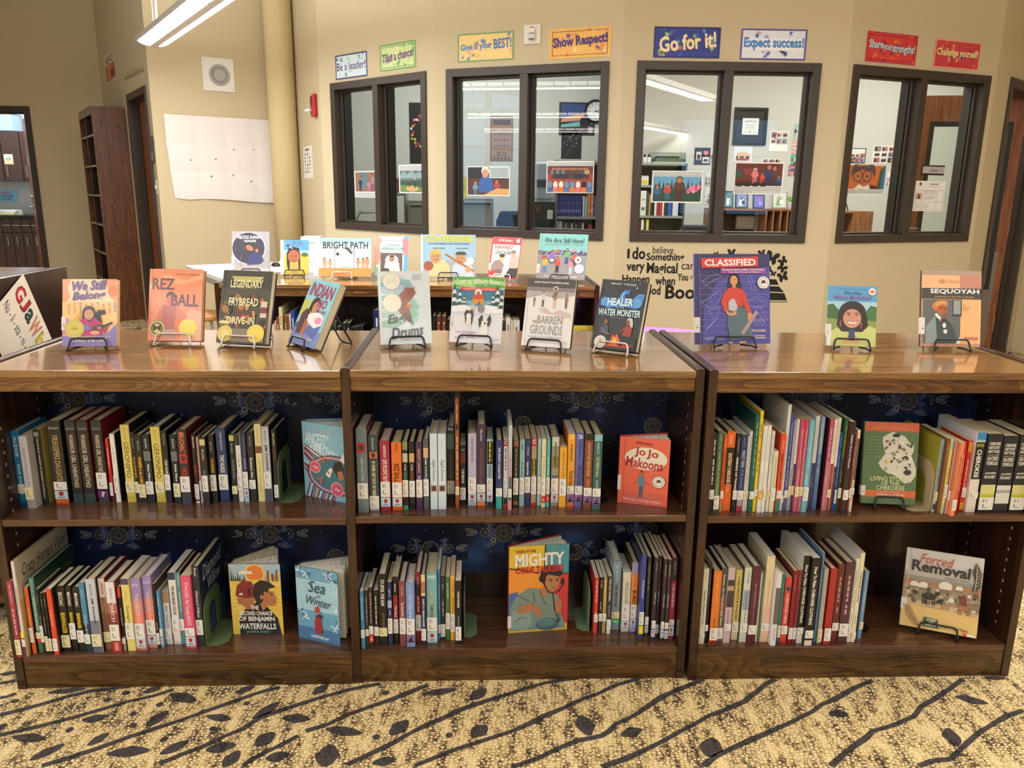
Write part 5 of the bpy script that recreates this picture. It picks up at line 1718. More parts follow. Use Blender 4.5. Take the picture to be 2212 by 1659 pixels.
ART['rez'] = [('p', 'f0946c', [0, 60, 30, 74, 60, 66, 100, 78, 100, 100, 0, 100]), ('p', 'f6b08c', [0, 78, 30, 92, 70, 84, 100, 94, 100, 86, 60, 78, 30, 84, 0, 70]), ('p', 'f4b494', [60, 0, 100, 0, 100, 40, 80, 44, 62, 34]), ('r', 'e87858', 0, 20, 4, 60),
              ('p', 'e08068', [14, 28, 20, 44, 34, 50, 44, 50, 58, 46, 72, 36, 74, 28, 58, 20, 44, 8, 20, 8]), ('p', 'c06a64', [26, 50, 52, 50, 50, 16, 24, 16]), ('e', '5a484c', 41, 62, 9, 9), ('e', 'e07060', 41, 57, 7.5, 9), ('p', 'e07060', [36, 48, 46, 48, 45, 54, 37, 54]),
              ('e', 'ee8454', 60, 22, 11, 11), ('p', 'd0a8a0', [28, 4, 52, 4, 50, 16, 26, 16])] + \
    [('t', '7a4a58', 6, 71, 48, 87, 'REZ', 'b', -2), ('t', '7a4a58', 42, 48, 94, 65, 'BALL', 'b', -2), ('t', 'a05858', 50, 91, 94, 93.5, 'BYRON GRAVES', 'm', -2)] + \
    [('e', '5a5030', 17, 17, 15.5, 15.5), ('e', 'd8cf8a', 17, 17, 14.8, 14.8), ('o', '4a4428', 17, 17, 11.5, 2.2), ('t', '4a4428', 9, 14, 25, 22, 'M', 'b'), ('e', 'f2df5a', 75, 18, 17, 17)]
ART['frybread'] = [('r', '3a382c', 0, 74, 100, 100), ('p', 'c8bc70', [18, 92, 84, 92, 76, 84, 26, 84]), ('e', '6a6844', 50, 78, 30, 5)]
random.seed(11)
for k in range(46):
    ART['frybread'].append(('e', random.choice(['8a4a30', 'a87a38', '5a3428', '2a2622', 'b8603c', '6a2c2c', 'c89a4c', '40505c', '7a6a30']), random.uniform(6, 92), random.uniform(22, 66), random.uniform(3, 10), random.uniform(3, 7), random.uniform(0, 180)))
ART['frybread'] += [('r', 'd8d0bc', 84, 36, 97, 58), ('r', '8a2c24', 84, 42, 97, 50), ('p', 'c84030', [46, 38, 50, 33, 54, 38, 52, 40, 50, 38.5, 48, 40]), ('r', '8a7a6a', 8, 2, 96, 20), ('e', 'e8dca0', 12, 28, 10, 3),
                    ('t', 'efe8b8', 18, 76, 84, 87, 'LEGENDARY', 'b'), ('t', 'efe8b8', 18, 51, 78, 62, 'FRYBREAD', 'b'), ('t', 'efe8b8', 18, 26, 74, 36, 'DRIVE-IN', 'b')] + \
    [('e', 'c8a83a', 17, 12.5, 16, 16), ('e', 'efd984', 17, 12.5, 14, 14), ('o', 'b89a40', 17, 12.5, 11, 1.2), ('e', 'f3d857', 79, 14, 17.5, 17.5)]
ART['indian'] = [('r', '8cc4cc', 0, 45, 100, 100), ('r', 'b8c06a', 0, 44, 46, 68), ('p', '4a6a40', [0, 10, 20, 16, 30, 30, 10, 34, 0, 30]), ('r', '7888b8', 0, 0, 100, 24), ('p', '5a3a44', [12, 16, 30, 16, 36, 46, 22, 56, 10, 46]), ('p', 'b06048', [30, 20, 44, 14, 50, 24, 40, 36, 30, 40]),
                 ('p', '5868a8', [40, 20, 84, 12, 92, 34, 70, 40, 50, 32]), ('e', '3a2c30', 46, 62, 17, 16), ('p', '3a2c30', [30, 62, 40, 44, 34, 38, 26, 50]), ('e', 'c08a70', 50, 58, 11, 12), ('p', 'e8e0e4', [34, 46, 50, 50, 70, 52, 90, 46, 92, 34, 70, 28, 54, 32, 38, 38]), ('e', 'd890b0', 76, 40, 12, 7),
                 ('t', '98305e', 8, 74, 92, 94, 'INDIAN', 'b', -3), ('t', '98305e', 52, 58, 84, 72, 'NO', 'b', -3), ('t', '98305e', 56, 51, 90, 56, 'MORE', 'm', -3), ('t', 'e8ecf4', 30, 8, 80, 12, 'Charlene Willing McManis', 'mi')]
ART['eagle'] = [('p', 'b8d4e0', [4, 92, 40, 94, 62, 86, 70, 76, 60, 66, 40, 70, 20, 66, 4, 72]), ('p', '8cb8cc', [4, 84, 30, 90, 60, 88, 68, 78, 50, 80, 30, 82, 4, 78]), ('p', '98c8c4', [4, 66, 30, 70, 56, 66, 62, 60, 30, 62, 4, 60]), ('p', 'a8d4c8', [56, 66, 72, 60, 80, 50, 74, 46, 78, 40, 72, 30, 60, 22, 56, 40]),
                ('p', '8cc4b4', [60, 60, 70, 56, 76, 50, 70, 46, 74, 40, 66, 34, 60, 40]), ('p', 'a8d0c0', [4, 44, 26, 48, 40, 42, 26, 36, 4, 38]), ('p', '98c8b4', [4, 32, 26, 36, 50, 30, 30, 22, 4, 24]), ('p', 'b0d4c8', [4, 54, 20, 56, 20, 50, 4, 48])]
for k in range(8):
    ART['eagle'].append(('l', '7aa8b8', .8, [6, 62 + k * 3.6, 24, 65 + k * 3.5, 44, 62 + k * 3.4, 60, 66 + k * 2]))
ART['eagle'] += [('p', '9a5c40', [32, 62, 42, 70, 56, 78, 68, 76, 72, 70, 64, 62, 52, 54, 36, 52]), ('p', '8a5038', [30, 54, 44, 56, 58, 48, 62, 36, 66, 26, 56, 30, 44, 38, 34, 48])] + \
    [('l', '6a3a28', .7, [44 + k * 3, 58 + k * 1.2, 50 + k * 3.4, 72 + k * 1.2]) for k in range(7)] + [('p', '8a4c34', [48 + k * 4, 74 + k * .3, 52 + k * 4, 75, 52 + k * 4.4, 80 - k * .6]) for k in range(5)] + \
    [('e', 'c87840', 56, 52, 8, 3.5, -15), ('e', '3a2a24', 50, 54, 2, 1.5), ('l', '5a3222', 1, [44, 44, 56, 34, 62, 28])] + \
    [('e', 'b8b4a4', 25, 87, 17.6, 17.6), ('e', 'e6e2d4', 25, 87, 16.8, 16.8), ('l', 'b8b4a4', 1, [16, 82, 22, 90, 26, 84, 32, 91, 34, 83]), ('e', 'e8e4d4', 25, 56.5, 18, 18)] + \
    [('t', '34383c', 14, 26, 62, 42, 'Eagle', 'bi', 5), ('t', '34383c', 20, 9, 84, 25, 'Drums', 'bi', 7), ('t', '8a949c', 48, 9, 76, 11, 'NASUGRAQ', 'm', 1), ('t', '8a949c', 40, 5, 86, 7, 'RAINEY HOPSON', 'm', 1)] + [('r', 'a8b4bc', 66, 88 + k * 2.2, 84, 88.7 + k * 2.2) for k in range(4)]
ART['windy'] = [('r', 'e6e8f2', 0, 0, 100, 56), ('r', '3a80a0', 0, 54, 100, 82), ('r', '7ab8d0', 0, 54, 100, 64), ('p', '62b04c', [0, 82, 0, 100, 100, 100, 100, 84, 70, 80, 40, 86]), ('p', 'a8dc7c', [0, 88, 30, 84, 60, 92, 100, 88, 100, 94, 50, 97, 0, 94]),
                ('p', 'f4f6fa', [0, 54, 20, 58, 40, 54, 70, 58, 100, 54, 100, 46, 0, 46]), ('p', 'd4d8ec', [0, 46, 30, 48, 60, 44, 100, 47, 100, 44, 50, 41, 0, 43])]
for x, y, s in ((4, 52, 36), (15, 54, 28), (88, 54, 34), (97, 50, 30), (80, 56, 20), (24, 56, 16), (30, 57, 10), (72, 57, 10)):
    for j in range(5):
        ART['windy'].append(('p', ('2c4a44', 'e8eef0')[j % 2], [x - s * (.26 - j * .045), y + s * (.1 + j * .17), x + s * (.26 - j * .045), y + s * (.1 + j * .17), x, y + s * (.34 + j * .17)]))
ART['windy'] += [('t', 'f8f8f4', 8, 86, 94, 97, 'Lost at Windy River', 'm'), ('p', 'd84a38', [14, 84, 88, 84, 84, 82, 88, 79, 14, 79, 18, 81.5]), ('t', 'f8d8d0', 22, 80.2, 82, 82.6, 'A TRUE STORY OF SURVIVAL', 'm'),
                 ('e', 'f0ece8', 51, 76, 7, 7), ('e', 'b8764c', 51, 74.6, 4, 4.6), ('p', 'e0962c', [42, 58, 62, 58, 63, 70, 56, 73, 46, 73, 40, 70]), ('p', 'd0492c', [42, 66, 60, 66, 64, 71, 52, 74, 40, 71])] + \
    [('e', 'cfc4b8', 42, 52, 5, 7), ('e', '8a8890', 58, 52, 7, 8), ('p', '6a6870', [50, 58, 54, 64, 58, 58]), ('p', '3a3034', [26, 44, 30, 50, 36, 48, 42, 51, 44, 42, 42, 28, 30, 26]), ('e', 'efe8e4', 35, 40, 5, 6), ('p', 'efe8e4', [31, 36, 40, 36, 40, 22, 36, 22, 35, 30, 34, 22, 30, 24]),
     ('p', '2c2a2e', [54, 36, 60, 43, 64, 38, 72, 38, 76, 44, 79, 36, 76, 26, 56, 24]), ('p', 'f2f0ee', [62, 37, 70, 37, 72, 26, 74, 16, 68, 8, 64, 14, 60, 10, 58, 20]), ('e', 'f2f0ee', 67, 34, 6, 6), ('e', '2a2a2c', 67, 30.5, 2.2, 1.8), ('e', '2a2a2c', 63, 35, 1.4, 1.6), ('e', '2a2a2c', 71, 35, 1.4, 1.6), ('e', 'd88a90', 67, 27.6, 2, 1.2)] + \
    [('t', 'c07890', 10, 13, 50, 18, 'Trina Rathgeber', 'm'), ('t', '7a7894', 10, 6, 28, 9, 'Alina Pete', 'm'), ('t', '7a7894', 32, 6, 50, 9, 'Jillian Dolan', 'm'), ('l', '6a68b0', .6, [74, 2, 86, 5, 98, 7])]
ART['barren'] = [('r', 'eceaea', 0, 0, 100, 78), ('r', '8c8286', 0, 78, 100, 88), ('r', '4c484c', 0, 88, 100, 100), ('p', 'b8b0b2', [0, 70, 30, 76, 70, 72, 100, 78, 100, 82, 0, 82]), ('t', 'f4f0ec', 15, 94, 86, 96.6, 'BOOK ONE OF THE MISEWA SAGA', 'b'),
                 ('p', 'd8c0c4', [28, 56, 44, 58, 56, 50, 72, 56, 96, 50, 98, 44, 80, 44, 64, 48, 48, 48, 32, 52])] + person(18, 59, 17, '8a8272', '7a7466', '9a8878', '6a6258') + person(36, 59, 24, 'e4d6d4', '5a5660', 'b08878', '3c3438') + \
    person(60, 57, 31, 'a08874', 'd8c4a0', 'c8b4a0', '6a5c58') + person(84, 58, 23, 'a87e6c', '5a5660', 'a07868', '4a3c3c') + [('l', '5a4840', 2.2, [55, 74, 65, 82]), ('e', 'd8d0c8', 60, 86.6, 5.5, 5), ('e', '6a5850', 60, 86, 3.2, 3.6)] + \
    [('t', '9a9898', 28, 34, 80, 46, 'BARREN', 'm'), ('t', '7a7878', 18, 34, 27, 38.5, 'THE', 'm'), ('t', '9a9898', 15, 18, 82, 32, 'GROUNDS', 'm'), ('t', 'a09c98', 12, 13, 84, 15.6, 'DAVID A. ROBERTSON', 'm'), ('r', 'b0acac', 6, 8.6, 94, 9.2), ('r', 'b0acac', 6, 6, 94, 6.6)]
random.seed(3)
ART['healer'] = [('r', '2a2e36', 0, 0, 100, 100)] + [('e', 'a8b4bc', random.uniform(4, 96), random.uniform(56, 97), .5, .5) for _ in range(40)] + [('e', '8ad0e8', 79, 90, 2, 2)] + \
    [('p', '3a7cc8', [4, 62, 14, 72, 30, 74, 44, 70, 46, 80, 54, 86, 66, 86, 64, 80, 56, 80, 58, 74, 72, 72, 84, 82, 98, 82, 96, 70, 84, 60, 60, 62, 30, 60]), ('e', '5aa0e0', 14, 68, 9, 9), ('e', '4a90d8', 24, 64, 9, 8), ('e', '5aa0e0', 86, 68, 9, 9), ('p', '78b8ec', [46, 74, 50, 82, 58, 84, 52, 78, 52, 72]),
     ('l', '9ad0f4', .9, [76, 74, 86, 80, 97, 80]), ('l', '9ad0f4', .9, [74, 70, 86, 75, 97, 76]), ('t', 'd8eef4', 20, 63, 76, 74, 'HEALER', 'b', 2), ('t', 'c0d4dc', 40, 59.5, 58, 61.5, 'OF THE', 'm'), ('t', 'c8e8f4', 4, 48, 96, 58, 'WATER MONSTER', 'b', 1), ('t', 'ece8e4', 18, 93, 80, 95.4, '. BRIAN  YOUNG .', 'm'), ('r', '8a9498', 34, 45, 60, 45.5),
     ('p', '181a1e', [4, 0, 96, 0, 96, 20, 60, 24, 30, 22, 4, 18]), ('p', 'b83a20', [30, 4, 84, 4, 92, 8, 76, 11, 40, 12]), ('p', 'e86a24', [38, 6, 58, 6, 62, 14, 52, 24, 50, 18, 44, 22, 42, 14]), ('p', 'f8c050', [44, 8, 54, 8, 55, 14, 50, 18, 46, 13]),
     ('e', '28282c', 22, 40, 6.6, 7), ('e', '8a5038', 25, 38.6, 4.4, 5.6), ('p', '34506a', [14, 22, 34, 22, 32, 34, 20, 35]), ('l', '9a5840', 3, [16, 30, 28, 22, 38, 22]), ('l', '24283a', 5, [18, 20, 36, 14, 44, 10]), ('e', 'c8c4c0', 76, 42, 6.6, 7.4), ('e', '8a4c38', 73, 40, 4.2, 5.6), ('p', 'c8c4c0', [78, 44, 84, 40, 84, 34, 79, 34]),
     ('p', '9a3c2c', [64, 22, 84, 20, 84, 34, 70, 36]), ('l', '9a5038', 3, [68, 32, 60, 26, 60, 31]), ('l', '1c2430', 6, [80, 18, 66, 14, 64, 6])] + seal(20, 9.5, 13.5)
random.seed(5)
ART['classified'] = [('p', '43406a', [0, 100, 100, 100, 100, 86, 60, 82, 30, 70, 12, 40, 10, 0, 0, 0]), ('r', '6a64b4', 6, 0, 7.2, 100)]
for k in range(11):
    ART['classified'].append(('r', '8a8ad0', 5, 6 + k * 7, 100, 6.35 + k * 7))
for k in range(26):
    x, y, a = random.uniform(8, 90), random.uniform(24, 78), random.choice([.35, -.9, .4, .3])
    L = random.uniform(8, 26)
    ART['classified'].append(('l', '8888cc', .45, [x, y, x + L, y + L * a * .8]))
for pts in ([10, 70, 22, 76, 32, 78, 36, 74, 24, 70, 12, 64], [8, 46, 20, 40, 30, 46, 36, 56, 34, 60], [66, 46, 80, 52, 96, 44, 88, 40, 72, 42], [78, 40, 92, 24, 96, 26, 86, 42], [70, 74, 74, 76, 82, 58, 76, 60], [18, 38, 24, 28, 28, 30, 34, 42]):
    ART['classified'].append(('l', 'a4a4dc', .5, pts + pts[:2]))
ART['classified'] += [('p', '373f49', [50, 72, 58, 72, 62, 66, 61, 58, 44, 58, 43, 66, 45, 71]), ('e', '2a2224', 52, 71.5, 7.2, 8), ('p', '2a2224', [45.5, 72, 58.5, 72, 58.5, 67, 45.5, 67]), ('e', 'dca070', 51.6, 70.4, 5.0, 6.4), ('l', '3a2420', .7, [48.8, 71.4, 50.6, 71.6]), ('l', '3a2420', .7, [52.6, 71.6, 54.4, 71.4]), ('l', 'a85844', .7, [50.4, 67.4, 52.8, 67.4]), ('r', 'd09468', 49.4, 60, 54, 65)] + \
    [('p', '5f767c', [44, 40, 66, 40, 78, 6, 46, 4, 42, 24]), ('p', 'd05040', [40, 60, 48, 62.5, 55, 62.5, 64, 60, 68, 52, 74, 36, 69, 34, 63, 46, 64, 41, 44, 41, 42, 50, 44, 37, 38, 36, 34, 48]), ('l', '9a3428', .5, [63, 46, 62, 56]), ('p', '4a5c62', [44, 41.5, 65, 41.5, 65, 40, 44, 40]),
     ('p', 'c8c4cc', [44, 46, 48, 50, 52, 50, 56, 42, 52, 36, 44, 38]), ('p', '8a98a4', [52, 36, 56, 42, 57, 40, 53, 34]), ('p', 'e0a070', [40, 38, 46, 34, 54, 36, 55, 33, 48, 31, 42, 33]), ('p', 'd89868', [69, 34, 74, 35, 78, 28, 74, 22, 70, 26]), ('p', 'b8949c', [80, 37, 84, 35, 64, 10, 60, 12]), ('r', 'd89868', 44, .6, 49, 2.6), ('r', 'd89868', 58, .6, 67, 3)] + \
    [('p', 'd84844', [9, 84, 84, 86, 84, 97, 8, 95]), ('t', 'f6f0ec', 13, 86.6, 81, 94, 'CLASSIFIED', 'b', .8), ('r', '9a58a4', 34, 78, 94, 84), ('t', 'f0d8b0', 36, 81.4, 92, 83.4, 'The Secret Career of MARY GOLDA ROSS', 'b'), ('t', 'e8dce4', 44, 78.6, 88, 80.6, 'Cherokee Aerospace Engineer', 'm')] + seal(91, 68, 8.4) + \
    [('t', 'f0d8b0', 74, 13.6, 94, 15.8, 'TRACI SORELL', 'b'), ('t', 'f0d8c0', 78, 8, 92, 9.8, 'NATASHA', 'b'), ('t', 'f0d8c0', 79, 5.6, 93, 7.4, 'DONOVAN', 'b'), ('t', 'c0c0ec', 12, 4, 38, 8, '+(5/2)-(9)(2', 'm'), ('t', 'b4b4e4', 76, 24, 92, 28, '(2/x)(5-x', 'm'), ('r', 'b4b4e4', 75, 23, 93, 23.4), ('t', 'b4b4e4', 80, 19.6, 90, 22, '1 - v', 'm'), ('l', 'd0d0f4', .6, [14, 16, 26, 27])]
ART['wilma'] = [('r', '5aa0d4', 0, 62, 100, 100), ('r', 'a8d0e4', 0, 56, 100, 74), ('r', '8a9c50', 0, 0, 100, 50), ('p', '3c6a38', [0, 46, 0, 68, 12, 70, 20, 62, 30, 56, 30, 44]), ('p', '44763c', [78, 44, 78, 58, 88, 68, 100, 66, 100, 42]), ('p', 'c8d080', [0, 20, 40, 40, 70, 40, 100, 30, 100, 0, 0, 0]), ('p', 'd8a878', [30, 4, 70, 4, 58, 20, 48, 20]), ('r', 'e4eaf0', 1, 0, 9, 36),
                ('e', '2a2122', 51, 55, 28, 26), ('p', '2a2122', [22, 54, 80, 54, 84, 34, 72, 24, 30, 24, 20, 34]), ('e', 'd09680', 51, 46, 18.5, 20.5), ('p', '2a2122', [33, 62, 50, 64, 68, 62, 66, 70, 36, 70]), ('l', '3a2420', 1.4, [38, 54, 44, 56, 48, 54.5]), ('l', '3a2420', 1.4, [55, 54.5, 60, 56, 65, 54]), ('e', '2a1c1c', 44, 52.4, 3, 1.4), ('e', '2a1c1c', 60, 52.4, 3, 1.4),
                ('p', 'f4ece8', [42, 41, 62, 41, 58, 37.5, 46, 37.5]), ('l', '9a4a44', 1.2, [41, 42, 52, 40.6, 63, 42]), ('l', 'b07460', 1, [50, 50, 49, 45, 54, 44.5]), ('r', 'a05848', 26, 32, 29, 42), ('r', 'a05848', 68, 30, 71, 40), ('p', '34487c', [44, 14, 58, 14, 56, 28, 46, 28]), ('r', '2a3a60', 46, 10, 57, 14), ('t', '2c3c4c', 20, 93.6, 78, 95.4, 'The #1 New York Times Bestselling Series', ''),
                ('t', '2a3c4c', 33, 85.4, 68, 91, 'Who Was', ''), ('t', '8a5a94', 11, 77.4, 90, 84.6, 'Wilma Mankiller?', 'm'), ('e', 'f4f0ec', 90, 91.4, 7.5, 7.5), ('e', 'e88048', 90, 91.4, 5.4, 3.4)]
ART['sequoyah'] = [('r', 'a89c90', 0, 96.4, 100, 100), ('r', '4e4c4a', 0, 63, 100, 77), ('r', 'ecb88c', 0, 77, 66, 94), ('r', 'c48a74', 64, 77, 100, 94), ('r', 'f0b880', 66, 4, 100, 62), ('r', '6a6c6a', 3, 4, 66, 62), ('r', '4a4c4a', 52, 40, 68, 62), ('r', '9aa09c', 54, 43, 66, 61),
                   ('e', 'd08a68', 34, 86, 6, 4), ('t', 'c08058', 42, 84, 64, 89, 'Cherokee', 'i'), ('e', 'd88048', 31, 54, 13, 8.6, 10), ('e', 'e09858', 33, 57, 11, 4.4, 10), ('e', 'b06a44', 35, 48.6, 9, 9.6), ('p', '8a4c30', [27, 44, 36, 36, 42, 42, 40, 38, 32, 34]), ('l', '3a2018', 1.4, [31, 50.6, 36, 51]), ('l', '3a2018', 1.4, [38.5, 51, 42, 50.4]), ('l', '6a3020', .9, [36, 43.4, 41, 43.4]), ('l', '7a4028', .9, [38, 50, 39.5, 46]),
                   ('p', '8a9c9c', [8, 4, 8, 26, 20, 38, 28, 40, 30, 20, 24, 4]), ('p', '4a5450', [24, 38, 44, 36, 54, 26, 62, 6, 28, 4]), ('p', 'f0ece8', [22, 42, 26, 44, 36, 36, 34, 33]), ('p', '6a3434', [32, 37, 42, 37, 43, 33, 34, 32]), ('e', 'ece8e4', 39, 28, 3, 4.4), ('e', 'e4e0dc', 41, 20, 3.4, 3.8), ('p', 'e8e0dc', [58, 4, 66, 4, 66, 14]),
                   ('t', 'f6f4f0', 14, 69, 96, 76, 'SEQUOYAH', 'b'), ('t', 'c8a060', 22, 64.4, 88, 66.8, 'INVENTOR OF WRITTEN CHEROKEE', 'mi'), ('t', 'a07848', 70, 54, 74, 55.6, 'BY', ''), ('t', 'a07848', 70, 51, 83, 53, 'Roberta', ''), ('t', 'a07848', 70, 48, 79, 50, 'Basel', ''), ('r', 'c07868', 73, 10, 96, 13)]

EB = None
oe = lambda *a, **k: on_easel(*a, group='books shown on easels along the front row', **k)
oe('peach and violet book with girl in magenta hoodie and cat', (134.5, 748.4), (253, 747.5), (135, 603), (252.4, 603), .021, 'f0b88c', ART['belong'], 'k', sticker=(.24, .44))
oe('coral orange book with a basketball player and two gold seals', (315.1, 735.8), (434.7, 737), (327.7, 580.6), (437.7, 581.7), .026, 'f29a74', ART['rez'], 's', back='c87058', lean=17)
oe('dark book in glossy jacket with yellow lettering over crowded diner', (462.6, 739), (574.7, 744.5), (487.9, 582.6), (587.4, 587.1), .03, '4a483c', ART['frybread'], 's', back='1c2450', lean=20)
oe('pale turquoise book turned aside with purple title and seated girl', (622.6, 738.1), (679.6, 754.4), (675, 603.4), (735.7, 610.6), .026, '94c0c8', ART['indian'], 'k', back='3a2c34', lean=28, ew=.036)
oe('pale blue hardback with two white seals and a brown eagle', (826.1, 745), (937.7, 741.5), (813.5, 586.2), (922.9, 585.3), .024, 'd6e2ea', ART['eagle'], 'k', lean=14)
oe('thin book with green aurora, snowy pines and sled dogs', (969.9, 738.3), (1084, 743.5), (980.7, 598.9), (1088.3, 598), .008, 'e6e8f2', ART['windy'], 'k', hard=False, sticker=(.2, .4))
oe('white and grey book with four walking figures above pink brushstrokes', (1123.5, 745.4), (1230.1, 753.5), (1143.3, 601.6), (1245.2, 606.1), .022, 'e8e6e6', ART['barren'], 'k', back='241f22', lean=17)
oe('dark night-blue book with a blue water bird above a campfire', (1275.4, 749.9), (1372.1, 761.6), (1302.5, 601.6), (1402.5, 610.6), .027, '2a2e36', ART['healer'], 's', back='14151a', lean=20)
oe('large purple hardback with red banner and woman in orange sweater', (1510, 744), (1674.4, 742), (1492.1, 547.1), (1651.6, 549.5), .011, '5a56a6', ART['classified'], 'k', back='6a68b0', lean=13, sticker=(.13, .3), ew=.06)
oe('small book with sky-blue top and a smiling dark-haired woman', (1786.3, 746), (1893, 749.9), (1787.4, 617.2), (1893.2, 618.7), .008, '9ac0a0', ART['wilma'], 'k', hard=False, sticker=(.16, .36))
oe('brown and peach hardback with a portrait of a turbaned man', (1991.8, 747.8), (2120.9, 750.6), (1988.6, 584.5), (2116.7, 585.6), .012, 'c09478', ART['sequoyah'], 'k', back='3a3432', lean=14, sticker=(.16, .38))

# second row
random.seed(9)
ART['nicole'] = [('r', 'a8a8b0', 0, 0, 100, 100), ('e', 'c8c8d4', 44, 60, 46, 46), ('e', '3c3a4c', 44, 60, 43, 43)] + [('l', random.choice(['6a6880', '8a88a0', '2a2a3c']), .8, [x, y, x + random.uniform(-4, 4), y + random.uniform(3, 9)]) for x, y in [(random.uniform(8, 70), random.uniform(20, 92)) for _ in range(44)]] + \
    [('p', '3a3f78', [40, 20, 74, 22, 84, 30, 78, 46, 60, 50, 44, 42]), ('e', 'c07858', 47, 60, 11, 7, -35), ('e', 'd08868', 66, 54, 4, 5), ('r', 'e8e6e2', 20, 0, 98, 11), ('p', 'd8a888', [8, 4, 24, 20, 28, 24, 20, 8]), ('t', 'f4f4f4', 16, 82, 80, 90, 'NICOLE AUNAPU', 'b'), ('t', 'f4f4f4', 34, 74, 64, 80, 'MANN', 'b'),
     ('t', '5a5a60', 24, 6, 90, 9, 'FIRST NATIVE AMERICAN', 'm'), ('t', '5a5a60', 44, 1.6, 90, 4.4, 'WOMEN IN SPACE', 'm')]
ART['bull'] = [('r', '5aa4d8', 0, 60, 100, 100), ('r', 'a8d0e4', 0, 56, 100, 70), ('r', 'd4c450', 0, 0, 100, 58), ('e', '4a7040', 86, 57, 12, 8), ('r', 'e4eef4', 0, 0, 12, 100), ('p', '2c2420', [22, 30, 22, 62, 30, 74, 46, 78, 62, 74, 70, 60, 70, 12, 64, 12, 62, 50, 34, 50, 32, 12, 26, 12]), ('e', 'b8694c', 47, 52, 21, 24), ('p', '2c2420', [26, 60, 38, 72, 47, 74, 58, 72, 68, 60, 66, 76, 47, 80, 28, 76]),
               ('p', 'c8a868', [34, 0, 62, 0, 60, 30, 36, 30]), ('e', '2a1814', 40, 53, 3.4, 1.6), ('e', '2a1814', 54, 53, 3.4, 1.6), ('l', '6a2c20', 1.6, [40, 40, 47, 41, 54, 40]), ('l', '8a4430', 1.4, [46, 54, 44, 46, 50, 46]), ('p', '3c3430', [20, 82, 26, 88, 34, 84, 30, 78]), ('p', 'f0ece8', [28, 84, 34, 82, 44, 74, 40, 74]), ('t', '34506c', 42, 91, 76, 96, 'Who Was', 'm'), ('t', '8a6aa0', 32, 82, 86, 90, 'Sitting Bull?', 'm')]
ART['bright'] = [('r', 'e8ecee', 0, 0, 100, 100), ('r', 'a8cce0', 8, 82, 100, 100), ('r', 'd4e4ec', 8, 54, 100, 82), ('r', 'e09450', 8, 0, 100, 22), ('r', 'f4f2f0', 0, 0, 8, 100), ('l', '6a6e70', 1, [36, 12, 36, 84]), ('l', '6a6e70', 1, [70, 12, 70, 84]), ('l', '8a8e90', .7, [34, 66, 72, 66]), ('e', '9ac8d4', 56, 24, 10, 2),
                 ('p', '4a4c54', [50, 74, 60, 76, 68, 60, 64, 58, 58, 68]), ('p', 'e8e4e0', [42, 58, 50, 74, 56, 70, 48, 54]), ('e', '2c2624', 41, 58, 2.6, 3), ('l', 'd8a888', 1.4, [46, 56, 42, 48]), ('e', '8a6450', 52, 12, 8, 1.6)] + person(18, 22, 26, 'c89a78', 'd0a080') + person(28, 22, 22, 'c89a78', 'd0a080') + person(77, 22, 26, 'c89a78', 'd0a080') + person(86, 22, 26, 'c89a78', 'd0a080') + person(93, 22, 28, 'c89a78', 'd0a080') + \
    [('t', '22262c', 15, 72, 94, 90, 'BRIGHT PATH', 'm')]
ART['john'] = [('r', 'ecebea', 0, 0, 100, 100), ('p', 'e8a49c', [0, 24, 14, 30, 20, 54, 14, 74, 22, 90, 12, 100, 0, 100]), ('p', '6ab0d4', [84, 0, 100, 0, 100, 100, 88, 100, 82, 70, 90, 40]), ('p', 'e48a98', [84, 60, 100, 50, 100, 90, 84, 96]), ('p', '9ac8a0', [0, 0, 14, 0, 12, 20, 0, 26]), ('r', '6a5c58', 18, 8, 84, 58), ('e', 'e8e4e4', 52, 40, 20, 16), ('p', 'e4e0e0', [28, 10, 78, 10, 74, 34, 32, 34]), ('e', 'b07c60', 52, 43, 8, 9), ('e', '2c2422', 52, 50, 8, 3),
               ('e', '4a4240', 34, 14, 12, 7), ('t', 'e08890', 22, 88, 84, 92, 'Native American Heroes', 'm'), ('t', '5aa0a8', 34, 74, 74, 80, 'JOHN', 'b'), ('t', '5aa0a8', 20, 65, 88, 72, 'HERRINGTON', 'b')]
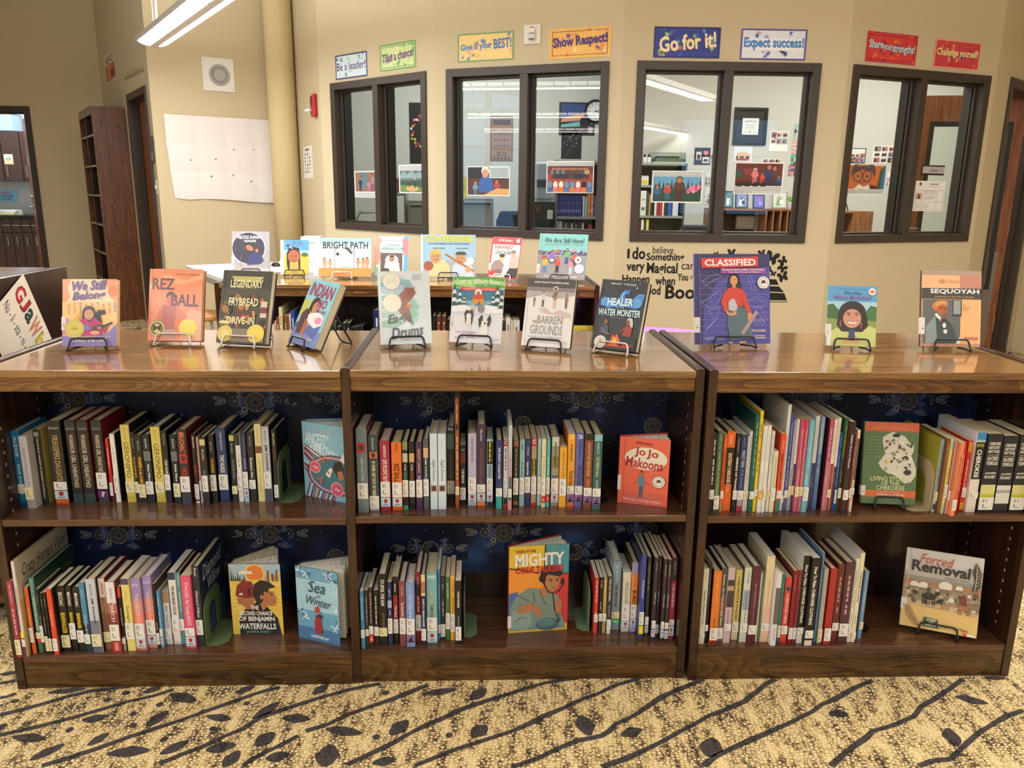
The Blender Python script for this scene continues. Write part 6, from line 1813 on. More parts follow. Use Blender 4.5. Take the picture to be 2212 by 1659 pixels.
ART['contend'] = [('r', '9cc0d8', 0, 30, 100, 100), ('p', 'a4aab0', [0, 0, 100, 0, 100, 46, 60, 40, 0, 34]), ('r', 'bcd4e4', 0, 0, 5, 100), ('p', 'd8c898', [14, 0, 54, 0, 52, 26, 42, 40, 26, 42, 16, 30]), ('e', 'c09470', 27, 48, 10, 13), ('p', 'd0b460', [17, 54, 37, 54, 36, 62, 26, 66, 18, 62]), ('e', 'a0584c', 14, 26, 9, 9), ('p', 'c0cce0', [56, 0, 96, 0, 94, 26, 82, 36, 66, 36, 58, 26]), ('e', 'c0906c', 72, 44, 9, 12), ('p', '4a4c50', [62, 52, 84, 52, 80, 60, 66, 60]),
                  ('l', 'a86c40', 3.4, [44, 54, 96, 14]), ('e', 'd09a78', 86, 18, 5, 6), ('e', 'd0d6dc', 90, 38, 7, 7), ('l', '3a2c28', 1, [22, 49, 25, 49]), ('l', '3a2c28', 1, [29, 49, 32, 49]), ('l', '3a2c28', 1, [67, 45, 70, 45]), ('l', '3a2c28', 1, [74, 45, 77, 45]), ('l', '7a4434', 1, [24, 41, 31, 41]), ('l', '7a4434', 1, [69, 37, 75, 37]),
                  ('t', '8a7020', 7.4, 82.6, 95.4, 97, 'CONTENDERS', 'b'), ('t', 'f0d038', 7, 83, 95, 97.4, 'CONTENDERS', 'b'), ('t', '4a5a8c', 14, 76, 88, 80, 'TWO NATIVE BASEBALL PLAYERS, ONE WORLD SERIES', 'b'), ('t', '3c4450', 22, 66, 44, 69, 'TRACI SORELL', 'm'), ('t', '3c4450', 64, 66, 86, 69, 'ARIGON STARR', 'm')]
ART['navajo'] = [('r', 'd84048', 0, 86, 100, 100), ('r', 'ece8e4', 4, 3, 98, 82), ('t', 'f8e8e8', 20, 89, 70, 95, 'SUPER Readers', 'm'), ('e', 'e8f0f4', 88, 92, 6, 6), ('t', 'd03c44', 12, 68, 72, 80, 'NAVAJO', 'b'), ('t', '3a3838', 14, 58, 72, 66, 'CODE TALKERS', 'b'), ('p', '2c2c2e', [54, 3, 98, 3, 98, 30, 70, 26]), ('p', '9a8684', [6, 8, 46, 8, 50, 34, 34, 46, 16, 42, 6, 30]), ('e', 'e0b8a0', 40, 48, 9, 9), ('e', '34302e', 40, 55, 10, 6), ('p', 'c8b4a8', [66, 26, 96, 26, 98, 50, 84, 58, 68, 52]), ('e', 'd0a890', 78, 58, 8, 8), ('e', '8a7870', 78, 65, 9, 5), ('e', '7a6460', 32, 16, 12, 9), ('e', 'd83a44', 14, 12, 11, 9)]
ART['here'] = [('r', '7fc0bc', 0, 62, 100, 100), ('r', '443c64', 0, 52, 100, 64), ('r', '94929a', 0, 0, 100, 54)] + [('e', random.choice(['e8e4e8', 'd08ab0', 'c8d870', 'a090c0', 'e0a890']), 4 + k * 4.1, 57 + (k % 3) * 2.4, 1.6, 1.4) for k in range(24)] + [('l', '7fc0bc', 4, [0, 64, 20, 63, 50, 66, 80, 63, 100, 65])] + \
    person(16, 14, 36, 'e8b03c', '4a80c0') + person(42, 14, 36, 'd84c44', '2c2a34') + person(60, 34, 34, '6ab060', '4a4898') + person(76, 30, 30, 'd85c4c', '3a3440') + person(70, 12, 34, 'e08a98', 'a8d0dc') + [('e', '3a3844', 30, 42, 7, 7), ('e', 'c8c4cc', 30, 42, 5, 5), ('p', '8a6ab8', [24, 44, 34, 44, 34, 58, 25, 58]), ('e', '9a6850', 30, 62, 2.6, 3), ('l', 'e8e4e8', .8, [34, 52, 40, 64]), ('p', 'd86848', [38, 58, 44, 58, 43, 66, 39, 66]), ('l', 'e8e4e8', .8, [44, 48, 50, 62]), ('p', '5a8cc8', [48, 56, 54, 54, 52, 66]), ('l', 'e8e4e8', .8, [64, 58, 72, 70]), ('p', 'c890b0', [68, 58, 75, 60, 73, 72]), ('l', 'e8e4e8', .8, [80, 54, 88, 68]), ('p', '5a50a8', [86, 54, 90, 56, 88, 70]), ('p', 'c83c38', [8, 46, 15, 44, 12, 56])] + seal(84, 43, 7.5) + \
    [('e', 'c4ccdc', 88, 24, 10, 10), ('t', '2a3a40', 11, 80, 93, 91, 'We Are Still Here!', ''), ('t', '4a6a6c', 12, 75, 92, 77.4, 'Native American Truths Everyone Should Know', 'm'), ('r', 'd0b088', 24, 10, 78, 11), ('t', 'f0ecec', 16, 4, 42, 7.4, 'TRACI SORELL', 'b'), ('t', 'f0ecec', 60, 4, 86, 7.4, 'FRANE LESSAC', 'b')]
ob_ = lambda *a, **k: on_easel(*a, group='books shown on easels along the second row', **k)
ob_('tilted hardback with an astronaut portrait beside the white table', (507.1, 590), (588.4, 590), (494.8, 499.8), (576.7, 500.3), .01, 'a8a8b0', ART['nicole'], 'k', sticker=(.1, .4))
ob_('small blue and yellow book with a long-haired elder and feather', (606.5, 592.5), (667.8, 592.5), (605.4, 517.8), (665.6, 519.2), .008, '5aa4d8', ART['bull'], 'k', sticker=(.15, .45))
ob_('wide picture book with sand ground and a high jumper', (677, 596.6), (802.1, 597.8), (680.8, 513.8), (801.4, 514.2), .01, 'e8ecee', ART['bright'], 's')
ob_('white book with watercolour edges and a photo of an astronaut', (803, 595.5), (876, 596.6), (815.8, 509.9), (885.7, 511.1), .009, 'ecebea', ART['john'], 'k')
ob_('wide sky-blue book with yellow title and two baseball players', (913, 597.8), (1034.3, 598.6), (905.2, 506.4), (1021, 507.2), .01, '9cc0d8', ART['contend'], 'k')
ob_('narrow red and white book with two soldiers sitting', (1055.3, 599.9), (1117.5, 603.8), (1063.6, 511), (1127, 513.4), .006, 'd84048', ART['navajo'], 's', hard=False, sticker=(.2, .36))
ob_('turquoise and grey book with a parade of flag bearers', (1156.7, 600.7), (1261.3, 605.4), (1168.1, 503.5), (1271.5, 507.4), .01, '7fc0bc', ART['here'], 'k', sticker=(.12, .32))

# propped on the shelves
ART['ancestor'] = [('r', '8cc0d8', 0, 0, 100, 100), ('t', 'd88ab0', 12, 88, 76, 90.4, 'EDITED BY CYNTHIA LEITICH SMITH', 'm'), ('t', 'f0f4f4', 6, 71, 74, 86, 'ANCESTOR', 'm', -2), ('t', 'f0f4f4', 14, 57, 82, 71, 'APPROVED', 'm', -2), ('t', '4a6a78', 40, 52, 64, 55, 'Intertribal Stories', 'mi'), ('t', '4a6a78', 48, 48, 64, 51, 'for Kids', 'mi')]
for k in range(16):
    ART['ancestor'].append(('l', ('7a2434', 'e8e4e8', '34305a', 'b8384a')[k % 4], 2.2, [2, 70 - k * 1.6 - (k > 8) * 8, 40, 58 - k * 3]))
for k in range(14):
    ART['ancestor'].append(('l', ('7a2434', 'e8e4e8', '2c2c50', 'b83848', 'e8a848')[k % 5], 2.4, [4 + k * 5, 0, 14 + k * 5.4, 20]))
ART['ancestor'] += [('e', '34606c', 74, 34, 66, 42), ('e', 'e08aa0', 74, 34, 62, 38.5), ('e', '3d7480', 74, 34, 57, 34), ('e', '8cc0d8', 86, 76, 30, 19)]
for x, y, r in ((28, 42, 11), (78, 16, 13), (48, 54, 0), (40, 26, 0)):
    if r:
        ART['ancestor'] += [('e', 'e8a880', x, y, r * 1.16, r * 1.2), ('e', 'd85878', x, y, r, r), ('e', 'e8e8f0', x - 2, y, 3, 2, 30), ('e', 'e8e8f0', x + 3, y - 1, 3, 2, -30), ('l', '3a3058', 1, [x - 4, y - 2, x + 4, y + 2])]
    else:
        for j in range(7):
            a = j * .9
            ART['ancestor'].append(('p', ('b83428', 'e0984c')[j % 2], [x, y, x + 11 * math.cos(a), y + 6 * math.sin(a), x + 8 * math.cos(a + .4), y + 4 * math.sin(a + .4)]))
ART['ancestor'] += [('p', '24201e', [70, 42, 74, 52, 88, 54, 96, 44, 94, 34, 80, 34]), ('p', 'b8785c', [80, 40, 92, 42, 96, 32, 84, 28]), ('p', 'f0e8d0', [52, 34, 64, 44, 70, 42, 62, 30]), ('r', 'd87898', 58, 35, 63, 39), ('p', 'e8e4e0', [88, 56, 96, 66, 100, 60, 100, 50])]
ART['jojo'] = [('r', 'c84838', 9, 0, 10.4, 100)] + [('e', 'd05a48', random.uniform(12, 97), random.uniform(10, 95), 1, 1) for _ in range(46)] + \
    [('e', 'd86a58', 52, 14, 42, 6), ('e', 'f0e4d0', 53, 70, 43, 24), ('e', 'ece2cc', 53, 70, 41, 22.4), ('t', '2c2422', 32, 90, 66, 94, 'DAWN QUIGLEY', 'm', -3), ('t', 'b83040', 30, 71, 52, 86, 'Jo', 'b', -4), ('t', 'b83040', 54, 69, 78, 84, 'Jo', 'b', -4), ('t', 'b83040', 13, 55, 88, 70, 'Makoons', 'b', -5)] + \
    person(46, 11, 42, '5a8aa8', '4a5a78', skin='b07048', hair='2a2220') + [('l', 'b07048', 2.6, [38, 36, 32, 30]), ('l', 'b07048', 2.6, [54, 36, 61, 30])] + seal(81, 37, 13) + [('t', 'f8e0d8', 10, 4.6, 88, 8.4, 'THE USED-TO-BE BEST FRIEND', 'm', -2.4)]
ART['benjamin'] = [('r', 'a8c0cc', 0, 78, 100, 100)] + [('p', 'd8dcd4', [50, 90, 50 + 70 * math.cos(a) - 3, 90 + 40 * math.sin(a), 50 + 70 * math.cos(a) + 3, 90 + 40 * math.sin(a)]) for a in (.2, .6, 1.0, 1.5, 2.0, 2.5, 2.9)] + \
    [('e', 'f4c860', 50, 87, 20, 20), ('e', 'e08040', 50, 87, 17, 17), ('p', 'e4dfd8', [18, 88, 26, 91, 44, 90, 46, 86, 18, 86]), ('p', 'e8c858', [0, 0, 100, 0, 100, 78, 0, 78])] + [('p', '3a4038', [2 + k * 4.2, 76, 6 + k * 4.2, 76, 4 + k * 4.2, 94 - (k % 3) * 4 - k * 1.4]) for k in range(7)] + [('r', ('c88848', '5a5a80', 'e8b858', '6a4a3c')[k % 4], 70 + k * 4.2, 76, 73.6 + k * 4.2, 84 + (k * 7) % 9) for k in range(7)] + \
    [('l', 'f4e4a0', 1.2, [50, 44, 0, 30 + k * 6]) for k in range(8)] + [('l', 'c8a838', 1, [50, 44, 100, 28 + k * 6]) for k in range(8)] + \
    [('p', '1c1a1c', [14, 0, 14, 22, 30, 40, 50, 46, 70, 40, 90, 24, 96, 0]), ('p', 'b07050', [12, 56, 14, 44, 24, 42, 30, 36, 46, 38, 46, 56]), ('p', '8a2c34', [10, 56, 14, 70, 26, 77, 42, 76, 50, 66, 50, 54, 30, 52]), ('p', '1c1618', [36, 66, 42, 66, 38, 62, 42, 61, 35, 54, 37, 60, 33, 61]), ('p', 'e8dccc', [17, 59, 24, 60, 25, 57, 18, 56.4]), ('p', 'b8754f', [60, 60, 68, 64, 84, 62, 90, 52, 88, 44, 80, 41, 72, 42, 62, 34, 56, 46]), ('p', '242022', [44, 58, 48, 72, 60, 78, 76, 76, 90, 68, 76, 66, 74, 60, 66, 62, 64, 50, 58, 44, 50, 46]), ('e', 'b8754f', 61, 54, 3.6, 5), ('l', '1c1618', 1.4, [76, 60, 84, 59]), ('e', '1c1618', 81, 57, 2, 1.4), ('l', '6a3024', 1, [82, 47, 88, 47.6])] + \
    [('l', '4a4448', .9, [22 + k * 5, 0, 30 + k * 4, 30]) for k in range(12)] + [('t', 'f4f2ee', 38, 36, 54, 42, 'THE', 'b'), ('t', 'f4f2ee', 16, 28, 80, 34, 'SECOND CHANCE', 'b'), ('t', 'f4f2ee', 14, 18, 84, 26.4, 'OF BENJAMIN', 'b'), ('t', 'f4f2ee', 12, 8, 86, 16.6, 'WATERFALLS', 'b'), ('t', '7ab0a8', 26, 2, 74, 6, 'JAMES BIRD', 'm')]
ART['sea'] = [('r', '6aa4c4', 0, 0, 100, 100), ('r', 'a4cddd', 0, 42, 100, 84), ('r', '4a78a4', 0, 0, 100, 18)]
random.seed(21)
for cx, cy in ((8, 94), (26, 92), (88, 88), (78, 95), (96, 72), (8, 38), (18, 32), (98, 36), (92, 24), (98, 52)):
    for j in range(7):
        a = random.uniform(0, 6.3)
        ART['sea'].append(('l', random.choice(['e8f0f6', 'c8dae8', '3c5a78']), 2, [cx, cy, cx + 12 * math.cos(a), cy + 7 * math.sin(a)]))
ART['sea'] += [('t', '3c5870', 28, 78, 38, 81, 'THE', 'm'), ('t', '26384a', 30, 68, 70, 84, 'Sea', 'i'), ('t', '3c5870', 50, 62, 58, 65, 'IN', 'm'), ('t', '26384a', 24, 50, 84, 62, 'Winter', 'i', -4), ('p', 'a02c30', [44, 12, 60, 12, 58, 32, 54, 38, 46, 36, 42, 26]), ('p', '3a2a30', [44, 36, 56, 40, 64, 36, 56, 34]), ('p', 'c03c3c', [43, 40, 56, 42, 53, 50, 46, 49]), ('e', 'ecdcdc', 48, 51, 2.4, 2), ('t', 'e8f0f6', 32, 5, 76, 9, 'CHRISTINE DAY', 'b', -3)]
ART['mighty'] = [('r', 'e8c03c', 0, 74, 60, 100), ('r', '4c98a8', 60, 66, 100, 100), ('r', 'f0983c', 0, 46, 60, 74), ('r', 'cc3c40', 58, 8, 100, 66), ('p', '4a6cb0', [0, 46, 16, 48, 12, 20, 0, 10]), ('l', '1c1a1c', 2.4, [0, 75, 20, 73, 50, 68]), ('l', '1c1a1c', 2.4, [60, 100, 59, 68]), ('l', '1c1a1c', 1.6, [82, 67, 100, 66]),
                 ('p', '7c9088', [2, 30, 14, 44, 34, 52, 50, 50, 66, 48, 84, 40, 88, 20, 96, 8, 96, 2, 2, 2]), ('p', '8ba49a', [4, 4, 6, 24, 20, 30, 36, 24, 40, 10, 30, 2]), ('e', '4a6870', 66, 8, 20, 12), ('e', '5f8088', 64, 10, 15, 8), ('p', 'b47a58', [50, 50, 60, 52, 66, 44, 60, 38, 54, 42]), ('p', 'b8805c', [58, 66, 62, 68, 80, 68, 86, 60, 82, 50, 74, 46, 62, 50]), ('p', '201d26', [52, 66, 54, 72, 66, 77, 84, 74, 92, 66, 84, 63, 66, 66, 62, 64, 60, 54, 54, 58]),
                 ('e', '17161a', 56, 62, 6, 7.6), ('e', '17161a', 90, 57, 3.4, 6), ('l', '17161a', 2, [56, 60, 66, 46, 74, 44]), ('l', '17161a', 2, [92, 54, 84, 46, 74, 44, 78, 24, 86, 10]), ('l', '2c1814', 1.4, [66, 61, 73, 60]), ('l', '2c1814', 1.4, [78, 60, 84, 61]), ('e', '2c1814', 70, 58.6, 2, 1.2), ('e', '2c1814', 81, 58.6, 2, 1.2), ('l', '7a3c2c', 1, [72, 50.6, 79, 51]), ('p', 'b47a58', [12, 26, 22, 32, 40, 34, 54, 26, 58, 18, 48, 18, 42, 24, 16, 22]), ('p', 'b47a58', [80, 20, 88, 22, 90, 32, 86, 38, 80, 34, 78, 28])] + \
    [('l', '1c2422', .9, p) for p in ([14, 44, 24, 40, 34, 36], [40, 46, 44, 36, 40, 30], [52, 48, 58, 36, 64, 30], [10, 12, 20, 18, 30, 16], [84, 20, 88, 12, 80, 10])] + [('t', '7a3420', 10, 92.4, 44, 95.6, 'TALES OF THE', 'b'), ('t', 'f6f2ec', 10, 77, 92, 91.6, 'MIGHTY', 'b', 1), ('t', '8a1c1c', 10.6, 69, 90.6, 76.4, 'CODE TALKERS', 'b', 1), ('t', 'd03430', 10, 69.4, 90, 76.8, 'CODE TALKERS', 'b', 1)]
ART['living'] = [('r', '5f7a52', 0, 0, 100, 100), ('r', 'd4633c', 0, 89, 100, 100), ('r', 'd8703f', 0, 8.6, 100, 17), ('t', 'e0a080', 24, 94.4, 80, 95.8, 'WITH STORIES TOLD BY', 'm'), ('t', 'e8c0a0', 12, 91.6, 88, 93, 'Davey Arch, Robert Bushyhead', 'm')] + \
    [('p', 'dcd8c8', [34, 82, 44, 86, 52, 89, 62, 86, 74, 84, 84, 76, 92, 74, 92, 66, 88, 60, 94, 52, 98, 44, 98, 36, 90, 28, 78, 26, 68, 32, 58, 36, 46, 38, 34, 44, 28, 50, 36, 58, 40, 62, 36, 70, 34, 76])]
random.seed(14)
for k in range(58):
    ART['living'].append(('e', random.choice(['4a4a44', '8a8a80', 'a04a44', '34342f', 'b8b4a4', '6a6a60', 'f0ecdc']), random.uniform(40, 88), random.uniform(42 if k % 3 else 34, 80), random.uniform(1.5, 4.6), random.uniform(1, 2.4), random.uniform(0, 180)))
ART['living'] += [('e', '2f2f2c', 58, 84.6, 7, 3.4), ('e', 'e0c050', 44, 52, 3, 3), ('e', '3c3c38', 82, 40, 7, 5), ('t', 'e8ecb8', 14, 28.6, 88, 34, 'LIVING STORIES', 'm'), ('t', 'e8ecb8', 34, 23.4, 68, 28, 'OF THE', 'm'), ('t', 'e8ecb8', 26, 17.6, 78, 23, 'CHEROKEE', 'm'), ('t', 'f4d0b8', 30, 14.6, 68, 16.2, 'Collected and Edited by', 'm'), ('t', 'fae8dc', 28, 10.4, 78, 13.6, 'BARBARA R. DUNCAN', 'm')] + [('r', '8a9c7c', 6, 58 + k * 4, 30, 58.7 + k * 4) for k in range(7)]
ART['forced'] = [('r', 'd8d4d0', 0, 60, 100, 100), ('r', '9a948e', 0, 58, 100, 72), ('r', 'c0bab4', 0, 66, 100, 72), ('r', 'b0805c', 0, 50, 100, 61), ('r', 'a89478', 0, 28, 100, 54), ('r', 'e4c07c', 0, 0, 100, 28), ('p', 'd0b488', [0, 26, 40, 30, 100, 24, 100, 32, 0, 36]), ('r', 'cfc8c0', 4.4, 0, 5.4, 100)]
random.seed(17)
for k in range(70):
    ART['forced'].append(('e', random.choice(['d8d0c4', '8a7a60', '6a5a44', 'b8a890', 'e4ded4', '9a8a70', '4a4034']), random.uniform(4, 98), random.uniform(32, 54), random.uniform(1.5, 4), random.uniform(1.5, 4)))
for x, y, r in ((14, 55, 6), (26, 55, 7), (54, 58, 9), (72, 58, 5)):
    ART['forced'] += [('e', 'e8e4dc', x, y, r, r * .8), ('r', '8a7a64', x - r * .8, y - r * .9, x + r * .8, y - r * .4)]
for x, y, s, c in ((34, 32, 1.5, '34302c'), (56, 28, .8, 'b08a64'), (80, 26, 1.4, 'a8744c'), (48, 34, .6, '2c2826'), (92, 30, 1.2, '8a7a5c')):
    ART['forced'] += [('e', c, x, y + 7 * s, 6.4 * s, 3.4 * s), ('e', c, x + 7 * s, y + 10 * s, 2.6 * s, 2 * s, 30)] + [('r', c, x + q * s, y, x + q * s + 1.2 * s, y + 6 * s) for q in (-5.4, -3, 3, 5)]
ART['forced'] += [('p', '7a3c38', [74, 38, 84, 38, 82, 48, 78, 52, 74, 48])] + person(33, 42, 16, '4a4844', '4a4844') + [('t', '34322c', 8, 72, 84, 86, 'Removal', 'b', -1), ('t', 'c84838', 18, 83, 62, 95, 'Forced', 'i', -2), ('t', '3c3a34', 52, 67, 84, 69.6, 'by Richard E. Schwartz', 'm'), ('p', '4a403c', [88, 58, 90, 70, 86, 82, 90, 94, 98, 82, 98, 66, 92, 56]), ('l', 'd8d0c8', .8, [91, 56, 92, 74, 91, 92])] + [('l', 'd8d0c8', .6, [92, 64 + k * 4, 97, 68 + k * 4]) for k in range(6)] + \
    [('p', 'b0905c', [4, 26, 10, 28, 20, 14, 26, 2, 18, 4, 8, 14]), ('l', '5a4430', .8, [5, 28, 14, 14, 24, 3]), ('p', '3c5a44', [30, 16, 48, 15, 50, 6, 52, 4, 30, 4]), ('t', 'ece8dc', 34, 12, 46, 14.6, 'CAUSES', 'b'), ('t', 'ece8dc', 37, 9.4, 43, 11, 'AND', 'b'), ('t', 'ece8dc', 33, 5.6, 47, 8.4, 'EFFECTS', 'b'), ('t', '4a3c28', 52, 5.6, 88, 9.6, 'of the Trail of Tears', 'm'), ('r', 'd84840', 82, 1, 87, 4), ('r', 'f0e8e0', 87, 1, 97, 4)]

c2 = lambda cx, cy, s: (lambda x, y: (cx + x / s, cy + y / s))
k = c2(380, 840, 5.53)
open_book('pale blue book propped open against the divider, with circular floral band', k(1550, 1270), k(2050, 1364), k(1510, 385), ZM, .02, '8cc0d8', ART['ancestor'], 30, back='7ab0c4', inner=1, w2=.165, xmax=-H2 - .001)
k = c2(1100, 840, 5.53)
open_book('orange-red book propped open with a cream oval title and girl', k(1295, 1352), k(1882, 1414), k(1320, 560), ZM, .012, 'ec6a54', ART['jojo'], 26, back='c04a3c', inner=1, sticker=(.2, .42), TR=k(1925, 620))
k = c2(380, 1120, 4.365)
open_book('black-spined book propped open, cover with sun rays and two profiles', k(545, 1090), k(1020, 1092), k(500, 428), ZBASE, .03, '1c1a1c', ART['benjamin'], 48, inner=0, TR=k(990, 430), w2=.13)
open_book('icy blue book propped open, cover with a child in red among frosty branches', k(1162, 1118), k(1550, 1203), k(1130, 442), ZBASE, .024, '6aa4c4', ART['sea'], 40, back='2c3a4c', inner=1, xmax=-H2 - .001, TR=k(1530, 520), w2=.135)
k = c2(1070, 1120, 5.144)
open_book('bright book propped open with a kneeling soldier and red lettering', k(145, 1274), k(795, 1228), k(150, 310), ZBASE, .012, 'e8c03c', ART['mighty'], 20, back='8a2024', inner=1, TR=k(805, 288), sticker=(.06, .2))
k = c2(1840, 840, 5.925)
on_easel('green book with orange bands and pieced picture on upper shelf', k(150, 1462), k(865, 1492), k(145, 410), k(810, 450), .016, '5f7a52', ART['living'], 'k', lean=10, ez=ZM, hard=False, pages=1, sticker=(.1, .22), ew=.036, group='books shown on easels inside the shelves')
k = c2(1860, 1120, 4.366)
on_easel('square tan book with wagons and horses on the bottom shelf', k(372, 1000), k(1105, 1137), k(430, 265), k(1150, 385), .01, 'd8c49c', ART['forced'], 'k', lean=14, ez=ZBASE, pages=1, sticker=(.22, .36), group='books shown on easels inside the shelves')


# ================================================================== starry sheets behind the books
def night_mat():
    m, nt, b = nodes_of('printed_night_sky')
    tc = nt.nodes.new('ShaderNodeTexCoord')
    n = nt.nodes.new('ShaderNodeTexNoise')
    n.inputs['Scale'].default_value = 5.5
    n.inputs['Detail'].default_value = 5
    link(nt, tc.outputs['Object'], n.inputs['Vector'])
    rp = ramp(nt, [(0.40, '060a1a'), (0.56, '0e2048'), (0.74, '28528c')])  # print colours darkened overall for the shade inside the shelves
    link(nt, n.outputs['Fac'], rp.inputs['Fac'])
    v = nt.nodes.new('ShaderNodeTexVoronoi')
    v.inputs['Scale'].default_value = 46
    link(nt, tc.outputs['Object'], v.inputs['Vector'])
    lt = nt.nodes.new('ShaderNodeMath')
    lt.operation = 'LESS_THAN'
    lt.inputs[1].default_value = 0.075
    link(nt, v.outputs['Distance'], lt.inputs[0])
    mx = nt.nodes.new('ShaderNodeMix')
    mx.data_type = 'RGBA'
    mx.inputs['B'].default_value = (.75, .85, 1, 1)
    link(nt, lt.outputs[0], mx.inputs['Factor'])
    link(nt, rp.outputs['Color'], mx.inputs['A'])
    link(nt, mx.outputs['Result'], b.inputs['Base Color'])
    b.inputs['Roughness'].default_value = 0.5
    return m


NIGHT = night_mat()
random.seed(31)


def feather(x, y, L, a, c):
    dx, dy = math.cos(a), math.sin(a)
    nx, ny = -dy, dx
    pts = []
    for t, wv in ((0, .02), (.2, .11), (.55, .15), (.85, .1), (1, 0)):
        pts.append((x + dx * L * t + nx * L * wv, y + dy * L * t + ny * L * wv))
    for t, wv in ((.85, .1), (.55, .15), (.2, .11), (0, .02)):
        pts.append((x + dx * L * t - nx * L * wv, y + dy * L * t - ny * L * wv))
    return [('p', c, [q for p in pts for q in p]), ('l', '20263c', .28, [x, y, x + dx * L * .95, y + dy * L * .95])] + \
           [('l', '2a3450', .2, [x + dx * L * t, y + dy * L * t, x + dx * L * (t + .16) + nx * L * .13 * s, y + dy * L * (t + .16) + ny * L * .13 * s]) for t in (.25, .45, .62) for s in (-1, 1)]


def catcher(x, y, r, full=True):
    """One printed dreamcatcher with its small hoops, crescent and feathers, in centimetres."""
    o = [('e', '080e1e', x, y, r, r), ('o', 'a08468', x, y, r, r * .09)]
    n = 9
    for ring, q in ((.95, .66), (.66, .42), (.42, .2)):
        for k in range(n):
            a0, a1, a2 = (2 * PI * (k + d) / n for d in (0, .5, 1))
            o.append(('l', 'a09a8c', r * .045, [x + r * ring * math.cos(a0), y + r * ring * math.sin(a0), x + r * q * math.cos(a1), y + r * q * math.sin(a1), x + r * ring * math.cos(a2), y + r * ring * math.sin(a2)]))
    if full:
        for s in (-1, 1):
            sx = x + s * r * 2.0
            o += [('e', '0a1228', sx, y + r * .1, r * .56, r * .56), ('o', '9a8470', sx, y + r * .1, r * .56, r * .07)]
            for k in range(6):
                a = PI * k / 3
                o.append(('l', 'a09a8c', r * .05, [sx, y + r * .1, sx + r * .5 * math.cos(a), y + r * .1 + r * .5 * math.sin(a)]))
            b0 = 0 if s > 0 else PI
            for L, da, c in ((1.5, .28, 'b8a894'), (1.35, -.22, 'a8b4c4')):
                o += feather(sx + s * r * .75, y + r * .1, r * L, b0 + da * s, c)
            for L, fx, fy, a, c in ((1.2, 1.0, .95, .3, 'a89a88'), (1.2, 1.25, -.75, -.7, '6a9ad0'), (1.2, .75, -1.0, -.45, 'b0a494')):
                o += feather(x + s * r * fx, y + r * fy, r * L, a if s > 0 else PI - a, c)
            for k in range(7):
                o.append(('l', '8a9cc8', r * .06, [x + s * r * 1.02, y + r * (-.5 + k * .16), x + s * r * 1.4, y + r * (-.55 + k * .2), x + s * r * 1.75, y + r * (-.3 + k * .26)][:6]))
        o += [('o', 'c8c0a8', x - r * 1.1, y - r * .75, r * .28, r * .1)]
    return o


def night_sheet(label, x0, x1, z0, z1, spots, dy=0.0):
    b = MB()
    y = DEPTH / 2 - .0085 + dy
    W, H = x1 - x0, z1 - z0
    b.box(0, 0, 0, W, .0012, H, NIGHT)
    a = []
    for px, py, r, full in spots:
        p = ony(px, py, y)
        a += catcher((p.x - x0) * 100, (p.z - z0) * 100, r, full)
    for _ in range(16):                        # dark plumes between the hoops
        x, z, an = random.uniform(2, W * 100 - 2), random.uniform(2, H * 100 - 6), random.uniform(0, 6.3)
        for k in range(5):
            q = an + (k - 2) * .22
            a.append(('l', '0a1430', .5, [x, z, x + 3 * math.cos(q), z + 3 * math.sin(q)]))
    # keep the print inside the sheet
    keep = []
    for i in a:
        for pts, fs in shape(i, 1.0, 1.0):
            if all(-.2 < u < W * 100 + .2 and -.2 < v < H * 100 + .2 for u, v in pts):
                keep.append(i)
    b.art(keep, (0, 0, 0), (1, 0, 0), (0, 0, 1), 1.0, 1.0, .00003, mf=lambda h: mat(h, 0.55))
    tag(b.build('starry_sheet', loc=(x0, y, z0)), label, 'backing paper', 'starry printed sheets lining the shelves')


Y5 = DEPTH / 2
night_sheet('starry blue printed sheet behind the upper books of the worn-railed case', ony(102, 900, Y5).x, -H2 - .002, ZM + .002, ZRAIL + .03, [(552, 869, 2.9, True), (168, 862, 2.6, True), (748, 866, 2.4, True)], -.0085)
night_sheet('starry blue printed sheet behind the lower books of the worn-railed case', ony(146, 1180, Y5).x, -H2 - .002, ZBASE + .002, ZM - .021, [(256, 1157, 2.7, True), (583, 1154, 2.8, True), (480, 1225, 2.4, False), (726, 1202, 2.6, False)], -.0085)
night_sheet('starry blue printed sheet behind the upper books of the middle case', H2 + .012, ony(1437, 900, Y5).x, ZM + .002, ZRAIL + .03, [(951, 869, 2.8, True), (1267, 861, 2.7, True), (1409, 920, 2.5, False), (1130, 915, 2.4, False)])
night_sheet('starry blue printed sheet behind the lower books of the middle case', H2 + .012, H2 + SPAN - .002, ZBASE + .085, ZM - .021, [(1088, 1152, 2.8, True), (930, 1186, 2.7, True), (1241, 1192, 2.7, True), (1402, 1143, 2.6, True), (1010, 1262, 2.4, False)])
night_sheet('starry blue printed sheet behind the upper books of the end case', .90625 + .0082 + TW + .03, ony(2106, 900, Y5).x, ZM + .002, ZRAIL + .03, [(1961, 866, 2.9, True), (1740, 858, 2.7, True), (1880, 930, 2.4, False)], -.0105)


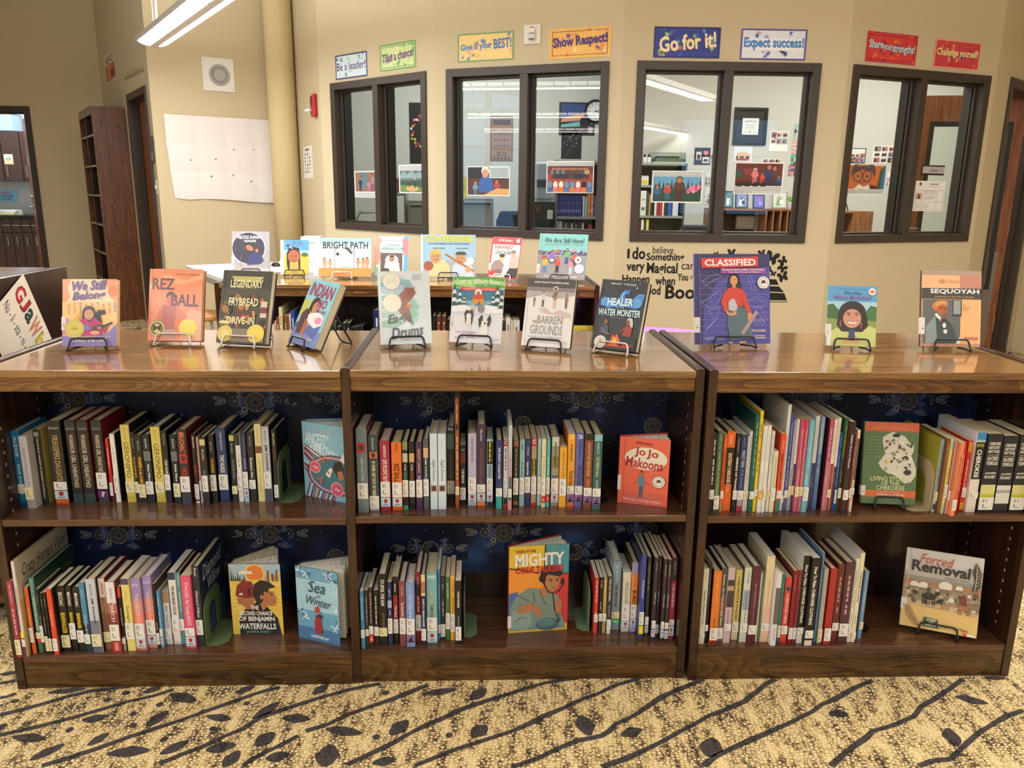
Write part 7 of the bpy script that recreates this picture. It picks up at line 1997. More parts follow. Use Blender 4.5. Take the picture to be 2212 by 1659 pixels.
# ================================================================== second-row books, low in the shade
def loose_row(specs, z, where, y, order):
    for i, (pxl, pxr, pyt, col, hard, txt, tc) in enumerate(specs):
        a, c = ony(pxl, 700, y), ony(pxr, 700, y)
        h = ony((pxl + pxr) / 2, pyt, y).z - z
        t = c.x - a.x
        bk = thing('shelf_book', '%s %s, %s %s on %s' % (colour_name(col), 'hardback' if hard else 'paperback', ORD[i + 1], order, where), 'book', ((a.x + c.x) / 2, y, z + .0003), (0, 0, 0), 'spine-out books of the second row')
        shelved(bk, t * .95, h, min(h * .66, .24), col, [('r', tc, 36, 70, 64, 86), ('r', tc, 36, 36, 64, 66)] if txt == '=' else ([('t', tc, 30, 30, 70, 88, txt, 'dm')] if txt else []), hard, None, 'w6:22', 0)


Y2 = BY + .02
loose_row([(586, 592, 702, 'd8d0c0', 0, '', ''), (592.5, 596.5, 694, 'c8a888', 0, '', ''), (596.8, 603, 686, '8a4a3c', 1, '=', 'e0d0c0'), (603.4, 611, 664, 'dcd09a', 1, '=', '8a7a3c'), (611.4, 613.6, 690, '3a3834', 0, '', ''),
           (613.9, 620, 682, '7a4a34', 0, '=', 'd8c8b0'), (620.4, 625, 683, '8a5038', 0, '', ''), (625.3, 628.6, 678, 'dcd8d0', 0, '=', '5a5a60'), (628.9, 637, 671, '2a4a98', 1, '=', 'd0d8e8')], ZM, 'the second row behind the turned-aside book', Y2, 'from the white table')
loose_row([(714, 719, 706, '2c2e2c', 0, '', ''), (719.5, 725, 696, '4a5048', 1, '', ''), (727, 735, 706, '22262a', 1, '', ''), (738, 747, 698, '1c1e22', 1, 'H', 'd8a890'), (747.6, 756, 698, '1c1e22', 1, 'H', 'd8a890'), (757.4, 762, 708, '26282c', 1, '', ''), (764, 769, 707, '26282c', 1, '', ''), (771, 776, 706, '26282c', 1, '', ''), (778, 783, 705, '26282c', 1, '', ''),
           (806, 822, 670, '1c2a5c', 1, '=', 'c8d0e0')], ZM, "the second row beyond the easel's rear leg", Y2, 'along the stretch')
loose_row([(934, 942, 682, '1c1c1e', 1, '', ''), (943, 953, 683, '5a3024', 1, 'U  U', 'e0c080'), (954, 964, 683, '5a3024', 1, 'U  U', 'e0c080'), (965, 973, 690, '1c1c1e', 1, '', ''), (1086, 1092, 692, '3a3434', 0, '', ''), (1092.6, 1103, 687, 'd4cfc6', 1, '=', '5a5854'), (1104, 1108, 694, 'e0d8c8', 0, '', ''), (1108.6, 1123, 693, 'c8c6c0', 1, '=', '5a5854')], ZM, 'the second row behind the sled-dog book', Y2, 'along the stretch')
p = ony(1231, 735, BY + .03)
b = MB()
b.T = Matrix.Identity(4)
W_, H_ = .18, .20
b.box(0, 0, 0, W_, .012, H_, print_mat('3f88b4'))
b.box(.002, .012, .002, W_ - .002, .016, H_ - .002, PAGES[1])
b.art([('r', 'c8b43c', 0, 80, 100, 100), ('t', '4a4420', 12, 84, 80, 90, 'Native Trailblazers Series', 'm'), ('t', '20304c', 6, 66, 94, 77, 'NATIVE WOMEN', 'm'), ('t', '20304c', 6, 54, 90, 64, 'OF COURAGE', 'm'), ('e', 'c89a78', 50, 28, 14, 16), ('p', '2c2a34', [30, 10, 70, 10, 66, 30, 34, 30])], (0, 0, 0), (1, 0, 0), (0, 0, 1), W_, H_)
pp = ony(1227, 719, BY + .03)
tag(b.build('display_book', loc=(pp.x - .012, BY + .03, ZM + .0004)), 'blue and yellow book facing out in the shade between two front-row books', 'book')


# ================================================================== things on the walls
def on_wall(name, label, cat, w, TL, TR, BL, BR, art, bg='ffffff', th=.0008, off=.0, group=None, rough=.55, curl=False):
    """A flat sheet or plate on wall w between four picture points."""
    q = [w.at(*p) for p in (TL, TR, BL, BR)]
    s0, s1 = (q[0][0] + q[2][0]) / 2, (q[1][0] + q[3][0]) / 2
    z1, z0 = (q[0][1] + q[1][1]) / 2, (q[2][1] + q[3][1]) / 2
    W, H = s1 - s0, z1 - z0
    b = MB()
    b.box(0, -th, 0, W, 0, H, mat(bg, rough))
    if art:
        b.art(art, (0, -th, 0), (1, 0, 0), (0, 0, 1), W, H, .00012, mf=lambda h: mat(h, rough))
    o = b.build(name, loc=w.pt(s0, z0, off + .0004), rot=(0, 0, w.ang))
    return tag(o, label, cat, group)


def splash(c, n, seed, area=(0, 100, 0, 100), sz=9):
    random.seed(seed)
    o = []
    for _ in range(n):
        x, y = random.uniform(area[0] + 4, area[1] - 4), random.uniform(area[2] + 6, area[3] - 6)
        k = random.randint(6, 9)
        pts = []
        for j in range(k * 2):
            a = PI * j / k
            r = (sz if j % 2 else sz * random.uniform(.25, .6)) * random.uniform(.4, 1)
            pts += [min(max(x + r * math.cos(a) * .7, 1), 99), min(max(y + r * 1.7 * math.sin(a), 1), 99)]
        o.append(('p', random.choice(c), pts))
    return o


SG = 'bright motivational signs above the windows'


def sign(label, w, TL, TR, BL, BR, bg, cols, border, words, tc, outl, seed, tilt=0, mid=None, inner=None, box=(6, 28, 94, 74), flags='b'):
    a = [('r', bg, 1, 2, 99, 98)] + splash(cols, 26, seed) + ([('r', mid, 4, 30, 96, 70)] if mid else [])
    for i in ((0, 0, 100, 5), (0, 95, 100, 100), (0, 0, 2.5, 100), (97.5, 0, 100, 100)):
        a.append(('r', border, *i))
    if inner:
        a += [('r', inner, 5, 10, 95, 11.5), ('r', inner, 5, 88.5, 95, 90), ('r', inner, 5, 10, 5.8, 90), ('r', inner, 94.2, 10, 95, 90)]
    for d, c in ((.45, outl), (0, tc)):
        for t, x0, y0, x1, y1 in words:
            a.append(('t', c, x0 + d, y0 - d * 3, x1 + d, y1 - d * 3, t, flags, tilt))
    on_wall('motivational_sign', label, 'sign', w, TL, TR, BL, BR, a, bg, group=SG, rough=.45)


sign('pale blue sign reading Be a leader! in navy letters', W_1, (724.5, 120.6), (793, 110), (726, 173), (793.8, 163.6), 'cfe0ea', ['7ab0b8', '8ac0a0', '9aa8d0', 'b8d0e8', '5a8a98', 'e8f0f4'], '2a2c68', [('Be a leader!', 5, 34, 95, 68)], '262a5c', 'f0f4f8', 1, mid='d4dcf0', flags='m')
sign('green splashed sign reading Take a chance! in purple letters', W_1, (820, 100.5), (898, 84.3), (822, 156.8), (899, 143), 'cfe0a0', ['8ac070', '5aa060', 'e8e8b0', 'b8d890', '7a5a90', 'd8e8a8'], '6aa860', [('Take a chance!', 7, 36, 94, 70)], '6a3c7c', 'e8e8c8', 2, tilt=4, inner='3c7a48')
sign('yellow splashed sign reading Give it your BEST! in blue letters', W_2, (988.5, 75), (1110.5, 66), (989.5, 136), (1109.5, 127.5), 'f0d488', ['e8b868', 'f0c890', 'd8d878', 'e8c050', '6a88b8', 'f4dca0', 'e8a878'], '7aa060', [('Give it your', 5, 36, 62, 66), ('BEST!', 65, 42, 96, 78)], '3c6ab0', 'e8f0f8', 3, tilt=3)
sign('orange splashed sign reading Show Respect! in purple letters', W_2, (1187.5, 63), (1322, 55.5), (1186, 127.8), (1318, 122.3), 'f0b860', ['e8904c', 'f0c878', 'e87858', 'f4d890', '6a4890', 'e8a050'], 'f0c060', [('Show Respect!', 6, 34, 94, 76)], '4a3080', '1c1438', 4, tilt=3, inner='6a2a28')
sign('royal blue splashed sign reading Go for it! in cream letters', W_3, (1414, 57), (1558, 59.4), (1410.6, 124), (1553, 126.6), '2c3c90', ['3a58b8', '4a78c8', 'b8d04c', 'a8c848', 'c0489c', '243078', '5a9ad0'], '2a2c68', [('Go for it!', 8, 26, 94, 78)], 'f6e8b8', 'b86a30', 5, tilt=6, inner='4a5ab8')
sign('white and blue splashed sign reading Expect success! in blue letters', W_3, (1602, 62.6), (1744.5, 63), (1597, 129.5), (1738.5, 129.8), 'e6ecf8', ['4a68b8', '8aa8e0', 'c8b0e0', 'a8d0f0', '3a3c78', 'd8e4f8'], '5a4a98', [('Expect success!', 5, 32, 96, 74)], '4a90d8', '1c3a88', 6, mid='f4f4fc')
sign('red splashed sign reading Share your strengths! in pale blue letters', W_4, (1874.5, 67), (1983.5, 77), (1867.5, 133), (1976, 141), 'd83c40', ['e85840', 'c02848', '8a2858', 'e87838', '5a3868', 'd8303c'], 'c83050', [('Share', 5, 46, 33, 74), ('your', 33, 36, 51, 60), ('strengths!', 51, 30, 96, 66)], 'bfe0f0', '3a2040', 7, inner='9a2038')
sign('crimson splashed sign reading Challenge yourself! in pale yellow letters', W_4, (2021, 82.6), (2120, 92.5), (2014.6, 145), (2113, 153.8), 'd04048', ['e86850', 'b83058', '7a3a88', 'f0a060', 'e04838', 'c83a68'], 'f0a898', [('Challenge yourself!', 5, 36, 95, 70)], 'f8e8a8', '5a1c30', 8)

# decal below the third window
DEC = mat('0c0b0b', 0.4)


def decal_box(w, x0, y0, x1, y1):
    a, c = w.at(x0, y1), w.at(x1, y0)
    return a[0], a[1], c[0], c[1]


cx_ = lambda x, y: (1300 + x / 4.809, 500 + y / 4.809)
WORDS = [('I', 262, 180, 292, 280), ('do', 312, 163, 458, 290), ('believe', 527, 155, 748, 230), ('Something', 460, 225, 858, 325), ('very', 252, 340, 446, 440), ('Magical', 462, 325, 792, 468),
         ('can', 825, 338, 965, 396), ('Happen', 208, 452, 500, 555), ('when', 553, 468, 765, 556), ('You', 783, 436, 900, 512), ('read', 925, 440, 1080, 500), ('a', 300, 572, 350, 650), ('Good', 400, 562, 613, 658), ('Book!', 655, 555, 1110, 702)]
b = MB()
for t, x0, y0, x1, y1 in WORDS:
    s0, z0, s1, z1 = decal_box(W_3, *cx_(x0, y0), *cx_(x1, y1))
    vs_, fs_ = lettering(t, .03 if t not in ('can', 'read', 'a', 'believe') else .006)
    b.add([(s0 + u * (s1 - s0), -.0006, z0 + v * (z1 - z0)) for u, v in vs_], fs_, DEC)
tag(b.build('wall_lettering', loc=W_3.pt(0, 0), rot=(0, 0, W_3.ang)), 'black wall decal lettering about something magical, under the third window', 'wall decal')


def butterfly(x, y, s, turn):
    """x, y in crop pixels; s half span."""
    b = MB()
    sp, z = W_3.at(*cx_(x, y))
    k = s / 4.809 * .0032
    a = math.radians(turn)
    R = lambda u, v: (u * k * math.cos(a) - v * k * math.sin(a), -.0006, u * k * math.sin(a) + v * k * math.cos(a))
    for sg in (-1, 1):
        b.poly([R(sg * u, v) for u, v in ([(.04, .05), (.16, .6), (.5, 1), (.95, 1.02), (1.05, .6), (.62, .02)] if sg > 0 else [(.04, .05), (.62, .02), (1.05, .6), (.95, 1.02), (.5, 1), (.16, .6)])], DEC)
        b.poly([R(sg * u, v) for u, v in ([(.04, .08), (.66, .06), (.86, -.25), (.74, -.75), (.42, -.88), (.1, -.4)] if sg > 0 else [(.04, .08), (.1, -.4), (.42, -.88), (.74, -.75), (.86, -.25), (.66, .06)])], DEC)
        b.poly([R(u, v) for u, v in ((.0, .2), (sg * .26 + .02, 1.05), (sg * .26 - .03, 1.05))], DEC)
    b.poly([R(u, v) for u, v in ((-.06, -.4), (.06, -.4), (.07, .2), (0, .3), (-.07, .2))], DEC)
    o = b.build('butterfly_decal', loc=W_3.pt(sp, z), rot=(0, 0, W_3.ang))
    return o


for (x, y, s, tn), lb in zip([(1765, 280, 66, -18), (1883, 310, 42, 40), (1870, 380, 46, -40), (1735, 405, 34, 30), (1780, 440, 28, -10), (1882, 475, 52, 20), (1660, 230, 36, 10), (1345, 225, 40, 0), (1188, 238, 24, 12)],
                             ['largest black butterfly decal beside the purple book', 'folded black butterfly decal highest at the outer edge', 'thin-winged black butterfly decal in the middle of the outer edge', 'black butterfly decal half behind the purple book', 'smallest black butterfly decal above the drawn book', 'black butterfly decal touching the drawn book top corner',
                              'black butterfly decal peeping over the purple book near its outer corner', 'black butterfly decal peeping over the middle of the purple book', 'tiny black butterfly decal tip over the purple book spine']):
    tag(butterfly(x, y, s, tn), lb, 'wall decal', 'butterflies of the wall decal')
b = MB()
for pts in ([(1560, 492), (1812, 497), (1838, 556), (1560, 548)], [(1560, 560), (1842, 572), (1892, 632), (1560, 616)], [(1560, 628), (1896, 642), (1922, 716), (1560, 714)], [(1560, 727), (1932, 729), (1932, 736), (1560, 736)]):
    q = [W_3.at(*cx_(*p)) for p in pts]
    b.poly([(u, -.0006, v) for u, v in reversed(q)], DEC)
tag(b.build('open_book_decal', loc=W_3.pt(0, 0), rot=(0, 0, W_3.ang)), 'black wall decal of an open book beneath the butterflies', 'wall decal')

# thermostat, fire alarm, notice, speaker, folded paper
q = [W_2.at(*p) for p in ((1133, 55), (1169, 53.5), (1133, 96.5), (1169, 95))]
t = thing('wall_sensor', 'white square sensor plate between the yellow and orange signs', 'sensor', W_2.pt(q[0][0], q[2][1]), (0, 0, W_2.ang))
W, H = q[1][0] - q[0][0], q[0][1] - q[2][1]
b = MB(); b.box(0, -.008, 0, W, 0, H, mat('e6e2dc', 0.4)); b.build('plate', t, bevel=.002)
b = MB(); b.box(W * .3, -.03, H * .56, W * .7, -.008, H * .82, mat('efece8', 0.35)); b.box(W * .3, -.022, H * .22, W * .7, -.008, H * .48, mat('d8d4d0', 0.3)); b.build('sensor_head', t, bevel=.006)
b = MB(); b.box(W * .34, -.0265, H * .2, W * .66, -.0215, H * .28, mat('6a6866', 0.3)); b.box(W * .4, -.0305, H * .84, W * .6, -.0075, H * .88, mat('d8b0a0', 0.4)); b.build('lens', t)
q = [W_COL.at(*p) for p in ((679, 205), (696.5, 204), (681, 254), (697.5, 252.5))]
t = thing('fire_alarm', 'red wall fire alarm with clear strobe left of the first window', 'fire alarm', W_COL.pt(q[0][0], q[2][1]), (0, 0, W_COL.ang))
W, H = .105, q[0][1] - q[2][1]
RED = mat('a81820', 0.35)
b = MB(); b.box(0, -.04, 0, W, 0, H, RED); b.build('housing', t, bevel=.012, seg=3)
b = MB(); b.lathe([(W * .36, 0), (W * .36, .003), (W * .3, .004)], mat('7a1018', 0.5), 24); o = b.build('sounder', t, loc=(W * .5, -.04, H * .68), rot=(PI / 2, 0, 0))
b = MB(); b.ball((W * .35, -.062, H * .27), W * .42, .034, H * .1, mat('d8d8d4', 0.08, coat=.8), 16); b.build('strobe', t, smooth=True)
b = MB(); b.box(W * .35, -.041, H * .93, W * .65, -.04, H * .96, mat('e8e0dc', 0.5)); b.build('label_strip', t)
na = [('r', 'b02848', 22, 87, 68, 93)] + [('r', ('2a2a2e', '3a4a7a', 'c8c8cc', 'a83040', 'd8a840')[(i * 3 + j) % 5], 14 + j * 26, 72 - i * 11, 24 + j * 26, 79 - i * 11) for i in range(6) for j in range(3)] + [('r', '9a9a9a', 30, 82, 60, 83)]
on_wall('notice', 'narrow white notice with rows of little pictures below the fire alarm', 'notice', W_COL, (655, 317), (674, 315), (658, 385.6), (677, 384.6), na, 'e9e7e6')
q = [W_PAPER.at(*p) for p in ((434, 122), (503, 131), (440, 195), (507, 199))]
t = thing('wall_speaker', 'square white speaker plate with round grille on the tan wall', 'speaker', W_PAPER.pt(q[0][0], q[2][1]), (0, 0, W_PAPER.ang))
W, H = q[1][0] - q[0][0], q[0][1] - q[2][1]
b = MB(); b.box(0, -.01, 0, W, 0, H, mat('e8e6e4', 0.4)); b.build('plate', t, bevel=.002)
b = MB(); b.lathe([(W * .335, 0), (W * .335, .002), (W * .3, .004), (.002, .0045)], mat('a9a9a9', 0.5), 36)
for r in range(1, 8):
    b.lathe([(W * .04 * r, .0042), (W * .04 * r + .002, .0052), (W * .04 * r + .004, .0042)], mat('bdbdbd', 0.5), 30)
b.build('grille', t, loc=(W * .53, -.01, H * .49), rot=(PI / 2, 0, 0))
b = MB()
for u, v in ((.08, .92), (.92, .92), (.08, .08), (.92, .08)):
    b.T = Matrix.Translation((W * u, -.0102, H * v)) @ Matrix.Rotation(PI / 2, 4, 'X')
    b.lathe([(.004, 0), (.004, .001)], mat('8a8a88', 0.4), 8)
b.build('screw', t)

# large sheet that was folded, with coloured dots
q = {k: W_PAPER.at(*p) for k, p in dict(TL=(353, 246), TR=(582, 257), BL=(374, 414), BR=(594, 432), B2=(384, 430)).items()}
s0, s1, z1, z0 = q['TL'][0], q['TR'][0] + .03, q['TL'][1], q['BR'][1] - .01
NX, NZ = 48, 36
b = MB()
vs_ = []
PW, PH = s1 - s0, z1 - z0
random.seed(4)
for j in range(NZ + 1):
    for i in range(NX + 1):
        u, v = i / NX, j / NZ
        fx, fz = abs((u * 3.72) % 1.0 - .5), abs((v * 3) % 1.0 - .5)        # 0.5 at a fold
        y = -.004 - .010 * (1 - (2 * fx) ** 3) * .6 - .009 * (1 - (2 * fz) ** 3) * .6 + .002 * math.sin(9 * u + 5 * v)
        left = .028 * (1 - u) * (1 - v) * (1 if v < .6 else .4)
        vs_.append((u * PW + left * 1.2 * (1 - v) , y - .012 * (1 - v) ** 3 * u, v * PH + (.016 * math.sin(u * 5) * (1 - v) ** 4) + (.05 * (1 - v) * max(0, .12 - u) * 4)))
b.add(vs_, [(j * (NX + 1) + i, j * (NX + 1) + i + 1, (j + 1) * (NX + 1) + i + 1, (j + 1) * (NX + 1) + i) for j in range(NZ) for i in range(NX)], mat('e4dfe0', 0.8))
for px, py, c in ((411, 346, '3a8a78'), (465, 344, 'a02838'), (504, 323, 'c04838'), (517, 357, 'd89a9a'), (547, 323.6, '9aa060'), (456, 381, '141414'), (503, 379, 'a02830'), (541.6, 391.6, '34306a')):
    u, v = W_PAPER.at(px, py)
    u, v = u - s0, v - z0
    i, j = min(int(u / PW * NX), NX - 1), min(int(v / PH * NZ), NZ - 1)
    y = vs_[j * (NX + 1) + i][1] - .003
    b.add([(u - .006, y, v - .006), (u + .006, y, v - .006), (u + .006, y, v + .006), (u - .006, y, v + .006)], [(0, 1, 2, 3)], mat(c, 0.6))
o = b.build('folded_paper', loc=W_PAPER.pt(s0, z0, .001), rot=(0, 0, W_PAPER.ang))
for p_ in o.data.polygons: p_.use_smooth = True
tag(o, 'large unfolded white sheet with small coloured dots on the tan wall', 'paper')
# on the door wall
on_wall('wall_poster', 'small white poster with orange picture high above the tall bookcase', 'poster', W_DOOR, (225, 124), (246, 104), (231, 182), (250.5, 166), [('r', 'b8623c', 4, 4, 96, 60), ('r', 'e4dcd4', 0, 60, 100, 100), ('t', '8a4038', 10, 66, 90, 92, 'READ', 'b'), ('e', 'c88a58', 40, 34, 20, 16), ('r', '8a4030', 50, 10, 90, 40)], 'e4dcd4')
b = MB()
q0, q1 = W_DOOR.at(271, 172), W_DOOR.at(310, 152)
random.seed(2)
x_ = q0[0]
while x_ < q1[0]:                              # a line of faint script, too small to read
    k_ = (x_ - q0[0]) / (q1[0] - q0[0])
    z_ = q0[1] + k_ * (q1[1] - q0[1])
    h_ = random.choice((.02, .025, .03, .05))
    b.add([(x_, -.0006, z_ - .012), (x_ + .005, -.0006, z_ - .012), (x_ + .009, -.0006, z_ + h_), (x_ + .004, -.0006, z_ + h_)], [(0, 1, 2, 3)], mat('8a7a58', 0.6))
    x_ += random.choice((.011, .014, .022))
tag(b.build('wall_lettering', loc=W_DOOR.pt(0, 0), rot=(0, 0, W_DOOR.ang)), 'faint brown lettering decal above the narrow dark door', 'wall decal')
q0 = W_DOOR.at(329, 350)
t = thing('door_sign', 'dark room sign plate beside the narrow door', 'sign', W_DOOR.pt(W_DOOR.len - .125, 1.52), (0, 0, W_DOOR.ang))
b = MB(); b.box(0, -.012, 0, .09, 0, .22, mat('3c2a24', 0.35)); b.build('plate', t, bevel=.003)
b = MB(); b.box(.01, -.014, .03, .08, -.012, .09, mat('8a8688', 0.4)); b.build('name_strip', t)
t = thing('light_switch', 'pale light switch plate beneath the dark room sign', 'switch', W_DOOR.pt(W_DOOR.len - .11, 1.26), (0, 0, W_DOOR.ang))
b = MB(); b.box(0, -.006, 0, .075, 0, .12, mat('d8d2c4', 0.4)); b.build('plate', t, bevel=.002)
b = MB(); b.box(.03, -.014, .045, .045, -.006, .075, mat('e8e4da', 0.4)); b.build('toggle', t)


# ================================================================== prints taped inside the window panes
def on_pane(n, w, label, TL, TR, BL, BR, art, bg='f0eeea', name='window_print', cat='picture', off=-.062, th=.0008, group='pictures taped to the panes'):
    return on_wall(name, label, cat, Wall2(w, off), TL, TR, BL, BR, art, bg, th=th, group=group)


class Wall2(Wall):
    def __init__(self, w, off):
        self.a = w.a + w.n * off
        self.u, self.n, self.len, self.ang = w.u, w.n, w.len, w.ang


def cap(y0, y1, *lines):
    """Grey caption strip; without lines, print too small to read."""
    o, n, hh = [('r', 'c8cccc', 2, y0, 98, y1)], len(lines) or 2, y1 - y0
    for k in range(n):
        a, c = y1 - hh * (k + .82) / n, y1 - hh * (k + .2) / n
        if lines:
            o.append(('t', '6a6c6e', 5, a, 5 + 1.95 * len(lines[k]) if len(lines[k]) < 46 else 95, c, lines[k], ''))
        else:
            o += [('r', '8a8c8e', 6 + j * 11, a, 14 + j * 11, c - hh * .12) for j in range(8)]
    return o


fr = [('r', 'f2f0ee', 0, 0, 100, 100)]
on_pane(1, W_1, 'print of three people at a window, in the first pane', (765, 370), (812, 369), (767.6, 427), (814, 426), fr + [('r', '8a6a58', 4, 22, 96, 96), ('r', '5a7a80', 30, 40, 60, 94)] + person(28, 24, 54, '2a3a58', '2a3a58', hair='201814') + person(66, 24, 40, 'd07a98', 'c06a88') + person(84, 24, 64, '8a7a90', '6a5a70') + cap(3, 20))
on_pane(1, W_1, 'print of misty mountains above a picnic, in the second pane', (861.5, 356.5), (914, 355), (863, 417.6), (915, 416.6), fr + [('r', '5a7278', 4, 40, 96, 80), ('p', '8aa0a4', [4, 60, 20, 78, 34, 66, 52, 80, 70, 66, 84, 78, 96, 64, 96, 52, 4, 52]), ('r', '3c5a48', 4, 4, 96, 44), ('p', '6a8a50', [4, 30, 96, 20, 96, 6, 4, 6]), ('e', 'c8a070', 54, 16, 26, 8)] + person(44, 22, 24, '5a2a2c', '3a2a2c') + person(66, 18, 34, '2a4a50', '2a3a40', hair='e8e8e4') + cap(82, 97))
on_pane(2, W_2, 'print of a white-haired elder in blue with two children', (1009, 360), (1102, 358.6), (1008.6, 422.8), (1101.6, 423.4), fr + [('r', '5a3a34', 2, 3, 98, 97), ('r', '2c2a34', 2, 60, 40, 97), ('p', '3a64a8', [28, 12, 62, 12, 60, 50, 52, 66, 36, 66, 28, 46]), ('e', 'e8e4de', 43, 84, 9, 10), ('e', 'd09878', 43, 76, 7.4, 9)] + person(20, 4, 42, '6a9ab0', '4a7a98', hair='9a98a0') + person(70, 8, 46, 'b84848', '8a3038', hair='201818') + [('p', 'd8a868', [40, 3, 98, 3, 98, 24, 70, 26]), ('r', 'b8c8cc', 52, 60, 98, 97)] + [('r', '7a8a8e', 56, 66 + k * 6, 94, 68 + k * 6) for k in range(5)])
random.seed(8)
crowd = []
for k in range(13):
    crowd += person(14 + k * 6, 44, 36, random.choice(['4a4a58', '6a7a88', '8a8a90', '5a3a34', 'b89a68']), random.choice(['2a2a34', '4a3a38']))
front = [q_ for k in range(8) for q_ in (('e', random.choice(['e8dcc8', '2a2420', 'e8e0d8', '6a8ab0', '2c2a2c']), 8 + k * 12, 26, 5, 7), ('p', random.choice(['d87830', '2c2a30', 'e0707c', '3a6a9a', '4a7ab0']), [2 + k * 12, 3, 14 + k * 12, 3, 13 + k * 12, 18, 3 + k * 12, 18]))]
on_pane(2, W_2, 'print of a crowd watching people on a red floor', (1180.6, 349), (1283.8, 346.4), (1180.6, 416.6), (1282, 417.6), fr + [('r', 'a04838', 2, 3, 98, 84), ('r', '6a3430', 2, 60, 98, 84)] + crowd + front + cap(85, 97, 'loyalty to community and kin relationships, and', 'sharing and giving time, talent and treasures'))
on_pane(3, W_3, 'print of a man and children before pink flowers', (1409, 369), (1520, 369), (1406, 437.5), (1516, 438.6), fr + [('r', '6aa4c8', 3, 40, 97, 82), ('r', '2a4a38', 3, 4, 97, 44)] + [('p', '234034', [4 + k * 8, 40, 10 + k * 8, 40, 7 + k * 8, 60 + (k * 13) % 18]) for k in range(12)] + person(11, 6, 48, '3a6a9a', '2a4a70') + person(31, 10, 48, 'c84840', '3a6a8a') + person(54, 8, 72, '5a3424', '4a2c20') + [('e', random.choice(['e080a0', 'e898b0', 'c86088']), 72 + (k * 5) % 25, 36 + (k * 7) % 16, 4, 4) for k in range(10)] + cap(83, 97, 'strong connection with the land and commitment to', 'stewardship of the homelands of the Cherokee.'))
on_pane(3, W_3, 'print of a family gathered indoors in brown tones', (1587, 351), (1694.6, 350), (1583, 418), (1689.6, 420.6), fr + [('r', '6a3024', 3, 26, 97, 96), ('r', '4a221c', 3, 26, 97, 40), ('r', '2a5a58', 4, 52, 14, 76), ('r', '8a3c30', 20, 60, 36, 80)] + person(42, 34, 46, 'e07a8a', 'c86878', hair='e8e4e0') + person(57, 34, 32, 'd05048', 'b84038') + person(70, 30, 62, '2c3a70', '2a3060') + person(81, 30, 58, '5a3c34', '4a3028') + person(91, 28, 30, '3a60a0', '2a4a80') + [('e', '2a1a18', 12 + k * 16, 28, 6, 6) for k in range(4)] + cap(3, 24, "Honoring the past by knowing one's ancestors, identifying", 'with and belonging to the tribe, and living and preserving', 'Cherokee culture.'))
on_pane(4, W_4, 'print of a smiling elder in round glasses', (1833.5, 356), (1916, 355.6), (1827, 421), (1909, 419), fr + [('r', 'd07038', 2, 18, 98, 97), ('p', '3a7ab0', [86, 18, 98, 18, 98, 97, 92, 97]), ('p', '4a5a50', [78, 18, 88, 18, 92, 90, 84, 86])] + [('e', '5a4a4c', 40, 74, 32, 24), ('e', 'b87050', 38, 60, 26, 26), ('p', '5a4a4c', [10, 72, 20, 92, 44, 96, 66, 86, 70, 60, 60, 78, 34, 84, 16, 70]), ('e', 'b87050', 63, 58, 5, 7), ('o', '2a1c1c', 26, 62, 12, 1.6), ('o', '2a1c1c', 50, 62, 12, 1.6), ('e', '2a1c1c', 26, 61, 2.4, 2), ('e', '2a1c1c', 50, 61, 2.4, 2), ('l', '6a3428', 1.4, [28, 42, 36, 39, 46, 42]), ('p', 'e8e0d0', [18, 18, 30, 34, 44, 26, 56, 34, 62, 18]), ('p', '5a2838', [60, 18, 84, 18, 74, 30, 60, 32])] + cap(3, 16, 'Possessing a sense of humor, which can lighten pressure', 'in serious situations and help people make good decisions'))
q = [W_4.at(*p) for p in ((1990, 357), (2042, 357), (1988, 377.5), (2040, 377.5))]
on_pane(4, W_4, 'brown-edged name plate with one word, in the last pane', (1992, 357), (2040, 357), (1989, 378.6), (2038, 378.6), [('r', 'b8aeb4', 3, 18, 100, 86), ('t', '3c383c', 38, 36, 72, 66, 'Librarian', 'm')], '2a1c1a', name='name_plate', cat='sign', th=.004, group=None)
on_pane(4, W_4, 'white schedule sheet with a small photo, taped below the name plate', (1980, 390), (2045, 392), (1969.6, 455), (2034, 457), [('e', '9a3040', 16, 90, 4, 4), ('r', '6a6468', 46, 88, 76, 91), ('r', '9a9698', 42, 82, 78, 83)] + [('r', '5a5660', *i) for i in ((3, 68, 97, 68.6), (3, 30, 97, 30.6), (3, 5, 97, 5.6), (3, 5, 3.6, 68), (96.4, 5, 97, 68), (26, 5, 26.6, 68), (74, 5, 74.6, 68), (26, 56, 74, 56.6))] + [('r', 'c8b0a8', 4, 40, 25, 60), ('p', '7a3c30', [10, 40, 20, 40, 18, 56, 12, 56])] + [('r', 'a8a4a8', 30, 60 + k * 3, 70, 61 + k * 3) for k in range(3)] + [('r', 'a8a4a8', 32, 40 + k * 4, 68, 41.4 + k * 4) for k in range(3)] + [('r', 'a8a4a8', 6, 12 + k * 5, 23, 13.4 + k * 5) for k in range(3)] + [('r', 'a8a4a8', 30, 12 + k * 5, 50, 13.4 + k * 5) for k in range(3)], 'efedee', name='schedule_sheet', cat='notice', group=None)


# ================================================================== inside the offices
def rear(name, label, cat, TL, TR, BL, BR, art, bg='f0eeea', th=.004, group=None):
    return on_wall(name, label, cat, W_OFF, TL, TR, BL, BR, art, bg, th=th, group=group)


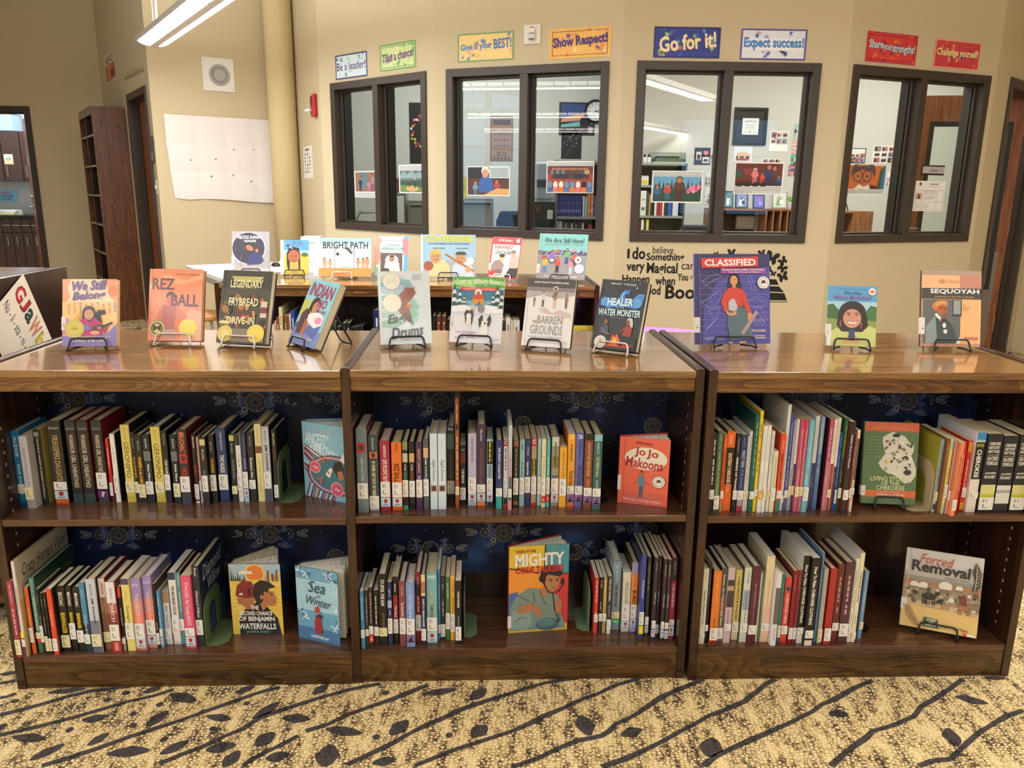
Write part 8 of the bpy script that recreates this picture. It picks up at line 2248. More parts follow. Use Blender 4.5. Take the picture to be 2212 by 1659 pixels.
random.seed(12)
wreath = []
for k in range(30):
    a = 2 * PI * k / 30
    r = 33 + (k % 3) * 5
    wreath.append(('e', random.choice(['d84878', 'e8c84c', 'e87890', 'f0e8c8', 'a8b048', 'c83858', 'e8a04c']), 50 + r * math.cos(a), 52 + r * .62 * math.sin(a), 5.5, 5.5))
rear('office_poster', 'black poster with a wreath of flowers in the far office', 'poster', (884, 222), (934, 222), (885, 353), (934, 353), [('r', '17171a', 0, 0, 100, 100)] + wreath, '17171a')
alpha = [('e', '3a2c28', 22 + (k % 5) * 14, 60 - (k // 5) * 13, 5.4, 5.4) for k in range(15)] + [('o', 'd8c8b8', 22 + (k % 5) * 14, 60 - (k // 5) * 13, 4, .9) for k in range(15)]
rear('office_poster', 'tall brown poster of rows of dark medallions in the far office', 'poster', (1056, 249), (1109, 252), (1062, 348), (1107, 348), [('r', '8a6a5a', 0, 0, 100, 100), ('r', 'a4806c', 6, 3, 94, 97), ('r', '5a4238', 10, 80, 90, 92)] + [('p', '7a5c4c', [10 + k * 16, 6, 18 + k * 16, 12, 26 + k * 16, 6, 18 + k * 16, 1]) for k in range(5)] + alpha + [('o', '4a3a34', 38, 16, 9, 3), ('o', '4a3a34', 62, 16, 9, 3)], '8a6a5a')
rear('office_poster', 'blue sunset poster behind the office clock', 'poster', (1208, 220), (1286, 222), (1207, 292), (1284, 293), [('r', '2a2a34', 0, 0, 100, 100), ('r', '2c4888', 6, 40, 94, 94), ('p', 'e0986c', [6, 50, 60, 66, 94, 58, 94, 48, 6, 40]), ('p', '7ac0b8', [6, 32, 70, 44, 94, 40, 94, 30, 6, 24]), ('e', '17171c', 74, 40, 16, 18), ('p', '17171c', [56, 4, 94, 4, 94, 34, 60, 34]), ('r', 'd88aa8', 82, 8, 88, 28), ('r', 'a8c8e0', 89, 8, 94, 26)], '2a2a34')
rear('office_poster', 'narrow black poster of white stars in the far office', 'poster', (1213, 278), (1256, 278), (1212, 343), (1256, 343), [('r', '1c2028', 0, 0, 100, 100)] + [('e', 'd8dce0', random.uniform(5, 95), random.uniform(40, 98), 1.4, 1.4) for _ in range(50)] + [('l', '8a9098', 1, [20, 4, 40, 30, 66, 44])], '1c2028')
p = onplane(1286, 241, W_OFF.a, W_OFF.n)
t = thing('wall_clock', 'round white clock with black rim in the far office', 'clock', (p.x, OY - .001, p.z), (PI / 2, 0, 0))
b = MB(); b.lathe([(.118, 0), (.125, .02), (.11, .034), (.1, .03), (.1, .02)], mat('141414', 0.35), 36); b.build('rim', t)
b = MB(); b.lathe([(.101, .018), (.101, .021)], mat('e8e8e4', 0.5), 36)
for k in range(12):
    a = PI * k / 6
    b.box(.078 * math.sin(a) - .004, .078 * math.cos(a) - .008, .021, .078 * math.sin(a) + .004, .078 * math.cos(a) + .008, .0216, mat('202020', 0.5))
b.build('dial', t)
b = MB()
for L, a in ((.05, 2.0), (.075, 1.35)):
    b.T = Matrix.Rotation(-a, 4, 'Z')
    b.box(-.003, -.01, .022, .003, L, .0235, mat('101010', 0.5))
b.build('hands', t)

GREY = mat('8d8d88', 0.5)


def cabinet(label, px0, px1, pyt, y, d, rows, col='8d8d88'):
    a, c = ony(px0, 460, y), ony(px1, 460, y)
    z = ony((px0 + px1) / 2, pyt, y).z
    t = thing('file_cabinet', label, 'cabinet', (a.x, y, 0))
    W = c.x - a.x
    m = mat(col, 0.45)
    b = MB(); b.box(0, 0, 0, W, d, z, m); b.build('body', t, bevel=.004)
    for k in range(rows):
        z0, z1 = .06 + k * (z - .08) / rows, .06 + (k + 1) * (z - .08) / rows - .012
        dr = MB(); dr.box(.02, -.014, z0, W - .02, 0, z1, mat('9a9a95', 0.45)); o = dr.build('drawer', t, bevel=.003)
        h = MB(); h.box(.03, -.026, z1 - .028, W - .03, -.014, z1 - .012, mat('3a3a3a', 0.4)); h.build('drawer_handle', o)
    return z


zc = cabinet('grey filing cabinet behind the first window', 880, 960, 433, 5.6, .5, 2)
cabinet('grey filing cabinet behind the second window, beside the yellow bin', 992, 1066, 428, 5.9, .5, 2)
# yellow bin on the cabinet
p = ony(1000, 424, 5.95)
t = thing('desk_bin', 'yellow tub with dark symbols on the grey cabinet', 'bin', (p.x - .01, 6.1, ony(1030, 428, 5.9).z + .001))
b = MB(); b.lathe([(.05, 0), (.062, .19), (.064, .2), (.058, .2), (.048, .01)], mat('dcc828', 0.4), 24); b.build('tub', t, smooth=False)
b = MB(); b.T = Matrix.Translation((0, -.0635, .1)); b.art([('o', '17171a', 30, 50, 24, 7), ('o', '17171a', 70, 50, 24, 7)], (-.03, 0, -.03), (1, 0, 0), (0, 0, 1), .06, .06); b.build('symbol', t)
# coat rack of books and a trolley handle behind the first window
for i, (x0, x1, yt, c) in enumerate([(852.5, 857, 382, 'd8d0c0'), (857.4, 861, 386, '8a4a3c'), (861.4, 865, 380, '5a6a58'), (865.4, 869, 384, 'c8b888'), (869.4, 873, 390, '3a3a44')]):
    a, q_ = ony(x0, 410, 5.75), ony(x1, 410, 5.75)
    h = ony(x0, yt, 5.75).z - ony(x0, 417, 5.75).z
    bk = thing('shelf_book', '%s book, %s along the small ledge behind the first window' % (colour_name(c), ORD[i + 1]), 'book', ((a.x + q_.x) / 2, 5.75, ony(x0, 417, 5.75).z + .003), group='books on the office ledge')
    shelved(bk, q_.x - a.x, h, .14, c, [], False, None, '')
a, q_ = ony(846, 418, 5.7), ony(877, 418, 5.7)
b = MB(); b.box(a.x, 5.68, a.z - .02, q_.x, 5.95, a.z, GREY); b.box(a.x, 5.68, 0, a.x + .02, 5.95, a.z - .02, GREY); b.box(q_.x - .02, 5.68, 0, q_.x, 5.95, a.z - .02, GREY)
tag(b.build('office_ledge'), 'low grey ledge with a few books behind the first window', 'shelf')
p0, p1 = ony(770, 476, 5.25), ony(812, 460, 5.25)
t = thing('book_trolley', 'pale tubular trolley handle and frame behind the first window', 'trolley', (0, 0, 0))
b = MB(); b.tube([(p0.x, 5.25, 0), (p0.x, 5.25, p1.z - .06), (p0.x + .03, 5.25, p1.z), (p1.x + .04, 5.25, p1.z), (p1.x + .04, 5.25, 0)], .012, mat('b4b8b8', 0.35)); b.build('handle', t, smooth=True)
b = MB(); b.box(p0.x, 5.24, .3, p1.x + .04, 5.6, .32, GREY); b.box(p0.x, 5.24, .08, p1.x + .04, 5.6, .1, GREY); b.build('tray', t)


def task_chair(label, px, py, y, back, s=1.0, rz=0.0):
    """Only the upper back reaches the window."""
    p = ony(px, py, y)
    t = thing('office_chair', label, 'chair', (p.x, y, 0), (0, 0, rz))
    m = mat(back, 0.8)
    zt = p.z
    b = MB(); b.prism_y([(-.2 * s, zt - .48), (.2 * s, zt - .48), (.24 * s, zt - .1), (.17 * s, zt), (-.17 * s, zt), (-.24 * s, zt - .1)], -.03, .04, m); b.build('backrest', t, bevel=.02, seg=3)
    b = MB(); b.box(-.24 * s, -.46, .42, .24 * s, .02, .5, m); b.build('seat', t, bevel=.03, seg=3)
    b = MB(); b.tube([(0, .03, zt - .3), (0, .05, .5), (0, -.2, .44)], .02, BLACK_M); b.build('back_post', t)
    b = MB(); b.tube([(0, -.2, .42), (0, -.2, .08)], .025, BLACK_M); b.build('pedestal', t)
    for k in range(5):
        a = 2 * PI * k / 5
        b = MB(); b.tube([(0, -.2, .09), (.28 * math.cos(a), -.2 + .28 * math.sin(a), .06)], .016, BLACK_M); o = b.build('leg', t)
        c_ = MB(); c_.ball((.28 * math.cos(a), -.2 + .28 * math.sin(a), .03), .03, .03, .03, BLACK_M, 10); c_.build('caster', o)


task_chair('dark office chair low behind the first window', 866, 484, 4.95, '2a2a30')
task_chair('black mesh chair behind the second window', 1103, 456, 6.4, '16171c', .62)
a, c = ony(1146, 470, 5.1), ony(1199, 470, 5.1)
zk = ony(1170, 436, 5.1).z
t = thing('low_cabinet', 'low black cabinet with a white label behind the second window', 'cabinet', (a.x, 5.1, 0))  # black mass added for the dark room mirrored in the pane
b = MB(); b.box(0, 0, 0, c.x - a.x, .42, zk, mat('15161a', 0.35)); b.build('body', t, bevel=.004)
b = MB(); b.box(.01, -.012, .06, c.x - a.x - .01, 0, zk - .02, mat('1a1b20', 0.3)); o = b.build('door', t, bevel=.002)
p = ony(1187, 473, 5.08)
h = MB(); h.box(p.x - a.x - .02, -.0135, p.z, p.x - a.x + .028, -.012, p.z + .075, mat('dcdcda', .6)); h.art([('r', '9a9a9a', 20, 20 + 18 * k, 80, 24 + 18 * k) for k in range(4)], (p.x - a.x - .02, -.0135, p.z), (1, 0, 0), (0, 0, 1), .048, .075); h.build('paper_label', o)
task_chair('dark blue chair behind the third window', 1517, 486, 5.3, '20222c')
p = ony(1164, 458, 5.085)
b = MB(); b.box(0, -.001, 0, .05, 0, .05, mat('17181c', 0.6)); b.art([('o', '8a4a40', 50, 50, 40, 14), ('r', '17181c', 50, 34, 96, 66), ('e', 'b8a89a', 50, 50, 10, 10)], (0, -.001, 0), (1, 0, 0), (0, 0, 1), .05, .05)  # a crest mirrored in the glass, painted as a small patch
tag(b.build('crest_reflection', loc=(p.x - .03, 5.0855, p.z)), 'small round crest patch on the low black cabinet', 'sticker')
# desk with a printer-like machine, steel shelf of blue volumes
CY = 5.6
a, c = ony(1158, 378, CY), ony(1198, 378, CY)
t = thing('copier', 'pale blue-grey copier with dark panel behind the second window', 'copier', (a.x, CY, 0))
W, z = c.x - a.x, a.z + .3
b = MB(); b.box(0, 0, .1, W, .5, ony(1180, 432, CY).z, mat('8a98ac', 0.5)); b.build('body', t, bevel=.01)
b = MB(); b.box(0, 0, ony(1180, 432, CY).z, W, .5, ony(1180, 350, CY).z, mat('a9b4c4', 0.5)); b.build('cover', t, bevel=.02)
b = MB(); b.box(W * .05, -.03, ony(1180, 404, CY).z, W * .6, .0, ony(1180, 388, CY).z, mat('2a3a5c', 0.3)); b.build('control_panel', t)


def steel_unit(label, px0, px1, shelves, y, d, side='5a5c58'):
    a, c = ony(px0, 420, y), ony(px1, 420, y)
    t = thing('steel_shelving', label, 'shelving', (a.x, y, 0))
    W = c.x - a.x
    zs = [ony((px0 + px1) / 2, s, y).z for s in shelves]
    m = mat('8a8c88', 0.45)
    for x in (0, W - .02):
        b = MB(); b.box(x, 0, 0, x + .02, d, max(zs), mat(side, 0.5)); b.build('side_panel', t)
    for z in zs + [.1, .4]:
        b = MB(); b.box(.02, -.004, z - .025, W - .02, d, z, m); b.build('shelf', t)
    b = MB(); b.box(.02, d - .01, .05, W - .02, d, max(zs) - .03, mat('4a4c4a', 0.6)); b.build('back_panel', t)
    return t, a.x, W, zs


def fill(t_lab, y, z, items, grp):
    for i, (x0, x1, yt, c, tc) in enumerate(items):
        a, q_ = ony(x0, 440, y), ony(x1, 440, y)
        h = max(ony((x0 + x1) / 2, yt, y).z - z, .1)
        bk = thing('shelf_book', '%s volume, %s on %s' % (colour_name(c), ORD[i + 1], t_lab), 'book', ((a.x + q_.x) / 2, y, z + .0005), group=grp)
        shelved(bk, (q_.x - a.x) * .95, h, .2, c, [('r', tc, 20, 20, 80, 34), ('r', tc, 24, 62, 76, 66)] if tc else [], True, None, '')


t, ax_, W, zs = steel_unit('grey steel shelving with blue volumes behind the second window', 1200, 1302, (468, 346), 6.3, .34)
z1 = ony(1250, 469, 6.3).z
fill('the steel shelf behind the second window', 6.32, zs[0], [(1204 + k * 4.4, 1208 + k * 4.4, 424 - (k % 2) * 2, '2a2c70', '8a90c8') for k in range(12)] + [(1259, 1263, 424, 'c8c4bc', ''), (1264, 1269, 426, '8ab0b8', ''), (1270, 1275, 420, 'd87838', 'f0d0b0'), (1276, 1282, 420, 'd87838', 'f0d0b0'), (1283, 1290, 424, '3a5a98', '')], 'volumes on the office steel shelf')
zl = ony(1250, 512, 6.3).z
fill('the lower steel shelf behind the second window', 6.32, max(zl, .42), [(1203, 1207, 478, 'd8dce0', '4a5a68'), (1208, 1216, 478, 'c8d0d8', '4a5a68'), (1217, 1221, 480, '4a3a34', ''), (1222, 1225, 482, 'c8b8a0', ''), (1226, 1229, 480, '8a3a40', ''), (1230, 1234, 481, '2a4a48', ''), (1235, 1239, 482, 'd0c8c0', ''), (1240, 1243, 480, '3a3a50', ''), (1244, 1248, 484, '8a7a60', ''), (1250, 1256, 480, '2c3040', ''), (1258, 1263, 482, 'd8d4cc', ''), (1272, 1281, 486, 'a82c3c', '')], 'volumes on the office steel shelf')
# third window: steel shelf with binders and bottles
t, ax_, W, zs = steel_unit('grey steel shelving with binders and bottles behind the third window', 1366, 1481, (466, 400, 352), OY - .36, .34, '3c443e')
YS = OY - .34
z = zs[0]
fill('the binder shelf behind the third window', YS, zs[0], [(1383, 1396, 412, 'd8dad4', '6a6a68'), (1397, 1401, 414, '2a4a3c', ''), (1402, 1405, 420, 'c8a060', ''), (1406, 1409, 424, '4a3a2c', ''), (1414, 1419, 428, 'd0d4dc', ''), (1420, 1424, 428, 'a82c30', ''), (1425, 1430, 426, 'b83434', ''), (1431, 1435, 426, 'e0d8cc', ''), (1436, 1441, 424, '2a3034', ''), (1442, 1452, 424, '3050a0', ''), (1453, 1466, 434, 'c8ccd4', '')], 'binders on the office steel shelf')
fill('the lower binder shelf behind the third window', YS, max(zs[0] - .36, .42), [(1380, 1386, 474, '5a2838', ''), (1387, 1393, 474, 'e0dcd4', '17171a'), (1394, 1397, 478, '3a3c3c', ''), (1398, 1404, 474, 'd8c850', '')], 'binders on the office steel shelf')
for k, px in enumerate((1394, 1403.5)):
    p = ony(px, 352, YS)
    t = thing('bottle', 'small white bottle with black cap, %s on top steel shelf' % ('outer one' if k == 0 else 'next to the clear box'), 'bottle', (p.x, YS + .05, zs[2] + .001), group='bottles on the steel shelf')
    b = MB(); b.lathe([(.022, 0), (.024, .004), (.024, .05), (.014, .06)], mat('d4d4d2', 0.4), 18); b.build('body', t)
    b = MB(); b.lathe([(.012, .06), (.012, .085), (.008, .09)], BLACK_M, 14); b.build('cap', t)
p0, p1 = ony(1411, 352, YS), ony(1482, 352, YS)
t = thing('storage_box', 'clear shallow box of greenish papers on the top steel shelf', 'box', (p0.x, YS + .02, zs[2] + .001))
b = MB(); b.box(0, 0, 0, p1.x - p0.x, .25, .012, mat('b8bcb4', 0.3)); b.build('tray', t)
b = MB(); b.box(.03, .02, .012, p1.x - p0.x - .03, .23, .05, mat('7a8a70', 0.6)); b.box(.06, .04, .05, p1.x - p0.x - .06, .21, .075, mat('4a5450', 0.6)); b.build('papers', t)
gl = glass_mat('clear_plastic', 'e6ece8', 1.3)
b = MB(); W = p1.x - p0.x
b.add([(0, 0, .012), (W, 0, .012), (W, .25, .012), (0, .25, .012), (0, 0, .11), (W, 0, .11), (W, .25, .11), (0, .25, .11)], [(0, 1, 5, 4), (1, 2, 6, 5), (2, 3, 7, 6), (3, 0, 4, 7), (4, 5, 6, 7)], gl); b.build('lid', t)
p = ony(1388, 399, YS)
for k in range(4):
    px = 1385 + k * 5
    p = ony(px, 398, YS)
    t = thing('carton', 'white and yellow carton, %s on the middle steel shelf' % ORD[k + 1], 'carton', (p.x, YS + .04, zs[1] + .001), group='cartons on the steel shelf')
    b = MB(); b.box(-.011, 0, 0, .011, .05, .09, mat('e4e2d8', 0.5)); b.box(-.0112, -.0006, .01, .0112, 0, .05, mat('e0cc40', 0.5)); b.build('body', t)
    b = MB(); b.lathe([(.008, .09), (.008, .1)], mat('d8d8d4', 0.4), 12, 0, .025); b.build('cap', t)
# frames and photographs on the rear wall
rear('photo_board', 'black photo board with a pink heart behind the third window', 'picture', (1500, 321), (1535, 317), (1499, 357), (1533, 355), [('r', '1c1a1c', 0, 0, 100, 100), ('r', 'd8c8c4', 12, 28, 44, 76), ('r', '4a3a44', 18, 30, 38, 60), ('e', 'e08090', 66, 72, 10, 10), ('e', 'e08090', 78, 72, 10, 10), ('p', 'e08090', [57, 69, 87, 69, 72, 52]), ('r', 'e0dcd8', 52, 10, 94, 46), ('e', '34384a', 66, 26, 8, 10), ('e', '5a4a4c', 80, 26, 8, 10)], '1c1a1c')
p = [W_OFF.at(*q_) for q_ in ((1587, 232), (1660, 227), (1583.5, 313), (1652, 310.6))]
t = thing('framed_certificate', 'black-framed certificate with white centre on the office wall', 'framed certificate', W_OFF.pt(p[0][0], p[2][1], .001), (0, 0, W_OFF.ang))
W, H = p[1][0] - p[0][0], p[0][1] - p[2][1]
b = MB()
for i in ((0, 0, .03, H), (W - .03, 0, W, H), (.03, 0, W - .03, .03), (.03, H - .03, W - .03, H)):
    b.box(i[0], -.022, i[1], i[2], 0, i[3], BLACK_M)
b.build('frame', t, bevel=.003)
b = MB(); b.box(.03, -.006, .03, W - .03, 0, H - .03, mat('24201f', 0.6)); b.art([('r', 'e6eae8', 22, 24, 80, 76), ('t', '3c3c40', 30, 62, 72, 71, 'American State University', 'ma')] + [('r', '9a9ca0', 34, 56 - k * 5, 68, 57 - k * 5) for k in range(4)] + [('e', '9a9c9c', 51, 32, 3.4, 3.4), ('r', '8a8c90', 28, 32, 42, 33), ('r', '8a8c90', 60, 32, 74, 33)], (.03, -.006, .03), (1, 0, 0), (0, 0, 1), W - .06, H - .06); b.build('certificate', t)
random.seed(6)


def collage(n, cols='e4dcd4 c8a8a0 8a98b0 4a4858 d8c0b0 a87880 6a7a70'.split()):
    o = []
    for k in range(n):
        x, y = 6 + (k % 3) * 31, 6 + (k // 3) * 31
        o += [('r', random.choice(cols), x, y, x + 28, y + 28), ('e', random.choice(['34303c', '5a4440', '2a3450']), x + 9, y + 12, 6, 7), ('e', random.choice(['b88a78', 'a86858', '4a3c48']), x + 19, y + 13, 6, 7)]
    return o


rear('photo_collage', 'white square photo collage with the letters LOVE on the office wall', 'picture', (1664, 285), (1704, 282), (1660, 328), (1700, 327), [('r', 'eceae8', 0, 0, 100, 100)] + collage(9)[9:] + [('t', '3a3a40', 14, 80, 22, 92, 'L', 'b'), ('e', 'c83c44', 34, 86, 6, 5), ('t', '3a3a40', 14, 62, 24, 74, 'V', 'b'), ('t', '3a3a40', 28, 62, 36, 74, 'E', 'b')], 'eceae8')
rear('photo_print', 'pale photo print of a group on a beach on the office wall', 'picture', (1585, 318), (1626, 316), (1584, 350), (1623, 349), [('r', 'dfe3ec', 0, 0, 100, 100), ('p', 'd8b890', [10, 10, 90, 10, 90, 50, 60, 66, 20, 60]), ('r', 'a83c48', 14, 8, 84, 24)] + [('e', ('34303c', 'd8c8c0', '5a3c40')[k % 3], 20 + k * 10, 30, 5, 6) for k in range(7)], 'dfe3ec')
rear('photo_print', 'grey wide photo print beside the beach photo', 'picture', (1646, 341), (1688, 343), (1645, 352), (1687, 353), collage(6), 'd8d4d0')
for k, (x0, y0, x1, y1) in enumerate(((1715, 268, 1731, 300), (1711, 300, 1728, 331), (1708, 333, 1724, 358), (1702, 356, 1720, 380))):
    rear('photo_print', 'overlapping photo print at the outer edge of the office wall, %s down' % ORD[k + 1], 'picture', (x0, y0), (x1, y0), (x0, y1), (x1, y1), [('r', ('9ac0bc', 'd8a8a0', '6aa898', 'c87890')[k], 0, 0, 100, 100)] + collage(6)[3:], 'd8d4d0', group='photos at the edge of the office wall')
for k, (x0, y0, x1, y1) in enumerate(((1523, 372, 1535, 402), (1522, 406, 1534, 442), (1536, 322, 1541, 358))):
    rear('photo_print', ('small photo print beside the flower picture', 'strip of two small photos beside the flower picture', 'dark strip of photos beside the window post')[k], 'picture', (x0, y0), (x1, y0), (x0, y1), (x1, y1), collage(6), 'd8d4d0')
for k, (TL, TR, BL, BR) in enumerate((((1834, 321), (1872, 319), (1834, 353), (1868, 352)), ((1885, 316), (1936, 313), (1883, 356), (1932, 352)), ((1916, 372), (1926, 372), (1914, 405), (1922, 404)))):
    rear('photo_print', ('framed family photo above the elder picture', 'white cluster of photos behind the last window', 'small dark photo strip behind the last window')[k], 'picture', TL, TR, BL, BR, ([('r', '3c3a3c', 0, 0, 100, 100), ('r', 'e4e0dc', 6, 6, 94, 94), ('r', '5a5060', 20, 20, 80, 46)] if k == 0 else []) + collage(9 if k == 1 else 6), 'e8e6e2')
# hutch with tablets and frames
HY = 6.55
a, c = ony(1540, 450, HY), ony(1716, 452, HY)
zt = a.z
t = thing('desk_hutch', 'wooden desk hutch with upright slots behind the third window', 'hutch', (a.x, HY, 0))
W = c.x - a.x
OAK = wood('hutch_oak', '7a4a2c', '9a6440', 'b07a50', 'x', rough=.4, coat=.1, seed=8.0)
OAKZ = wood('hutch_oak_upright', '7a4a2c', '9a6440', 'b07a50', 'z', rough=.4, coat=.1, seed=8.5)
b = MB(); b.box(0, 0, zt - .022, W, .34, zt, OAK); b.build('top', t, bevel=.002)
b = MB(); b.box(.02, .32, .74, W - .02, .335, zt - .022, mat('3a2620', 0.6)); b.build('back_panel', t)
for x in (0, W - .02):
    b = MB(); b.box(x, 0, .74, x + .02, .34, zt - .022, OAKZ); b.build('side_panel', t)
for px in (1654, 1669, 1685, 1700):
    x = ony(px, 470, HY).x - a.x
    b = MB(); b.box(x, .002, .74, x + .016, .32, zt - .022, OAKZ); b.build('divider', t)
b = MB(); b.box(-.1, -.5, .71, W + .1, .34, .74, OAK); b.build('desktop', t, bevel=.003)
for x in (-.08, W + .04):
    b = MB(); b.box(x, -.48, 0, x + .04, .32, .71, OAKZ); b.build('leg', t)
for k, (px0, px1, py0, py1, lb, col) in enumerate(((1563, 1584, 412, 447, 'tablet on a black wire stand at the end by the window post', '5a7a80'), (1588, 1616, 416, 446, 'tablet on a black wire stand showing people in white', '7a8ab0'), (1626, 1652, 420, 445, 'tablet on a black wire stand showing violet and red', '7a68b8'), (1667, 1701, 412, 448, 'silver-framed photo of a couple on the hutch', 'c8ccc8'))):
    p0, p1 = ony(px0, 448, HY + .1), ony(px1, 448, HY + .1)
    h = ony(px0, py0, HY + .1).z - zt
    w_ = p1.x - p0.x
    t = thing('standing_photo' if k == 3 else 'tablet_display', lb, 'photo' if k == 3 else 'tablet', (p0.x, HY + .1, zt + .001), (math.radians(-10), 0, 0), 'frames along the hutch')
    rim = mat('b8b8b8', .3, .8) if k == 3 else BLACK_M
    b = MB(); b.box(0, 0, 0, w_, .012, h, rim); b.build('frame', t, bevel=.002)
    b = MB(); b.box(w_ * .1, -.0008, h * .08, w_ * .9, 0, h * .92, mat(col, .3)); b.art([('p', ('d8d8d8', 'e0e0e8', '4a78d0', '7aa06a')[k], [20, 10, 60, 14, 70, 60, 30, 70]), ('e', ('5a4a48', '8a4a50', 'd85868', 'c89a88')[k], 46, 66, 14, 14), ('e', ('8ab0c0', '3a3a60', 'a890e0', 'e8e4e0')[k], 64, 36, 16, 20)], (w_ * .1, -.0008, h * .08), (1, 0, 0), (0, 0, 1), w_ * .8, h * .84); b.build('picture', t)
    b = MB(); b.tube([(w_ * .3, .014, h * .6), (w_ * .3, .07, .012 + .07 * .17), (w_ * .7, .07, .012 + .07 * .17), (w_ * .7, .014, h * .6)], .003, BLACK_M, 6); b.build('stand', t)
p = ony(1708, 440, HY + .12)
t = thing('potted_plant', 'small round green plant in a white pot on the hutch', 'plant', (p.x, HY + .15, zt + .001))
b = MB(); b.lathe([(.03, 0), (.045, .05), (.047, .06), (.04, .06)], mat('e0dcd6', 0.4), 20); b.build('pot', t)
b = MB()
for k in range(40):
    a_, e_ = random.uniform(0, 6.3), random.uniform(0, 1.5)
    b.ball((.045 * math.cos(a_) * math.cos(e_), .045 * math.sin(a_) * math.cos(e_), .075 + .045 * math.sin(e_)), .013, .013, .011, mat(random.choice(['6aa83c', '7ab848', '588a34']), .6), 6)
b.build('foliage', t)
p = ony(1690, 498, HY - .3)
t = thing('tape_dispenser', 'small pink desk tape dispenser in the hutch corner', 'tape dispenser', (p.x - .05, HY - .25, .741))
b = MB(); b.prism_y([(0, 0), (.14, 0), (.15, .03), (.1, .05), (.04, .035), (0, .03)], 0, .05, mat('c89088', 0.4)); b.build('base', t, bevel=.004)
b = MB(); b.T = Matrix.Translation((.09, .05, .06)) @ Matrix.Rotation(PI / 2, 4, 'X'); b.lathe([(.035, 0), (.035, .05)], mat('e0a898', 0.4), 20); b.build('reel', t)
for k, (x0, x1, y0, y1, lb) in enumerate(((1588, 1632, 466, 495, 'grey framed sheet leaning inside the hutch'), (1630, 1650, 456, 500, 'pale paper propped upright in the hutch'))):
    p0, p1 = ony(x0, y1, HY + .2), ony(x1, y0, HY + .2)
    b = MB(); b.box(0, 0, 0, p1.x - p0.x, .006, p1.z - max(p0.z, .75), mat(('8a8c90', 'b8b8b8')[k], .6)); b.art([('r', 'c0c2c4', 8, 10, 92, 90)] + [('r', '8a8c90', 18, 20 + j * 14, 82, 22 + j * 14) for j in range(5)], (0, 0, 0), (1, 0, 0), (0, 0, 1), p1.x - p0.x, p1.z - max(p0.z, .75))
    tag(b.build('leaning_sheet', loc=(p0.x, HY + .2 + .03 * k, max(p0.z, .742))), lb, 'paper')
# office pendant seen through the third window
LP = thing('pendant_lamp', 'slim lit pendant lamp hanging inside the office behind the third window', 'ceiling lamp', (0, 0, 0))
z_ = 1.98
d0, d1 = onz(1385, 268, z_), onz(1492, 287, z_)
d0 = d1 + (d0 - d1) * 1.0
b = MB(); b.tube([tuple(d0 + (d0 - d1) * .1), tuple(d1)], .03, LAMP_M, 10); b.build('housing', LP)
for k in range(2):
    e0, e1 = d0 + (d1 - d0) * (.04 + .48 * k), d0 + (d1 - d0) * (.47 + .48 * k)
    b = MB(); b.tube([(e0.x, e0.y, z_ - .018), (e1.x, e1.y, z_ - .018)], .02, LENS, 10); b.build('diffuser', LP)
cq = d0 + (d1 - d0) * .92
b = MB(); b.tube([(cq.x - .02, cq.y, z_ + .02), (cq.x + .01, cq.y, z_ + .08), (cq.x + .012, cq.y, 3.2)], .007, mat('e4e2dc', .4)); b.build('power_cord', LP)
# low cabinet behind the last window
HY2 = 5.9
a, c = ony(1806, 456, HY2), ony(1888, 455, HY2)
t = thing('low_cabinet', 'low wooden cabinet with open cubby behind the last window', 'cabinet', (a.x, HY2, 0))
W, z = c.x - a.x, a.z
b = MB(); b.box(0, 0, z - .02, W, .4, z, OAK); b.build('top', t)
for x, x_ in ((0, .02), (W * .46, W * .5), (W - .02, W)):
    b = MB(); b.box(x, 0, 0, x_, .4, z - .02, OAKZ); b.build('side_panel', t)
b = MB(); b.box(W * .5, 0, 0, W - .02, .02, z - .02, OAKZ); b.build('door', t)
for q_ in (.1, z - .32, z - .62):
    b = MB(); b.box(.02, .01, q_, W * .46, .39, q_ + .02, OAK); b.build('shelf', t)
b = MB(); b.box(.02, .39, 0, W - .02, .4, z - .02, mat('2a1a16', .6)); b.build('back_panel', t)
t = thing('small_easel', 'black folding easel standing on the low cabinet', 'easel', (ony(1828, 450, HY2).x, HY2 + .15, z + .001))
b = MB()
for dx in (-.09, .09): b.tube([(dx, 0, 0), (0, .05, .3)], .006, BLACK_M, 6)
b.tube([(0, .14, 0), (0, .05, .3)], .006, BLACK_M, 6); b.build('legs', t)

# ================================================================== room behind the open door
KY = 9.3
CAB = mat('3a2824', 0.4)
for k, (px0, px1) in enumerate(((-60, 2), (3, 44), (45, 100))):
    a, c = ony(px0, 330, KY), ony(px1, 330, KY)
    z1, z0 = ony(20, 283, KY).z, ony(20, 391, KY).z
    t = thing('wall_cabinet', 'dark wall cabinet in the side office, %s' % ('at the picture edge', 'with a taped note', 'mostly behind the open door')[k], 'cabinet', (a.x, KY, z0), group='dark wall cabinets')
    b = MB(); b.box(0, .02, 0, c.x - a.x, .295, z1 - z0, CAB); b.build('body', t)
    b = MB(); b.box(.004, 0, .004, c.x - a.x - .004, .02, z1 - z0 - .004, mat('4a3430', 0.35)); o = b.build('door', t, bevel=.002)
    h = MB(); h.tube([(.06, -.02, .05), (.06, -.02, .2)], .006, STEEL, 8); h.build('handle', o)
a, c = ony(-52, 470, KY), ony(112, 470, KY)
z = ony(20, 465, KY - .3).z
t = thing('base_cabinet', 'dark base cabinets with black worktop in the side office', 'cabinet', (a.x, KY - .3, 0))
W = c.x - a.x
b = MB(); b.box(0, .02, .08, W, .59, z - .04, CAB); b.build('body', t)
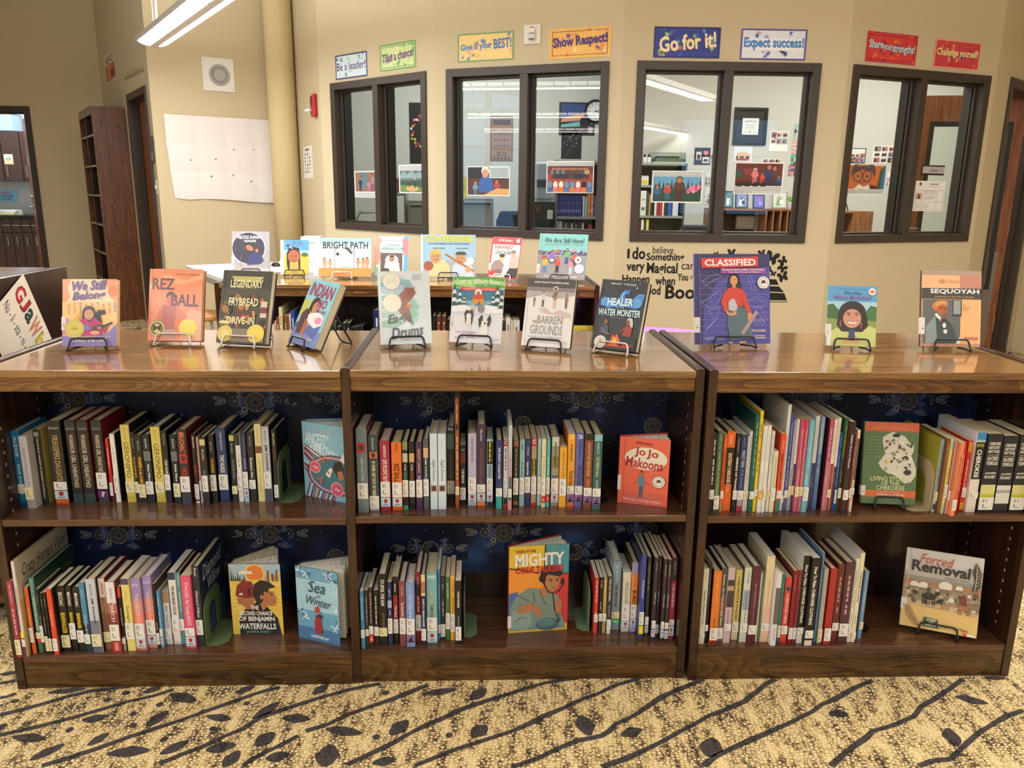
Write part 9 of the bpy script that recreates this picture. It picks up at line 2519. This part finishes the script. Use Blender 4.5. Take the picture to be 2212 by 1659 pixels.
for k in range(8):
    x0, x1 = k * W / 8, (k + 1) * W / 8
    d_ = MB(); d_.box(x0 + .004, 0, .09, x1 - .004, .02, z - .23, mat('4a3430', 0.35)); o = d_.build('door', t, bevel=.002)
    h = MB(); hx = x1 - .06 if k % 2 == 0 else x0 + .06; h.tube([(hx, -.02, z - .4), (hx, -.02, z - .28)], .006, STEEL, 8); h.build('handle', o)
    d_ = MB(); d_.box(x0 + .004, 0, z - .22, x1 - .004, .02, z - .045, mat('4a3430', 0.35)); o = d_.build('drawer', t, bevel=.002)
    h = MB(); h.tube([((x0 + x1) / 2 - .05, -.02, z - .13), ((x0 + x1) / 2 + .05, -.02, z - .13)], .006, STEEL, 8); h.build('handle', o)
b = MB(); b.box(-.02, -.02, z - .04, W + .02, .59, z, mat('17171a', 0.25)); b.build('worktop', t)
W_K = Wall((-7.5, KY), (-3, KY))
on_wall('taped_note', 'cream note with grey blot taped on the dark wall cabinet', 'note', W_K, (8, 333), (28, 333), (10, 355), (29, 355), [('e', 'a8b0b8', 50, 50, 30, 24), ('r', 'e0d0a0', 0, 0, 100, 40)], 'e8dcc0', off=.002)
W_K2 = Wall((-7.5, 9.6), (-3, 9.6))
on_wall('wall_notice', 'pale blue notice with red and black text in the side office', 'notice', W_K2, (-14, 411), (37, 411), (-10, 437), (40, 437), [('r', '8ac0e8', 0, 0, 100, 100), ('r', 'b04858', 30, 74, 70, 82), ('r', '4a5a68', 16, 54, 84, 60), ('r', '4a5a68', 20, 38, 80, 44), ('r', '4a5a68', 26, 20, 74, 26)], '8ac0e8', off=.006)
p = ony(8, 456, KY - .1)
for k in range(3):
    b = MB(); b.box(-.16, -.11, 0, .16, .11, .02, mat(('e0d890', 'd8d4cc', 'e4e0dc')[k], .7))
    tag(b.build('paper_stack', loc=(p.x, KY - .05, z + .001 + k * .021), rot=(0, 0, .1 * k)), ('yellow paper pad lowest on the black worktop', 'grey folder in the middle of the worktop pile', 'white papers topmost on the worktop pile')[k], 'papers', 'papers piled on the worktop')
p = ony(17, 265, 9.5)
t = thing('storage_box', 'translucent blue bin on top of the dark wall cabinets', 'box', (p.x - .12, KY + .02, ony(20, 283, KY).z + .001))
b = MB(); b.prism([(0, 0), (.26, 0), (.26, .24), (0, .24)], 0, .22, mat('a8c4e4', .35)); b.build('body', t, bevel=.01)
b = MB(); b.box(-.01, -.01, .22, .27, .25, .24, mat('c0d4ea', .35)); b.build('lid', t)
